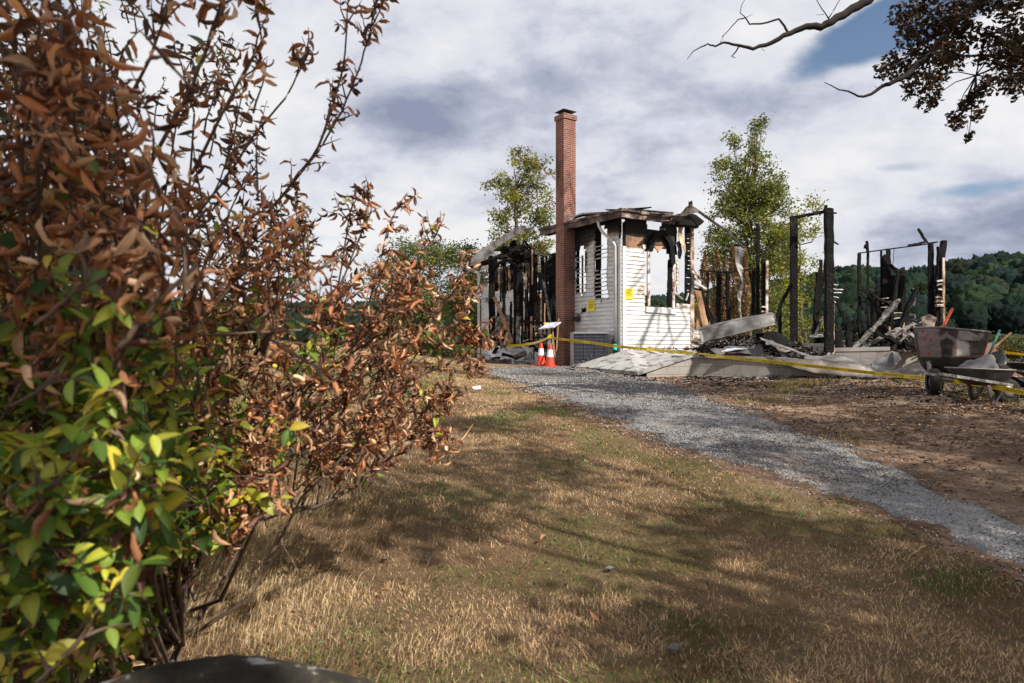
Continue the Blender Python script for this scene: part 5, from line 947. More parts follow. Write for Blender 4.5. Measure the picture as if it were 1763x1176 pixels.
# ================================================================== TEXT
def textmesh(s, size=1.0):
    cu = bpy.data.curves.new('t', 'FONT'); cu.body = s; cu.size = size; cu.resolution_u = 2; ob = bpy.data.objects.new('t', cu); COL.objects.link(ob); dg = bpy.context.evaluated_depsgraph_get(); dg.update()
    me = bpy.data.meshes.new_from_object(ob.evaluated_get(dg)); v = [tuple(x.co) for x in me.vertices]; f = [tuple(p.vertices) for p in me.polygons]; bpy.data.objects.remove(ob); bpy.data.meshes.remove(me); return v, f
TXC, TFC = textmesh('CAUTION DO NOT ENTER'); TW = max(v[0] for v in TXC)
def tape(name, label, pts, twist=0.0, text=True, wide=.076, flip=()):
    """barrier tape ribbon through 3-D points with printed letters riding on it"""
    P3 = [Vector(p) for p in pts]; sm = []
    for i in range(len(P3) - 1):
        p0, p1, p2, p3 = P3[max(i - 1, 0)], P3[i], P3[i + 1], P3[min(i + 2, len(P3) - 1)]
        for k in range(12):
            t = k / 12; sm.append(.5 * ((2 * p1) + (p2 - p0) * t + (2 * p0 - 5 * p1 + 4 * p2 - p3) * t * t + (3 * p1 - p0 - 3 * p2 + p3) * t ** 3))
    sm.append(P3[-1]); L = [0]
    for a, b in zip(sm, sm[1:]): L.append(L[-1] + (b - a).length)
    def fr(l):
        l = max(0, min(L[-1] - 1e-4, l)); i = int(np.searchsorted(L, l, 'right')) - 1; i = max(0, min(i, len(sm) - 2)); t = (l - L[i]) / (L[i + 1] - L[i] + 1e-9); p = sm[i].lerp(sm[i + 1], t); d = (sm[i + 1] - sm[i]).normalized()
        th = twist * math.sin(l * .9) + .3 * mnoise.noise(Vector((l * .8, 3, 1)));
        for (a, b_, ang) in flip:
            if a < l < b_: th += ang * math.sin(math.pi * (l - a) / (b_ - a))
        up = Vector((0, 0, 1)); up = (up - d * up.dot(d)).normalized(); sd_ = d.cross(up); u = up * math.cos(th) + sd_ * math.sin(th); return p, u, d.cross(u).normalized()
    n = int(L[-1] / .06); vs = []; fs = []
    for i in range(n + 1):
        l = L[-1] * i / n; p, u, s_ = fr(l); bow = .006 * mnoise.noise(Vector((l * 3, 1, 1)))
        vs += [p + u * wide * .5, p - u * wide * .5, p - u * wide * .5 - s_ * .002, p + u * wide * .5 - s_ * .002]
    for i in range(n):
        for j in range(4): fs.append((i * 4 + j, i * 4 + (j + 1) % 4, i * 4 + 4 + (j + 1) % 4, i * 4 + 4 + j))
    mb = MB(); mb.add(vs, fs); o = solo(name, mb, M['yellow'], label, 'tape', 'yellow caution tape')
    if text:
        tb = MB(); rep = 1.02; sc = .78 / TW; l0 = .12
        while l0 + .8 < L[-1]:
            vv = []
            for v in TXC:
                p, u, s_ = fr(l0 + v[0] * sc); vv.append(p + u * ((v[1] - .34) * .062) + s_ * .0035)
            tb.add(vv, TFC); l0 += rep
        put('tape_lettering', tb, M['ink'], o)
    return o
tape('caution_tape', 'long yellow caution tape crossing from sign post past the ramp to the right edge', [P(950, 582, 21.7), P(975, 585, 20.6), P(1010, 589, 19.9), P(1070, 597, 19.2), P(1175, 607, 18.2), P(1260, 616, 17.1), P(1340, 624, 16.2), P(1430, 634, 15.4), P(1510, 643, 14.2), P(1585, 650, 12.6), P(1640, 656, 11.2), P(1700, 664, 10.3), P(1763, 676, 9.7), P(1860, 694, 9.2)], .25, flip=((0, 0, 0),))
tape('caution_tape', 'shorter sagging yellow tape from the white corner board to the sign post', [P(829, 602, 26.5), P(850, 598, 25.7), P(870, 595.5, 25), P(900, 594, 23.8), P(925, 589, 22.6), P(945, 581, 21.9), P(952, 577, 21.6)], .4, False, .085)
tape('caution_tape', 'far yellow tape stretched behind the mixer toward the right edge', [P(1600, 596, 26), P(1690, 603, 26), P(1760, 610, 25), P(1850, 620, 24)], .2, False, .09)
for i, (px, py, D, lab) in enumerate(((1860, 694, 9.2, 'near'), (1850, 620, 24, 'far'))):
    p = P(px, py, D); b = Vector((p.x, p.y, g1(p.x, p.y))); mb = MB(); mb.tube([b, p + Vector((0, 0, .15))], .02, 8); solo('steel_stake', mb, M['galv'], f'thin steel stake holding the {lab} end of the caution tape', 'stake', 'tape stakes')
mb = MB(); p = P(1753, 690, 9.9); mb.tube([Vector((p.x, p.y, g1(p.x, p.y))), P(1752, 672, 9.95)], .008, 6); mb.tube([P(1752, 678, 9.94), P(1755, 674, 9.9)], .006, 5); solo('wire_stake', mb, M['darkbark'], 'thin rusty stick upright below the tape at the right edge', 'stick')
# posted notices
TP, TPf = textmesh('POSTED'); TPW = max(v[0] for v in TP)
def notice(label, PF, px0, py0, px1, py1, tilt=0):
    a = PF((px0 + px1) / 2, (py0 + py1) / 2, .045); c0 = PF(px0, (py0 + py1) / 2, .045); c1 = PF(px1, (py0 + py1) / 2, .045); hx = (c1 - c0) * .5; hx.z = 0; hz_ = Vector((0, 0, (PF((px0 + px1) / 2, py0, .045).z - PF((px0 + px1) / 2, py1, .045).z) * .5)); n = hx.cross(hz_).normalized()
    if n.y > 0: n = -n
    hx = hx + hz_.normalized() * tilt; r = thing('posted_notice', label, 'notice', a, 'yellow posted notices'); mb = MB(); mb.box(a, hx, n * .003, hz_); put('sheet', mb, M['paper'], r)
    mb = MB(); w = hx.length; h = hz_.z; s = 2 * w * .84 / TPW; mb.add([a - hx * .84 + hx.normalized() * v[0] * s + Vector((0, 0, h * .42 + v[1] * h * .62)) + n * .006 for v in TP], TPf); put('heading', mb, M['ink'], r)
    mb = MB()
    for k in range(7):
        z = h * .28 - k * h * .13; ww = w * (.8 if k in (0, 1, 3, 4) else .6)
        nseg = 5
        for q in range(nseg): mb.box(a + hx.normalized() * (-ww + (q + .5) * 2 * ww / nseg) + Vector((0, 0, z)) + n * .005, hx.normalized() * ww / nseg * rnd.uniform(.6, .85), n * .001, Vector((0, 0, h * .035)))
    put('small_print', mb, M['ink'], r)
notice('yellow posted notice on the shaded side wall between the burn hole and air conditioner', onside, 1012, 517, 1023.5, 535.5); notice('yellow posted notice on the sunlit front wall next to the corner board', onfront, 1076, 497, 1090, 515); notice('half hidden yellow posted notice low on the far left corner of the house', onside, 835, 577, 841, 588)
# ================================================================== SIGN, CONES
sp_ = P(945.5, 613, 21.9); spb = Vector((sp_.x, sp_.y, g1(sp_.x, sp_.y))); sg = thing('interpretive_sign', 'tilted pale interpretive sign panel on a grey post behind the cones', 'sign', spb)
mb = MB(); mb.box(Vector((spb.x, spb.y, (spb.z + P(945, 565, 21.9).z) / 2)), (.045, 0, 0), (0, .045, 0), (0, 0, (P(945, 565, 21.9).z - spb.z) / 2)); put('post', mb, M['galv'], sg)
mb = MB(); mb.plate([P(927, 567, 21.7), P(953, 564, 21.2), P(966, 555, 21.9), P(944, 556, 22.3)], .03); put('panel', mb, M['panel'], sg)
mb = MB(); mb.tube([P(944, 556, 22.28), P(936, 557, 22.1)], .02, 6); mb.box(P(946, 579, 21.85), (.065, 0, 0), (0, .065, 0), (0, 0, .06)); put('tape_knot', mb, M['yellow'], sg)
cone0 = thing('traffic_cone', 'orange traffic cone with white band, the right and nearer of the pair', 'cone', (0, 0, 0), 'traffic cones by the sign')
mb = MB(); mb.box((0, 0, .018), (.19, 0, 0), (0, .19, 0), (0, 0, .018)); put('base', mb, M['orange'], cone0)
prof = [(.145, .036), (.14, .06), (.105, .30)]; mb = MB(); mb.lathe(prof, 28); put('body', mb, M['orange'], cone0, True); mb = MB(); mb.lathe([(.072, .52), (.045, .69), (.04, .705), (.0, .705)], 28); put('tip', mb, M['orange'], cone0, True)
mb = MB(); mb.lathe([(.106, .30), (.073, .52)], 28); put('reflective_band', mb, M['reflect'], cone0, True)
cA, cB = G(947, 632), G(931, 629)
def cone_at(o, px, py, D): p = P(px, py, D); o.location = (p.x, p.y, g1(p.x, p.y) + .012)
cone_at(cone0, 947, 632, 20.3); c2 = dup(cone0, (0, 0, 0), .5, 'orange traffic cone with white band, the left and farther of the pair'); cone_at(c2, 931.5, 629, 21.6)
cone0.rotation_euler.z = .2
# ================================================================== MIXER
MD = 11.6; mx0 = P(1607, 683, MD); mxr = thing('mortar_mixer', 'rusty towable mortar mixer with a flared drum standing on one dark wheel', 'mixer', Vector((mx0.x, mx0.y, g1(mx0.x, mx0.y))))
def drum():
    secs = [  # (z px, x0 px, x1 px, half depth)
        (569, 1584, 1691, .40), (573, 1584.5, 1690, .41), (585, 1585.5, 1688, .42), (600, 1587.5, 1683, .41), (615, 1590.5, 1679, .39), (630, 1595, 1674, .33), (641, 1602, 1667, .24), (648, 1612, 1657, .12), (650, 1622, 1648, .03)]
    mb = MB(); n = 110; rings = []; fine = []
    for q_ in range(len(secs) - 1):
        for t_ in range(5): fine.append(tuple(a_ + (b_ - a_) * t_ / 5 for a_, b_ in zip(secs[q_], secs[q_ + 1])))
    secs = fine + [secs[-1]]
    for inner in (0, 1):
        for si, (py, x0, x1, hd) in enumerate(secs[:-1] if inner else secs):
            a, b = P(x0, py, MD), P(x1, py, MD); c = (a + b) / 2; hw = (b - a).length / 2 - inner * .035; hd2 = hd - inner * .035; z = c.z - (.0 if not inner else 0.0); ring = []
            for k in range(n):
                th = 2 * math.pi * k / n; cx = math.copysign(abs(math.cos(th)) ** .55, math.cos(th)); cy = math.copysign(abs(math.sin(th)) ** .7, math.sin(th)); j = .012 * mnoise.noise(Vector((th * 2, si, 1)))
                slope = -.05 * cx * max(0, 1 - si / 8); ring.append(Vector((c.x + cx * hw + j, MD + cy * hd2 + j, z + slope)))
            rings.append(ring)
    no = len(secs); vs = [v for r in rings for v in r]; fs = []
    for i in range(no - 1):
        for k in range(n): fs.append((i * n + k, (i + 1) * n + k, (i + 1) * n + (k + 1) % n, i * n + (k + 1) % n))
    fs.append(tuple((no - 1) * n + k for k in range(n - 1, -1, -1)))
    for i in range(no, 2 * no - 2):
        for k in range(n): fs.append((i * n + k, i * n + (k + 1) % n, (i + 1) * n + (k + 1) % n, (i + 1) * n + k))
    for k in range(n): fs.append((k, (k + 1) % n, no * n + (k + 1) % n, no * n + k))
    fs.append(tuple((2 * no - 2) * n + k for k in range(n))); cc = []
    for v in vs:
        x, y = proj(v); c = 0.0
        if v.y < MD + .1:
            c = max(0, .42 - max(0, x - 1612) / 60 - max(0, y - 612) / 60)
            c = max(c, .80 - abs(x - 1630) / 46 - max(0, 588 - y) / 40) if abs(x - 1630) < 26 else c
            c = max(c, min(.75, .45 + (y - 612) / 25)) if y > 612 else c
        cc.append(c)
    mb.add(vs, fs, cc); return mb
od = put('drum', drum(), M['mixer'], mxr, True); ca = od.data.color_attributes['Col'].data
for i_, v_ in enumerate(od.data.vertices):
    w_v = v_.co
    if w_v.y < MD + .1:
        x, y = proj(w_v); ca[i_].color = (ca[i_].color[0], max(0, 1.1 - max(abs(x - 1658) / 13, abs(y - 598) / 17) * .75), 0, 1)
mb = MB(); rimp = []
for k in range(29):
    th = 2 * math.pi * k / 28; cx = math.copysign(abs(math.cos(th)) ** .55, math.cos(th)); cy = math.copysign(abs(math.sin(th)) ** .7, math.sin(th)); a, b = P(1584, 569, MD), P(1691, 569, MD); rimp.append(Vector(((a.x + b.x) / 2 + cx * (b.x - a.x) / 2, MD + cy * .41, a.z - .05 * cx)))
mb.tube(rimp, .016, 6); put('drum_rim', mb, M['rim'], mxr, True)
mb = MB()  # discharge lip
mb.sheet([P(1646, 568, MD - .38), P(1668, 570, MD - .5), P(1689, 580, MD - .42)], [P(1648, 584, MD - .42), P(1668, 586, MD - .5), P(1687, 587, MD - .42)], .02, 10, 4, .01, seed=6); put('discharge_lip', mb, M['rim'], mxr)
for k, yo in enumerate((-.2, .62)):
    wc = Vector((P(1607 if k == 0 else 1611, 683, MD + yo).x, MD + yo, 0)); r_ = .235; gzv = g1(wc.x, wc.y); wc.z = gzv + r_
    ax = Vector((.93, -.36, 0)).normalized(); mb = MB(); mb.lathe([(r_ * .55, -.075), (r_ * .9, -.085), (r_, -.05), (r_, .05), (r_ * .9, .085), (r_ * .55, .075)], 30, wc, axis=ax); w1 = put('wheel', mb, M['rubber'], mxr, True)
    mb = MB(); mb.lathe([(0, -.05), (r_ * .3, -.06), (r_ * .56, -.03), (r_ * .56, .03), (r_ * .3, .06), (0, .05)], 20, wc, axis=ax); h = put('hub', mb, M['mixer'], mxr, True)
mb = MB(); gy = MD - .1
mb.beam(P(1604, 665, gy), P(1604, 628, gy), .07, .07, .03); mb.beam(P(1613, 650, gy), P(1618, 628, gy + .3), .12, .12, .05); mb.beam(P(1600, 640, gy), P(1690, 640, gy + .25), .08, .06, .03); mb.beam(P(1606, 655, gy), P(1608, 655, gy + .9), .05, .05, .02); mb.beam(P(1684, 642, gy + .2), P(1684, 600, gy + .2), .07, .07, .03); mb.beam(P(1686, 680, gy + .3), P(1686, 640, gy + .3), .06, .06, .03); put('chassis', mb, M['mixer'], mxr)
mb = MB(); mb.beam(P(1598, 622, gy - .1), P(1601, 645, gy - .12), .05, .04, .1); mb.beam(P(1601, 645, gy - .12), P(1640, 655, gy - .3), .05, .05, .04); put('tow_bar', mb, M['rim'], mxr)
mb = MB(); a = P(1689, 605, MD + .05); b_ = P(1700, 605, MD + .05)
def rbox(mb, px0, py0, px1, py1, D, dep, r=.05):
    a, b = P(px0, py0, D), P(px1, py1, D); c = (a + b) / 2; hx, hz2 = abs(b.x - a.x) / 2, abs(a.z - b.z) / 2; prof = [(-hx, -hz2), (hx, -hz2), (hx, hz2 - r), (hx - r * .6, hz2 - r * .15), (hx - r * 1.6, hz2), (-hx, hz2 * .9)]
    n = len(prof); vs = [Vector((c.x + x, D - dep / 2, c.z + z)) for x, z in prof] + [Vector((c.x + x, D + dep / 2, c.z + z)) for x, z in prof]; mb.add(vs, [tuple(range(n)), tuple(range(2 * n - 1, n - 1, -1))] + [(i, i + n, (i + 1) % n + n, (i + 1) % n) for i in range(n)])
rbox(mb, 1676, 590, 1700, 616, MD + .12, .42); put('engine_hood', mb, M['mixred'], mxr)
mb = MB(); rbox(mb, 1669, 588, 1677, 625, MD + .05, .5, .01); put('gear_case', mb, M['black'], mxr)
mb = MB(); rbox(mb, 1671, 600, 1674.5, 604, MD - .21, .01, .001); put('yellow_decal', mb, M['paper'], mxr)
mb = MB(); mb.tube([P(1668, 587, MD), P(1682, 588, MD)], .015, 8); mb.tube([P(1680, 588, MD), P(1683, 588, MD)], .022, 8); put('filler_pipe', mb, M['black'], mxr, True)
mb = MB(); mb.beam(P(1622, 566, MD - .32), P(1640, 531, MD - .25), .032, .03, .02); solo('orange_handle', mb, M['redhandle'], 'orange red handle sticking up out of the mixer drum', 'handle')
mb = MB(); mb.chunk(P(1618, 563, MD), .08, 0, .6); mb.chunk(P(1610, 566, MD - .1), .07, 0, .5); mb.chunk(P(1627, 565, MD + .1), .06, 0, .5); solo('mortar_lump', mb, M['cement'], 'dry grey mortar lump heaped above the mixer rim', 'mortar')
mb = MB(); bm(mb, 1636, 548, 1652, 568, 13.5, None, 1.5, .05); bm(mb, 1630, 556, 1634, 532, 13.6, None, 2, .05); solo('bent_rod', mb, M['char'], 'thin dark rod slanting behind the mixer drum', 'rod')
# ================================================================== WHEELBARROWS
def barrow(label, X0, Y0, X1, D, base_py, mat, grp):
    """X0..X1 tray extent px, Y0 rim px"""
    f = P((X0 + X1) / 2, base_py, D); root = thing('wheelbarrow', label, 'wheelbarrow', Vector((f.x, f.y, g1(f.x, f.y))), grp)
    a, b = P(X0, Y0, D), P(X1, Y0 + 4, D); c = (a + b) / 2; hw = (b.x - a.x) / 2; mb = MB(); n = 28; rings = []; zr = c.z; dep = .24
    tl = (b.z - a.z) / 2
    for inner in (0, 1):
        for (t, k) in ((0, 1), (.12, .965), (.45, .84), (.8, .66), (1, .5)) if not inner else ((0, .975), (.12, .94), (.45, .81), (.78, .62)):
            ring = []
            for q in range(n):
                th = 2 * math.pi * q / n; cx = math.copysign(abs(math.cos(th)) ** .7, math.cos(th)); cy = math.copysign(abs(math.sin(th)) ** .7, math.sin(th)); ring.append(Vector((c.x + cx * hw * k + t * .06, D + cy * .32 * k, zr - t * dep + tl * cx * (1 - t))))
            rings.append(ring)
    vs = [v for r in rings for v in r]; fs = []
    for i in range(4):
        for q in range(n): fs.append((i * n + q, (i + 1) * n + q, (i + 1) * n + (q + 1) % n, i * n + (q + 1) % n))
    fs.append(tuple(4 * n + q for q in range(n - 1, -1, -1)))
    for i in range(5, 8):
        for q in range(n): fs.append((i * n + q, i * n + (q + 1) % n, (i + 1) * n + (q + 1) % n, (i + 1) * n + q))
    for q in range(n): fs.append((q, (q + 1) % n, 5 * n + (q + 1) % n, 5 * n + q))
    fs.append(tuple(8 * n + q for q in range(n))); mb.add(vs, fs); put('tray', mb, M[mat], root, True)
    mb = MB(); mb.tube([rings[0][q % n] for q in range(n + 1)], .012, 6); put('rim', mb, M['rim'], root, True)
    zb = zr - dep; g = g1(c.x, D)
    for yo in (-.22, .22):
        mb = MB(); mb.beam(Vector((c.x - hw * 1.9, D + yo - .15, zb + .18)), Vector((c.x + hw * .85, D + yo * .7, zb - .0)), .035, .04, .03); put('handle', mb, M['ashwood'], root)
        mb = MB(); mb.beam(Vector((c.x + hw * .1, D + yo, g)), Vector((c.x - hw * .05, D + yo, zb)), .05, .03, .03); mb.beam(Vector((c.x + hw * .1, D + yo, g + .01)), Vector((c.x + hw * .5, D + yo, zb)), .05, .03, .03); put('leg', mb, M['roof'], root)
    wc = Vector((c.x + hw * .95, D, g + .19)); mb = MB(); mb.lathe([(.10, -.035), (.17, -.045), (.19, -.02), (.19, .02), (.17, .045), (.10, .035)], 26, wc, axis=(0, 1, 0)); put('wheel', mb, M['rubber'], root, True)
    mb = MB(); mb.lathe([(0, -.03), (.04, -.035), (.105, -.02), (.105, .02), (.04, .035), (0, .03)], 18, wc, axis=(0, 1, 0)); put('wheel_rim', mb, M['rim'], root, True)
    return root
barrow('rusty blue grey wheelbarrow holding shovels in front of the mixer', 1636, 633, 1737, 10.3, 688, 'barrow', 'wheelbarrows')
b2 = barrow('dark upturned looking wheelbarrow partly hidden at the right edge', 1733, 624, 1850, 12.2, 680, 'black', 'wheelbarrows')
def shovel(label, h0, h1, b0, hm, bladec='cement'):
    """h0 top of handle, h1 lower end, b0 blade tip"""
    r = thing('shovel', label, 'shovel', P(*b0), 'shovels in the wheelbarrow'); mb = MB(); mb.tube([P(*h0), P(*h1)], .016, 8); put('handle', mb, M[hm], r, True)
    a, t = P(*h1), P(*b0); d = t - a; w = Vector((.11, -.04, 0)); mb = MB(); mb.sheet([a - w * .5, a - w + d * .25, a - w * 1.05 + d * .6, t - w * .2], [a + w * .5, a + w + d * .25, a + w * 1.05 + d * .6, t + w * .2], .006, 10, 5, .002, bulge=.03); put('blade', mb, M[bladec], r); return r
shovel('shovel with a worn wooden handle leaning right', (1740, 573, 10.4), (1690, 618, 10.3), (1664, 640, 10.25), 'barewood'); shovel('shovel with a green handle standing steeper', (1721, 568, 10.35), (1702, 612, 10.3), (1690, 642, 10.2), 'greenhandle')
mb = MB()
for x, y, r in ((1672, 630, .13), (1690, 628, .14), (1703, 630, .12), (1660, 634, .09)):
    c = P(x, y, 10.35); mb.lathe([(0, r * .75), (r * .5, r * .62), (r * .85, r * .25), (r, -r * .2), (r * .9, -r * .6)], 14, c)
solo('cement_sack', mb, M['cement'], 'grey dusty sack bulging over the tray of the blue wheelbarrow', 'sack', smooth=True)
mb = MB(); mb.sheet([P(1703, 614, 10.8), P(1722, 612, 10.8), P(1732, 620, 10.8)], [P(1706, 640, 10.4), P(1724, 638, 10.4), P(1736, 634, 10.5)], .03, 10, 8, .10, seed=41, bulge=.08); mb.sheet([P(1706, 616, 11), P(1718, 610, 11), P(1728, 614, 11)], [P(1700, 628, 10.8), P(1716, 622, 10.7), P(1733, 626, 10.8)], .03, 8, 6, .08, seed=42, bulge=.1); solo('black_bag', mb, M['black'], 'crumpled black bag behind the shovels in the wheelbarrow', 'bag')
for lab, seg, mt in (('long pale plank end poking out under the mixer', [(1650, 652, 1700, 668, 10.9, 6, .08)], 'ashwood'), ('black beam lying behind the wheelbarrow at the right edge', [(1725, 648, 1790, 672, 11, 12, .15)], 'char'), ('grey pipe on the ground below the tape, right edge', [(1735, 655, 1762, 674, 10.8, 5, .1)], 'metalw'), ('black log on the ground below the wheelbarrow', [(1690, 660, 1760, 680, 10.9, 8, .2)], 'char')): wood('fallen_timber', lab, 'timber', seg, mt, 'timbers under the wheelbarrows')
# ================================================================== GRAVEL, GRASS
def scatter(n, xr, yr, power, mask, reach=30):
    """more points close to the drive / camera, thinning with distance (level of detail by real distance)"""
    X = nr.uniform(xr[0], xr[1], n * 8); Y = nr.uniform(yr[0], yr[1], n * 8); d = np.hypot(X, Y); keep = nr.rand(n * 8) < np.minimum(1, (2.6 / d) ** power)
    X, Y = X[keep], Y[keep]; k = (np.abs(X) < Y * .80 + 1.2); X, Y = X[k], Y[k]; k = mask(X, Y); X, Y = X[k], Y[k]; return X[:n], Y[:n]
def stones(name, X, Y, dz, pal_, w, s0, s1):
    n = len(X); d = np.hypot(X, Y); Z = gz(X, Y) + dz; r = nr.uniform(s0, s1, n) * np.clip(d / 8, .8, 1.8)
    base = np.array([(1, 0, 0), (-1, 0, 0), (0, 1, 0), (0, -1, 0), (0, 0, 1), (0, 0, -1)], float); V = base[None] * nr.uniform(.55, 1.2, (n, 6, 1)) + nr.uniform(-.35, .35, (n, 6, 3)); V[:, :, 2] *= .6
    th = nr.uniform(0, 6.28, n); c, s = np.cos(th)[:, None], np.sin(th)[:, None]; x = V[:, :, 0] * c - V[:, :, 1] * s; y = V[:, :, 0] * s + V[:, :, 1] * c; V = np.stack([x, y, V[:, :, 2]], -1) * r[:, None, None]
    V += np.stack([X, Y, Z + r * .2], 1)[:, None]; F_ = np.array([(0, 2, 4), (2, 1, 4), (1, 3, 4), (3, 0, 4), (2, 0, 5), (1, 2, 5), (3, 1, 5), (0, 3, 5)])
    f = (F_[None] + (np.arange(n) * 6)[:, None, None]).ravel(); col = np.repeat(pal(n, pal_, w, .25), 6, 0); return npmesh(name, V.reshape(-1, 3), f, np.full(n * 8, 3), M['stone'], col)
def near_grav(X, Y):
    n = (vnoise(X, Y, .5, 11) - .5); n2 = (vnoise(X, Y, .5, 12) - .5); a = inpoly_np(X + n * .5, Y + n2 * .5, GW); j = nr.normal(size=X.shape) * .16; j2 = nr.normal(size=X.shape) * .16; b = inpoly_np(X + n * .5 + j, Y + n2 * .5 + j2, GW)
    thin = vnoise(X, Y, 1.1, 77, 2); return (a | b) & ((nr.rand(len(X)) < np.clip((.74 - thin) * 5, .12, 1)))
X, Y = scatter(150000, (-3, 12), (3, 24), 1.0, near_grav)
o = stones('gravel', X, Y, .024, [(.08, .077, .075), (.165, .16, .157), (.26, .255, .25), (.42, .41, .40), (.22, .165, .125)], [.28, .34, .22, .06, .10], .006, .0145); tag(o, 'loose grey crushed stone covering the curving drive', None, None, 'stuff')
def crumbs(X, Y): return in_dirt(X, Y) & ~in_gravel(X, Y) & (nr.rand(len(X)) < np.clip((vnoise(X, Y, .9, 91, 3) - .25) * 2.2, .1, 1))
X, Y = scatter(70000, (-3, 16), (3, 24), .8, crumbs); o = stones('soil_crumbs', X, Y, .012, [(.11, .065, .042), (.21, .13, .085), (.34, .235, .16), (.02, .018, .017), (.36, .33, .31)], [.26, .36, .26, .08, .04], .006, .020); tag(o, 'reddish soil crumbs and charcoal bits over the bare yard', None, None, 'stuff')
def spill(X, Y):
    j = nr.normal(size=X.shape) * .26; j2 = nr.normal(size=X.shape) * .26; return inpoly_np(X + j, Y + j2, GW) & ~inpoly_np(X, Y, GW)
X, Y = scatter(14000, (-3, 12), (3, 22), 1.0, spill); o = stones('stray_gravel', X, Y, .012, [(.2, .2, .21), (.34, .34, .35), (.26, .2, .15)], [.4, .4, .2], .007, .016); tag(o, 'stray stones spilled beside the drive', None, None, 'stuff')
def lawn(X, Y):
    j = nr.normal(size=X.shape) * .12; return ~in_gravel(X, Y) & ~in_dirt(X + j, Y + j) & ~((Y > 19.5) & (X > -2.3))
def blades(name, X, Y, h0, h1, palA, palB, wid, lean, label, flow=None, hn=True):
    n = len(X); d = np.hypot(X, Y); Z = gz(X, Y); lod = np.clip(d / 4, 1, 5) ** .75; clump = vnoise(X, Y, .28, 31, 2); big = vnoise(X, Y, 1.3, 32, 2)
    h = nr.uniform(h0, h1, n) * (.45 + 1.1 * clump) * lod ** .25; w = wid * lod * nr.uniform(.6, 1.3, n)
    th = nr.uniform(0, 6.28, n); fa = vnoise(X, Y, .6, 33, 2) * 12.6; la = lean * nr.uniform(.3, 1.5, n); lx = np.cos(fa) * .35 + np.cos(th) * .8; ly = np.sin(fa) * .35 + np.sin(th) * .8
    if flow is not None: lx = lx * .5 + flow[0]; ly = ly * .5 + flow[1]
    lx *= la * h; ly *= la * h; zt = h / np.sqrt(1 + (lean * .6) ** 2); px_, py_ = -np.sin(th) * w, np.cos(th) * w
    b0 = np.stack([X - px_, Y - py_, Z - .01], 1); b1 = np.stack([X + px_, Y + py_, Z - .01], 1); m0 = np.stack([X - px_ * .7 + lx * .35, Y - py_ * .7 + ly * .35, Z + zt * .6], 1); m1 = np.stack([X + px_ * .7 + lx * .35, Y + py_ * .7 + ly * .35, Z + zt * .6], 1); tp = np.stack([X + lx, Y + ly, Z + zt], 1)
    V = np.stack([b0, b1, m1, m0, tp], 1).reshape(-1, 3); b = np.arange(n) * 5; f = np.stack([b, b + 1, b + 2, b, b + 2, b + 3, b + 3, b + 2, b + 4], 1).ravel()
    g = (vnoise(X, Y, .55, 41, 3) * .6 + vnoise(X, Y, 2.2, 42, 2) * .4); gp_ = sum(.13 * np.exp(-(((X - q.x) / .9) ** 2 + ((Y - q.y) / .6) ** 2)) for q in (G(1270, 900), G(1480, 900), G(1150, 985), G(1330, 960), G(940, 740))); pg = np.clip((g + gp_ - .53) * 8, 0, .8); isg = nr.rand(n) < pg; br_ = np.clip((vnoise(X, Y, .7, 43, 4) - .44) * 5.5, .0, .75)
    cA = pal(n, palA[0], palA[1], .2); cD = pal(n, [(.20, .12, .065), (.13, .085, .045), (.28, .16, .085)], [.5, .3, .2], .2); cG = pal(n, palB[0], palB[1], .2); c = np.where((nr.rand(n) < br_)[:, None], cD, cA); c = np.where(isg[:, None], cG, c)
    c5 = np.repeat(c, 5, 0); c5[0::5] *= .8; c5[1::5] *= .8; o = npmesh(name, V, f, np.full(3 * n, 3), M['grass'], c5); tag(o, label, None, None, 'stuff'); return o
TAN = ([(.66, .465, .26), (.50, .335, .18), (.72, .54, .34), (.28, .17, .10)], [.38, .3, .16, .16]); GRN = ([(.075, .11, .025), (.12, .16, .035), (.20, .21, .06)], [.4, .4, .2])
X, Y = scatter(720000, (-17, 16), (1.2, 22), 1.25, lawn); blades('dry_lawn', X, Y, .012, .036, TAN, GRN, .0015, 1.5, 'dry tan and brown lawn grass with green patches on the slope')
def tall(X, Y): px = 881.5 + F * X / np.maximum(Y, .5); d = vnoise(X, Y, .5, 55, 2); return (px < 760 + 140 * d) & (px > 120) & (Y < 5.5) & (nr.rand(len(X)) < np.clip((700 - px) / 350 + .1, .05, 1)) & lawn(X, Y)
X, Y = scatter(24000, (-5, 1), (1.4, 5.5), .8, tall); blades('long_dead_grass', X, Y, .03, .095, ([(.60, .46, .28), (.46, .34, .19), (.70, .58, .38), (.26, .22, .10)], [.4, .3, .2, .1]), ([(.30, .26, .12), (.40, .30, .16)], [.5, .5]), .0016, .9, 'long pale dead grass lying over beside the shrub', flow=(.6, .15))
def weeds(X, Y): return (vnoise(X, Y, .55, 41, 3) * .6 + vnoise(X, Y, 2.2, 42, 2) * .4 > .56) & lawn(X, Y)
X, Y = scatter(16000, (-6, 12), (2.2, 14), 1.2, weeds)
Z = gz(X, Y); n = len(X); C = np.stack([X, Y, Z + nr.uniform(.01, .05, n)], 1); V, f, s, c = leaf_cards(C, nr.uniform(.008, .022, n) * np.clip(np.hypot(X, Y) / 4, 1, 3), pal(n, [(.06, .12, .03), (.10, .18, .04), (.16, .22, .06)], [.4, .4, .2]), up=2.0); o = npmesh('clover_weeds', V, f, s, M['leaf'], c); tag(o, 'small green clover and weeds in the dry lawn', None, None, 'stuff')
def bw(X, Y): return in_dirt(X, Y) & (inpoly_np(X, Y, wpoly([(1640, 676), (1763, 682), (1900, 690), (1900, 706), (1763, 704), (1650, 694)])) | ((vnoise(X, Y, 1.1, 71, 2) > .66) & (X > 3.5)))
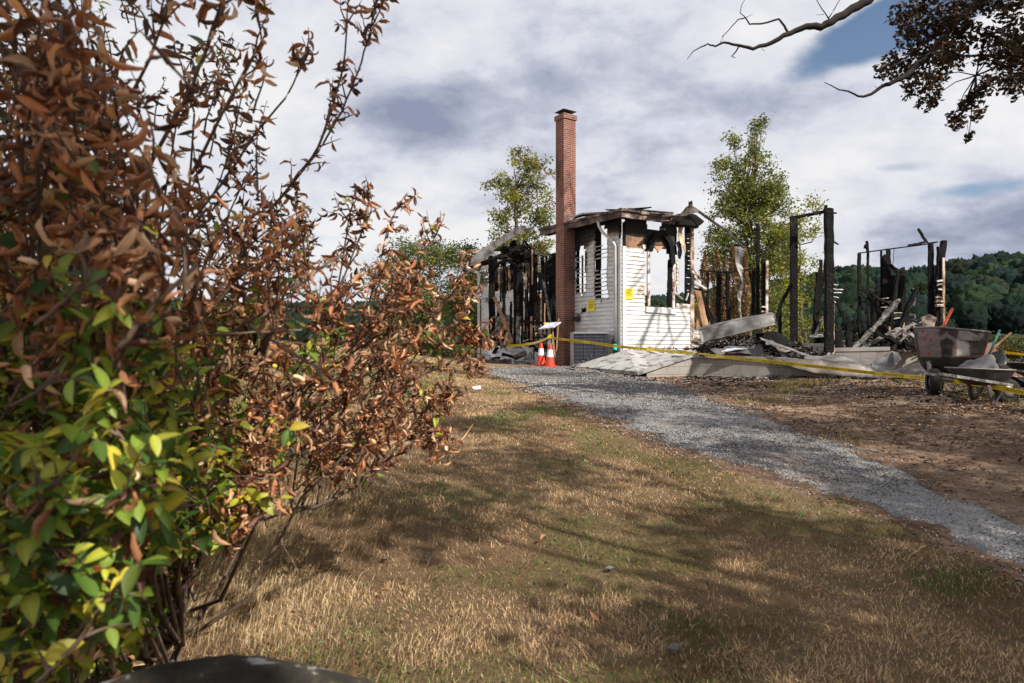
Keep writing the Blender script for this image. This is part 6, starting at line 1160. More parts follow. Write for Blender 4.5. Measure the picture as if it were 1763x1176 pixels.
X, Y = scatter(22000, (3, 16), (5, 16), .6, bw); blades('yard_grass', X, Y, .04, .08, ([(.20, .20, .06), (.36, .28, .14)], [.5, .5]), GRN, .0022, .7, 'thin grass tufts left on the bare yard')
def lt(X, Y): return lawn(X, Y)
X, Y = scatter(8000, (-8, 13), (2, 17), 1.1, lambda X, Y: np.ones(len(X), bool)); n = len(X); C = np.stack([X, Y, gz(X, Y) + .045], 1); V, f, s, c = leaf_cards(C, nr.uniform(.010, .028, n), pal(n, [(.14, .065, .035), (.22, .11, .055), (.32, .20, .12)], [.5, .35, .15]), up=2.5); o = npmesh('leaf_litter', V, f, s, M['dryleaf'], c); tag(o, 'scattered small brown leaves over the lawn and drive', None, None, 'stuff')
# ================================================================== LEAF TEMPLATES FOR THE NEAR SHRUB
def leaf_template(curl, roll, wid, seed, nt=6, crinkle=.015):
    r = random.Random(seed); V = []
    tx = 0.0; tz = 0.0; ang = r.uniform(-.3, .3); tw = r.uniform(-.6, .6)
    for i in range(nt + 1):
        t = i / nt; w = wid * (math.sin(math.pi * min(1, t ** .75 * .97 + .015)) ** .9) * .5
        if i: tx += math.cos(ang) / nt; tz += math.sin(ang) / nt; ang += curl / nt
        for j in (-1, -.5, 0, .5, 1):
            a = j * roll; yy = math.sin(a) / max(roll, .05) * w if roll > .05 else j * w; zz = (1 - math.cos(a)) / max(roll, .05) * w; a2 = tw * t; ww = r.uniform(-crinkle, crinkle)
            nx, nz_ = -math.sin(ang), math.cos(ang); zz2 = zz + ww; V.append((tx + nx * (zz2 * math.cos(a2) - yy * math.sin(a2) * .0), yy * math.cos(a2), tz + nz_ * zz2 + yy * math.sin(a2)))
    Fc = []
    for i in range(nt):
        for j in range(4): a = i * 5 + j; Fc.append((a, a + 5, a + 6, a + 1))
    return np.array(V), np.array(Fc)
GREEN_T = [leaf_template(rnd.uniform(-.9, -.1), rnd.uniform(.2, .7), rnd.uniform(.42, .56), i) for i in range(7)]
DRY_T = [leaf_template(rnd.choice((-1, 1)) * rnd.uniform(.7, 3.0), rnd.uniform(.8, 2.3), rnd.uniform(.28, .50), 50 + i, crinkle=.045) for i in range(18)]
def leaf_inst(name, Ts, pos, d, nrm, size, cols, mat, parent):
    pos = np.array(pos); d = np.array(d); nrm = np.array(nrm); size = np.array(size); cols = np.array(cols); n = len(pos)
    d /= np.linalg.norm(d, axis=1)[:, None]; y = np.cross(nrm, d); y /= np.linalg.norm(y, axis=1)[:, None] + 1e-9; z = np.cross(d, y); k = nr.randint(0, len(Ts), n); Vs = []; Fs = []; Cs = []; off = 0
    for t, (T, Fc) in enumerate(Ts):
        m = k == t; q = m.sum()
        if not q: continue
        V = pos[m][:, None] + (T[None, :, 0:1] * d[m][:, None] + T[None, :, 1:2] * y[m][:, None] + T[None, :, 2:3] * z[m][:, None]) * size[m][:, None, None]
        nv = len(T); Vs.append(V.reshape(-1, 3)); Fs.append((Fc[None] + (np.arange(q) * nv)[:, None, None] + off).ravel()); rim = 1 - .25 * np.abs(np.tile([-1, -.5, 0, .5, 1], nv // 5)); Cs.append((cols[m][:, None] * rim[None, :, None]).reshape(-1, 3)); off += q * nv
    Fs = np.concatenate(Fs); o = npmesh(name, np.concatenate(Vs), Fs, np.full(len(Fs) // 4, 4), M[mat], np.concatenate(Cs), True); o.parent = parent; o.location = -parent.location; return o
# ------------------------------------------------------------------ the near shrub
SHRUB = [(0, 0), (200, 0), (330, 20), (430, 40), (470, 120), (480, 200), (440, 300), (500, 350), (520, 320), (570, 420), (640, 400), (720, 420), (765, 480), (785, 560), (740, 640), (772, 700), (700, 780), (600, 790), (540, 840), (430, 870), (320, 930), (270, 990), (225, 1060), (210, 1176), (-200, 1176), (-200, 0)]
bushroot = G(150, 1120); bush = thing('half_dead_shrub', 'large near shrub, brown curled leaves above and yellow green leaves lower left', 'shrub', bushroot)
ROOTS = [Vector((bushroot.x + dx, bushroot.y + dy, 0)) for dx, dy in ((0, 0), (.25, .35), (-.3, .3), (.1, .8), (-.5, .9), (-.8, .2), (.35, .1))]
for r_ in ROOTS: r_.z = g1(r_.x, r_.y) - .03
stems = MB(); dryL = []; grnL = []
def green_prob(px, py):
    a = np.clip((py - 430) / 200, 0, 1) * np.clip((500 - px) / 180, 0, 1); b = np.clip((200 - px) / 150, 0, 1) * np.clip((py - 230) / 200, 0, 1) * .8; c = .9 * math.exp(-((px - 545) / 55) ** 2 - ((py - 570) / 55) ** 2) * .8; return float(max(a * .92, b, c, .012))
BROWNS = [(.50, .22, .10), (.30, .12, .055), (.62, .35, .19), (.12, .05, .03), (.74, .50, .33)]
GREENS = [(.10, .19, .03), (.22, .31, .04), (.44, .47, .055), (.64, .54, .065), (.05, .10, .025)]
def twig(a, b, D_is_near=False, dens=1.0, gp=None, lsz=None, start=.15):
    """leafy twig from a to b"""
    a, b = Vector(a), Vector(b); d = b - a; L = d.length
    if L < .02: return
    side = Vector((rnd.uniform(-1, 1), rnd.uniform(-1, 1), rnd.uniform(.0, 1))).normalized() * L * rnd.uniform(.04, .16); pts = []; n = 6
    for i in range(n + 1): t = i / n; pts.append(a + d * t + side * math.sin(math.pi * t) + Vector((rnd.uniform(-1, 1), rnd.uniform(-1, 1), rnd.uniform(-1, 1))) * L * .012)
    stems.tube(pts, [.0042 * (1 - .75 * i / n) for i in range(n + 1)], 5, cap=False)
    k = int(L / .030 * dens); dn = d.normalized(); ax = Vector((rnd.uniform(-1, 1), rnd.uniform(-1, 1), rnd.uniform(-1, 1)))
    px, py = proj(b); g = green_prob(px, py) if gp is None else gp; isg = rnd.random() < g
    for i in range(k):
        t = start + (1 - start) * (i + rnd.random() * .5) / max(1, k); x = t * n; j = min(int(x), n - 1); p = pts[j].lerp(pts[j + 1], x - j); s = dn.cross(ax).normalized() if i % 2 else dn.orthogonal().normalized(); ax = s
        for sg in (-1, 1):
            if rnd.random() < .12: continue
            gl = isg if rnd.random() < (.88 if isg else .985) else not isg
            if not gl: ld = dn * rnd.uniform(-.2, .8) + s * sg * rnd.uniform(.4, 1) + Vector((rnd.uniform(-.4, .4), rnd.uniform(-.4, .4), rnd.uniform(-.9, .25))); dryL.append((tuple(p), tuple(ld), (rnd.gauss(0, 1), rnd.gauss(0, 1), rnd.gauss(0, 1)), (lsz or .054) * rnd.uniform(.45, 1.4)))
            else: ld = dn * rnd.uniform(.1, .8) + s * sg + Vector((0, 0, rnd.uniform(-.5, .2))); grnL.append((tuple(p), tuple(ld), (rnd.gauss(0, .35), rnd.gauss(-.2, .35), 1), (lsz or .048) * rnd.uniform(.45, 1.45)))
def tip_depth(px, py):
    if px < 300: return rnd.uniform(1.55, 3.9) if rnd.random() < .8 else rnd.uniform(1.15, 1.6)
    if px < 560: return rnd.uniform(2.0, 4.2)
    return rnd.uniform(2.5, 3.7)
cnt = 0
while cnt < 1380:
    px, py = rnd.uniform(-180, 790), rnd.uniform(-60, 1150)
    if not inpoly(px, max(py, 1), SHRUB): continue
    w = np.interp(px, [-180, 100, 350, 480, 600, 780], [.7, 1, 1, .85, .8, .7])
    if py < 330 and px > 200: w *= .36
    if py < 120: w *= .8
    if py > 700 and px > 420: w *= .7
    if rnd.random() > w: continue
    D = tip_depth(px, py); b = P(px, py, D)
    if b.z < g1(b.x, b.y) + .08: continue
    r = rnd.choice(ROOTS); d = (b - r).normalized(); d = (d + Vector((rnd.uniform(-.5, .5), rnd.uniform(-.5, .5), rnd.uniform(-.25, .5)))).normalized(); L = rnd.uniform(.18, .42); a = b - d * L
    if a.y < .9 or a.z < g1(a.x, a.y): continue
    twig(a, b, dens=.85 if py < 480 or px > 430 else 1.25)
    if rnd.random() < (.17 if px < 330 else .04):
        m1 = r.lerp(a, .4) + Vector((0, 0, -.12 * (a - r).length)); m2 = r.lerp(a, .75) + Vector((rnd.uniform(-.06, .06), rnd.uniform(-.06, .06), -.02)); stems.tube([r, m1, m2, a], [.012, .009, .006, .004], 5, cap=False)
    cnt += 1
def limb(pts, r0, r1, mbx=None):
    q = [P(*p) for p in pts]; sm = []
    for i in range(len(q) - 1):
        for k in range(4): sm.append(q[i].lerp(q[i + 1], k / 4) + Vector((rnd.uniform(-1, 1), rnd.uniform(-1, 1), rnd.uniform(-1, 1))) * r0 * .35)
    sm.append(q[-1]); n = len(sm); (mbx or stems).tube(sm, [r0 + (r1 - r0) * i / (n - 1) for i in range(n)], 8); return sm
def leafy_limb(pts, r0, r1, n, L0, L1, dens=1.0, gp=.03, lsz=None, from_=.25, spread=.9):
    sm = limb(pts, r0, r1)
    for k in range(n):
        t = from_ + (1 - from_) * rnd.random(); i = int(t * (len(sm) - 1)); a = sm[i]; d = (sm[min(i + 1, len(sm) - 1)] - sm[max(0, i - 1)]).normalized(); b = a + (d * .8 + Vector((rnd.uniform(-1, 1), rnd.uniform(-1, 1), rnd.uniform(-.6, 1))) * spread).normalized() * rnd.uniform(L0, L1); twig(a, b, dens=dens, gp=gp, lsz=lsz, start=.05)
    return sm
# low sprawling limb and its upright shoots
limb([(60, 1075, 2.9), (180, 1010, 3.0), (280, 968, 3.1), (380, 920, 3.2), (430, 893, 3.25), (490, 884, 3.3), (560, 868, 3.35), (610, 835, 3.4), (650, 800, 3.45), (700, 778, 3.5)], .022, .006)
for x0, y0, x1, y1, n in ((485, 880, 470, 640, 7), (500, 882, 520, 600, 8), (520, 878, 560, 620, 7), (545, 872, 610, 640, 8), (470, 884, 440, 650, 5), (610, 835, 660, 600, 9), (640, 805, 700, 660, 9), (670, 790, 745, 690, 8), (690, 780, 770, 700, 5), (560, 868, 640, 700, 6)):
    leafy_limb([(x0, y0, 3.35), ((x0 + x1) / 2 + rnd.uniform(-12, 12), (y0 + y1) / 2, 3.35), (x1, y1, 3.4)], .006, .003, int(n * 1.6), .08, .2, .95)
for k in range(170):
    x1, y1 = rnd.uniform(190, 520), rnd.uniform(740, 980)
    if y1 > 1030 - (x1 - 190) * .5: continue
    D_ = rnd.uniform(2.0, 2.9); b = P(x1, y1, D_); a = P(x1 - rnd.uniform(40, 120), y1 + rnd.uniform(-60, 60), D_ + .1); twig(a, b, dens=.9, gp=np.interp(x1, [200, 360, 520], [.92, .6, .15]))
for k in range(30):
    x1, y1 = rnd.uniform(20, 230), rnd.uniform(930, 1180); D_ = rnd.uniform(1.5, 2.4); twig(P(x1 - rnd.uniform(20, 90), y1 - rnd.uniform(-30, 90), D_), P(x1, y1, D_), dens=.9, gp=.95)
# long shoots that stand against the sky
leafy_limb([(330, 700, 3.0), (380, 520, 2.9), (440, 390, 2.85), (500, 320, 2.8), (548, 255, 2.8), (575, 180, 2.75), (592, 110, 2.7), (598, 40, 2.7), (600, -30, 2.7)], .008, .0025, 20, .05, .13, .9, from_=.1, spread=.8)
leafy_limb([(500, 320, 2.8), (548, 262, 2.8), (590, 190, 2.8), (618, 120, 2.8), (636, 60, 2.75), (645, 10, 2.7), (640, -30, 2.7)], .005, .0025, 20, .05, .14, .9, spread=.8)
leafy_limb([(636, 30, 2.75), (650, 10, 2.7), (672, -6, 2.7)], .003, .002, 4, .04, .08)
leafy_limb([(300, 420, 2.6), (380, 320, 2.6), (440, 230, 2.55), (490, 170, 2.5), (518, 120, 2.5), (535, 85, 2.5)], .006, .002, 14, .05, .13, .9, from_=0, spread=.8)
leafy_limb([(330, 300, 2.4), (400, 160, 2.3), (450, 70, 2.2), (440, -20, 2.2)], .006, .002, 12, .06, .16, .8, spread=.8, lsz=.055)
leafy_limb([(180, 250, 2.2), (260, 100, 2.1), (300, -20, 2.0)], .006, .003, 9, .08, .2, .8, lsz=.06); leafy_limb([(250, 300, 2.0), (330, 150, 1.9), (380, 20, 1.8), (395, -40, 1.8)], .006, .003, 10, .07, .17, .8, lsz=.055)
for p in ([(560, 600, 3.2), (585, 480, 3.2), (600, 380, 3.2), (612, 325, 3.2)], [(600, 620, 3.3), (650, 480, 3.3), (665, 400, 3.3), (690, 345, 3.3)], [(560, 620, 3.1), (530, 480, 3.1), (520, 400, 3.1), (505, 350, 3.1)], [(620, 640, 3.2), (700, 520, 3.2), (735, 440, 3.2), (752, 400, 3.2)], [(640, 650, 3.3), (730, 570, 3.3), (780, 500, 3.3), (800, 430, 3.3)], [(650, 660, 3.3), (740, 610, 3.3), (790, 560, 3.3), (812, 505, 3.3)], [(650, 680, 3.3), (740, 640, 3.3), (800, 610, 3.3), (822, 640, 3.3)], [(640, 690, 3.3), (720, 670, 3.3), (770, 690, 3.3), (778, 640, 3.3)],
          [(560, 560, 3.1), (610, 430, 3.1), (640, 360, 3.1), (625, 320, 3.1)], [(450, 560, 3.0), (470, 450, 3.0), (480, 380, 3.0), (470, 330, 3.0)], [(760, 600, 3.3), (805, 585, 3.3), (830, 580, 3.3)], [(730, 690, 3.3), (765, 745, 3.3), (740, 770, 3.3)]):
    leafy_limb(p, .005, .002, 20, .05, .16, 1.0, from_=.1)
# a few leaves very close to the camera, softened by the lens
for (x0, y0, x1, y1, D, gp, n) in ((430, 560, 560, 640, 1.25, .55, 3), (300, 520, 380, 440, 1.15, .2, 2), (60, 560, 160, 470, 1.1, .9, 4), (40, 900, 150, 760, 1.2, .9, 5), (120, 1100, 210, 1000, 1.3, .95, 5), (250, 900, 330, 860, 1.5, .95, 4), (20, 700, 110, 640, 1.15, .9, 4), (60, 1176, 160, 1080, 1.2, .9, 5), (330, 150, 250, 60, 1.3, .03, 3), (90, 250, 60, 200, 1.2, .03, 3), (500, 500, 560, 455, 1.5, .1, 3), (270, 830, 200, 740, 1.3, .9, 4), (180, 620, 260, 560, 1.3, .7, 4)):
    leafy_limb([(x0, y0, D), ((x0 + x1) / 2, (y0 + y1) / 2 + 4, D), (x1, y1, D)], .0032, .002, max(2, n - 2), .05, .1, .6, gp=gp, lsz=.048)
limb([(205, 600, 1.2), (270, 520, 1.22), (340, 455, 1.25)], .006, .004); limb([(300, 600, 1.7), (345, 578, 1.72), (440, 572, 1.75), (520, 568, 1.8)], .003, .002); limb([(-20, 258, 1.3), (75, 252, 1.3)], .004, .003); limb([(133, 520, 1.5), (128, 420, 1.5)], .004, .003); limb([(125, 780, 1.5), (140, 860, 1.5), (150, 1000, 1.5)], .004, .004)
put('stems', stems, M['twig'], bush, True)
def splitL(L): a = list(zip(*L)); return [np.array(x, float) for x in a]
p_, d_, n_s, s_ = splitL(dryL); c_ = pal(len(p_), BROWNS, [.24, .26, .16, .26, .08], .28)
shade_w = np.clip((p_[:, 2] - 1.95) / .5, 0, 1) * np.clip((-.75 - p_[:, 0]) / .5, 0, 1); c2_ = pal(len(p_), [(.13, .075, .045), (.20, .11, .06), (.07, .045, .03), (.30, .20, .13), (.09, .085, .035)], [.32, .24, .24, .08, .12], .25); c_ = np.where((nr.rand(len(p_)) < shade_w * .85)[:, None], c2_, c_)  # darker palette paints shade into the dead leaves at upper left
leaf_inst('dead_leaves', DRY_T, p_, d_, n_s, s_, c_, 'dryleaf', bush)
p_, d_, n_s, s_ = splitL(grnL); c_ = pal(len(p_), GREENS, [.28, .26, .2, .14, .12], .2); leaf_inst('green_leaves', GREEN_T, p_, d_, n_s, s_, c_, 'leaf', bush)
# ================================================================== OVERHEAD OAK (trunk stands just outside the picture, right)
ot = Vector((11.3, 8.3, 0)); ot.z = g1(ot.x, ot.y); oak = thing('oak_tree', 'dark oak reaching in from the upper right with a bare crooked limb', 'tree', ot); tr = MB(); tr.tube([ot - Vector((0, 0, .1)), ot + Vector((-.1, 0, 2)), ot + Vector((-.2, .1, 4.5)), ot + Vector((.1, .2, 7)), ot + Vector((.4, .2, 10))], [.34, .27, .22, .15, .05], 12); put('trunk', tr, M['darkbark'], oak, True)
lb = MB()
hub1 = P(1900, -330, 8.6)
def sm3(pts, r0, r1, jit=.25):
    q = [Vector(p) for p in pts]; sm = []
    for i in range(len(q) - 1):
        for k in range(3): sm.append(q[i].lerp(q[i + 1], k / 3) + Vector((rnd.uniform(-1, 1), rnd.uniform(-1, 1), rnd.uniform(-1, 1))) * r0 * jit)
    sm.append(q[-1]); n = len(sm); lb.tube(sm, [r0 + (r1 - r0) * (i / (n - 1)) ** .8 for i in range(n)], 8); return sm
sm3([ot + Vector((-.2, .1, 4.8)), P(1850, -200, 8.8), P(1700, -130, 9), P(1560, -55, 9), P(1500, -5, 9), P(1478, 10, 9), P(1440, 33, 9), P(1412, 47, 9), P(1388, 45, 9), P(1360, 58, 9), P(1330, 72, 9), P(1298, 83, 9), P(1270, 78, 9)], .10, .018, .15)
sm3([P(1270, 78, 9), P(1245, 73, 9), P(1232, 80, 9), P(1218, 76, 9), P(1204, 83, 9), P(1194, 88, 9), P(1183, 102, 9)], .018, .004, .2); sm3([P(1272, 80, 9), P(1266, 90, 9), P(1259, 97, 9), P(1266, 100, 9)], .012, .004)
sm3([P(1358, 58, 9), P(1350, 45, 9), P(1341, 33, 9), P(1312, 41, 9), P(1290, 42, 9), P(1284, 31, 9), P(1270, 34, 9), P(1256, 50, 9), P(1243, 64, 9)], .017, .005, .2); sm3([P(1284, 31, 9), P(1274, 22, 9), P(1277, 8, 9), P(1284, -4, 9)], .007, .003); sm3([P(1284, 31, 9), P(1296, 24, 9)], .005, .002)
sm3([P(1427, 33, 9), P(1415, 15, 9), P(1402, -5, 9)], .009, .004); sm3([P(1426, 32, 9), P(1440, 10, 9), P(1450, -8, 9)], .008, .004); sm3([P(1418, 25, 9), P(1405, 26, 9)], .004, .002); sm3([P(1240, 74, 9), P(1246, 62, 9)], .004, .002); sm3([P(1312, 84, 9), P(1317, 89, 9)], .004, .002)
sm3([P(1850, -200, 8.8), P(1790, -60, 9.2), P(1690, -10, 9.4), P(1640, 45, 9.4), P(1600, 95, 9.3), P(1560, 130, 9.2), P(1530, 144, 9.2), P(1515, 153, 9.2), P(1492, 165, 9.2), P(1478, 166, 9.2)], .07, .014, .15)
sm3([P(1478, 166, 9.2), P(1460, 157, 9.2), P(1445, 155, 9.2), P(1432, 148, 9.2), P(1419, 142, 9.2)], .014, .005, .15); sm3([P(1519, 150, 9.2), P(1516, 141, 9.2)], .004, .002); sm3([P(1512, 155, 9.2), P(1505, 147, 9.2)], .004, .002)
OC = [(1555, 25, 26), (1590, 12, 30), (1575, 60, 34), (1620, 50, 36), (1640, 15, 34), (1655, 60, 30), (1540, 108, 22), (1520, 122, 16), (1560, 125, 26), (1590, 100, 34), (1630, 95, 28), (1600, 140, 22), (1568, 155, 16), (1610, 165, 16), (1600, 180, 12), (1583, 176, 8), (1640, 95, 26), (1662, 30, 22), (1690, 5, 24), (1720, 10, 26), (1750, 10, 30), (1700, 65, 22), (1720, 90, 30), (1745, 60, 30), (1760, 110, 30), (1735, 135, 26), (1700, 145, 20), (1680, 165, 18), (1665, 180, 16), (1640, 205, 14), (1650, 215, 12), (1685, 195, 12), (1668, 236, 9), (1750, 150, 22), (1800, 60, 40), (1800, 130, 34), (1690, 100, 14), (1755, 80, 40), (1860, 100, 40), (1620, 130, 16)]
# high bare branches of the same oak, above the picture; they streak the front wall and chimney with shade
KB = 13.6 / 1.0
def up(p, k=KB): return Vector(p) + sd * k
hbA = up(onfront(1150, 470)); sm3([Vector((ot.x + .1, ot.y + .2, ot.z + 7)), Vector((12.2, 11.5, 10.2)), hbA], .09, .06, .2)
for a, b in (((1092, 602), (1126, 545)), ((1126, 545), (1137, 500)), ((1131, 578), (1134, 538)), ((1157, 590), (1146, 540)), ((1142, 612), (1182, 560)), ((1118, 612), (1150, 572)), ((1078, 505), (1112, 470)), ((1090, 480), (1110, 455))):
    A, B = up(onfront(*a)), up(onfront(*b)); sm3([B.lerp(hbA, .6), B, A], .045, .03, .2)
for a, b in (((971, 333), (990, 302)), ((971, 362), (990, 338)), ((974, 530), (990, 490)), ((974, 512), (990, 476))):
    A, B = up(P(*a, 21.9)), up(P(*b, 22.1)); sm3([B.lerp(hbA, .5), B, A], .035, .03, .2)
hubs = [P(1640, 45, 9.4), P(1600, 95, 9.3), P(1740, 100, 9.5), P(1680, 130, 9.4), P(1790, -60, 9.2), P(1690, -10, 9.4)]
sm3([P(1900, -100, 9), P(1800, 60, 9.5), P(1740, 100, 9.5), P(1690, 95, 9.5), P(1640, 98, 9.4)], .045, .012, .2); sm3([P(1740, 100, 9.5), P(1705, 120, 9.4), P(1680, 130, 9.4), P(1665, 170, 9.4), P(1650, 205, 9.4)], .018, .006, .2); sm3([P(1665, 215, 9.4), P(1668, 232, 9.4)], .004, .002)
Cs_ = []
for (px, py, r) in OC:
    c = P(px, py, 9.4 + rnd.uniform(-.5, .5)); h = min(hubs, key=lambda q: (q - c).length); sm3([h, h.lerp(c, .5) + Vector((0, 0, .05)), c], .010, .004, .3); R = r * 9.4 / F
    for k in range(int(r * r * .25) + 14): v = Vector((rnd.gauss(0, 1), rnd.gauss(0, 1), rnd.gauss(0, 1))).normalized() * R * rnd.random() ** .5; Cs_.append(tuple(c + v + Vector((0, 0, .04 * math.sin(v.x * 40)))))
# the rest of the crown, above and right of the picture
def crown_blob(L, c, R, nclump, per, sp=.26):
    for k in range(nclump):
        v = Vector((rnd.gauss(0, 1), rnd.gauss(0, 1), rnd.gauss(0, 1))).normalized() * rnd.random() ** .4; q = Vector((c[0] + v.x * R[0], c[1] + v.y * R[1], c[2] + v.z * R[2]))
        for j in range(per): L.append((q.x + rnd.gauss(0, sp), q.y + rnd.gauss(0, sp), q.z + rnd.gauss(0, sp * .8)))
nin = len(Cs_); crown_blob(Cs_, (11.2, 8.0, 9.3), (2.2, 2.6, 1.9), 55, 34); put('limbs', lb, M['darkbark'], oak, True)
C = np.array(Cs_); n = len(C); V, f, s, c = leaf_cards(C, np.concatenate([nr.uniform(.04, .095, nin), nr.uniform(.12, .22, n - nin)]), pal(n, [(.022, .014, .009), (.05, .028, .016), (.02, .016, .010), (.09, .045, .022)], [.35, .3, .2, .15])); fo = npmesh('foliage', V, f, s, M['dryleaf'], c); fo.parent = oak; fo.location = -oak.location
# trees standing behind the photographer; they throw the dappled shade over lawn, drive and yard
SPOTS = [(2.9, 3.1, 1.0, 6.5, 1.3), (3.9, 5.1, 1.0, 7, 1.3), (2.3, 4.0, .6, 6.8, 1.2), (5.4, 6.9, 1.0, 7.6, 1.1), (2.1, 3.0, 1.0, 6.5, 1), (.9, 3.3, .5, 6.3, 1), (3.4, 4.2, .9, 7, 1), (.1, 6.3, .8, 7.5, 1), (1.7, 4.8, .6, 7, .8), (-.8, 5.0, .55, 7, .8), (3.4, 8.8, 1.1, 8, 1), (6.2, 8.3, 1.5, 8.5, 1), (5, 11.6, 1.3, 9, 1), (8.8, 12.5, 1.5, 9.5, .6),
         (2.2, 13.6, 1.2, 9.6, .8), (-1.6, 15.5, 1.1, 10.5, 1), (4.2, 5.9, 1.0, 7.6, 1), (1.0, 9.8, .9, 8.6, .8), (5.6, 15.0, 1.2, 10.2, .7), (9.5, 16.2, 1.2, 10.5, .5), (-.6, 8.6, .6, 8.4, .7), (7.5, 6.0, 1.3, 7.6, 1), (-2.0, 6.6, .5, 7.6, .7), (2.6, 6.9, .6, 8, .8), (1.2, 17.6, .9, 11, .5)]
TRUNKS = [(8.6, -2.2), (12.6, 1.2), (6.0, -5.0), (15.5, 5.5)]; asg = {i: [] for i in range(4)}
XTRA = [(-1.4, 1.8, 2.15, .8), (-1.9, 3.0, 2.0, .8), (-2.9, 3.0, 2.4, .9), (-1.5, 2.6, 2.8, .8), (-2.4, 3.4, 2.7, .9), (-1.1, 2.0, 3.3, .7), (-1.9, 2.2, 2.3, .6)]  # unseen foliage clumps added toward the sun to shade the upper shrub
for (x, y, r_, h, dn) in SPOTS:
    k = h / sd.z; c = Vector((x + sd.x * k, y + sd.y * k, g1(x, y) + h)); i = min(range(4), key=lambda i: (Vector(TRUNKS[i]) - c.xy).length); asg[i].append((c, r_, dn))
for (x, y, z, r_) in XTRA:
    asg[2].append((Vector((x, y, z)) + sd * 8.5, r_, 2.6))
for i, (x, y) in enumerate(TRUNKS):
    g = g1(x, y); r = thing('shade_tree', ('oak behind the photographer to the right, out of frame', 'oak right of the yard beside the photographer, out of frame', 'oak directly behind the photographer, out of frame', 'oak far right of the yard, out of frame')[i], 'tree', (x, y, g), 'shade trees outside the view')
    m1 = MB(); tz = max([b[0].z for b in asg[i]] + [g + 6]); m1.tube([Vector((x, y, g - .1)), Vector((x, y, g + 2)), Vector((x + .2, y, g + 4.5)), Vector((x, y + .2, tz))], [.26, .2, .15, .04], 10); put('trunk', m1, M['darkbark'], r, True)
    m2 = MB(); L_s = []
    for (c, R_, dn) in asg[i]:
        a = Vector((x + .1, y, min(g + 4.2, c.z - .8))); m2.tube([a, a.lerp(c, .5) + Vector((0, 0, .3)), c], [.07, .045, .02], 7)
        for q in range(int(30 * dn * R_ * R_) + 8):
            v = Vector((rnd.gauss(0, 1), rnd.gauss(0, 1), rnd.gauss(0, 1))).normalized() * rnd.random() ** .4; u = c + v * R_ * Vector((1, 1, .7)).length / 1.4
            if rnd.random() < .2: m2.tube([c, c.lerp(u, .5) + Vector((0, 0, .1)), u], [.018, .012, .006], 5)
            for j in range(30): L_s.append((u.x + rnd.gauss(0, .19), u.y + rnd.gauss(0, .19), u.z + rnd.gauss(0, .15)))
    put('limbs', m2, M['darkbark'], r, True); C = np.array(L_s); V, f, s, cc = leaf_cards(C, nr.uniform(.10, .20, len(C)), pal(len(C), [(.07, .08, .02), (.10, .06, .03)], [.6, .4])); fo = npmesh('foliage', V, f, s, M['leaf'], cc); fo.parent = r; fo.location = -r.location
# ================================================================== SMALL THINGS IN FRONT
def boulder():
    top = P(370, 1166, 1.32); c = Vector((top.x, top.y + .05, top.z - .50)); mb = MB(); nu, nv = 72, 36; vs = []
    for i in range(nv + 1):
        for j in range(nu):
            ph = math.pi * i / nv; th = 2 * math.pi * j / nu; q = Vector((math.sin(ph) * math.cos(th), math.sin(ph) * math.sin(th), math.cos(ph))); k = 1 + .03 * mnoise.noise(q * 2.5) + .012 * mnoise.noise(q * 9) + .006 * mnoise.noise(q * 30); vs.append((c.x + q.x * .60 * k, c.y + q.y * .30 * k, c.z + q.z * (.50 if q.z > 0 else .62) * k))
    mb.add(vs, [(i * nu + j, (i + 1) * nu + j, (i + 1) * nu + (j + 1) % nu, i * nu + (j + 1) % nu) for i in range(nv) for j in range(nu)]); solo('lichened_boulder', mb, M['boulder'], 'dark rounded stone with pale lichen at the bottom edge in front of the shrub', 'boulder', smooth=True)
boulder()
def ground_stick(label, pts, r, mat='ashwood'):
    q = []
    for (px, py, up) in pts: g = G(px, py); q.append(g + Vector((0, 0, up)))
    mb = MB(); mb.tube(q, [r] * (len(q) - 1) + [r * .5], 6); solo('fallen_stick', mb, M[mat], label, 'stick', 'sticks on the lawn')
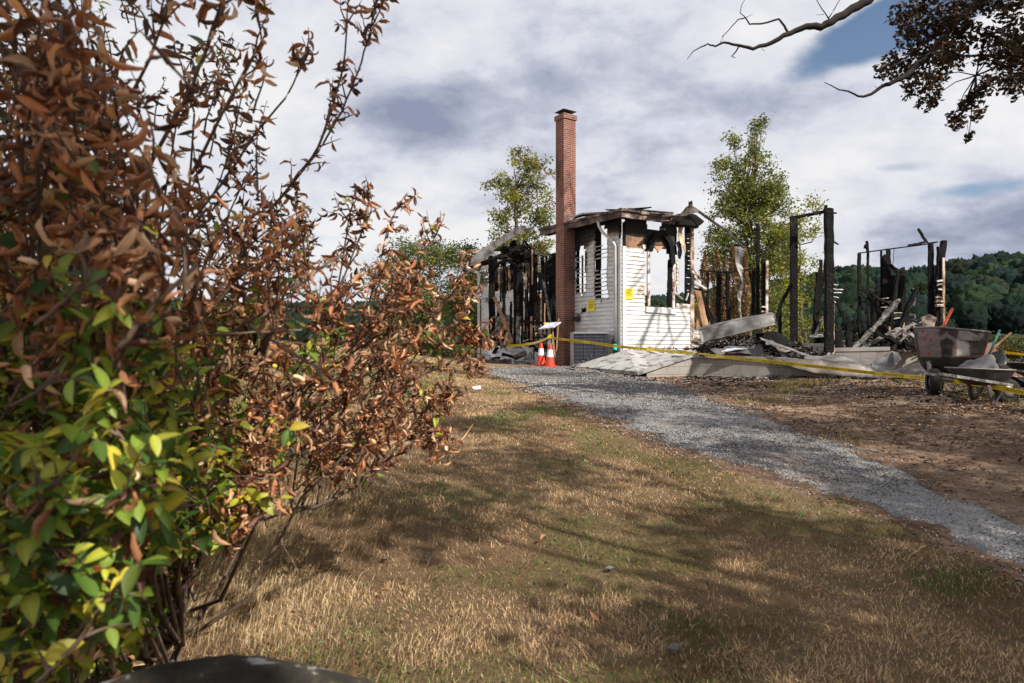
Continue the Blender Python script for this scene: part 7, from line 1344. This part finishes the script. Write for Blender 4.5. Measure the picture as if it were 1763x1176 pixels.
ground_stick('pale bent stick lying on the lawn right of the shrub tip', [(738, 795, .03), (757, 797, .03), (780, 785, .05), (800, 765, .07), (815, 745, .10)], .008, 'barewood'); ground_stick('thin curved stalk lying in the dead grass below the sprawling limb', [(482, 938, .05), (487, 965, .06), (505, 995, .05), (515, 1010, .03)], .004, 'barewood'); ground_stick('short pale stick under the right end of the shrub', [(668, 775, .04), (690, 765, .05), (708, 752, .06)], .008, 'barewood')
mb = MB(); g = G(820, 676) + Vector((0, 0, .06)); mb.sheet([g + Vector((-.07, 0, .02)), g + Vector((.07, .03, .05))], [g + Vector((-.03, -.1, 0)), g + Vector((.09, -.08, .01))], .002, 6, 4, .02, seed=5); solo('paper_scrap', mb, M['white'], 'white paper scrap on the lawn beside the drive', 'paper')
for i, (px, py, lab, sz, cl) in enumerate(((655, 1046, 'big curled oak leaf left of centre in the foreground', .11, (.40, .20, .10)), (1031, 1096, 'reddish oak leaf in the shaded foreground right of centre', .09, (.30, .13, .07)), (940, 944, 'brown leaf lying at the centre of the lawn', .09, (.34, .18, .09)), (1402, 1040, 'brown crumpled leaf in the right foreground', .08, (.22, .12, .07)), (1346, 725, 'orange leaf lying on the gravel drive', .12, (.45, .18, .05)), (765, 1010, 'small tan leaf left of the foreground centre', .07, (.36, .22, .12)))):
    g = G(px, py) + Vector((0, 0, .055)); T, Fc = DRY_T[i]; r = nr.normal(size=(3,)); d = np.array([math.cos(i * 2.1), math.sin(i * 2.1), .1]); y_ = np.cross([0, 0, 1], d); y_ /= np.linalg.norm(y_); z_ = np.cross(d, y_); V = np.array(g)[None] + (T[:, 0:1] * d + T[:, 1:2] * y_ * 1.3 + T[:, 2:3] * z_ * .6) * sz; o = npmesh('fallen_leaf', V, Fc.ravel(), np.full(len(Fc), 4), M['dryleaf'], np.tile(cl, (len(V), 1)), True); recentre(o, g); tag(o, lab, 'leaf', 'fallen leaves')
for px, py, lab in ((1161, 1137, 'bluish stone chip in the dark grass at the bottom'), (660, 982, 'small blue grey stone chip on the sunny lawn left of centre'), (1050, 990, 'dark stone chip on the lawn right of centre')):
    mb = MB(); g = G(px, py) + Vector((0, 0, .03)); mb.chunk(g, .03, 0, .6); solo('stone_chip', mb, M['metalw'], lab, 'stone', 'stone chips on the lawn')
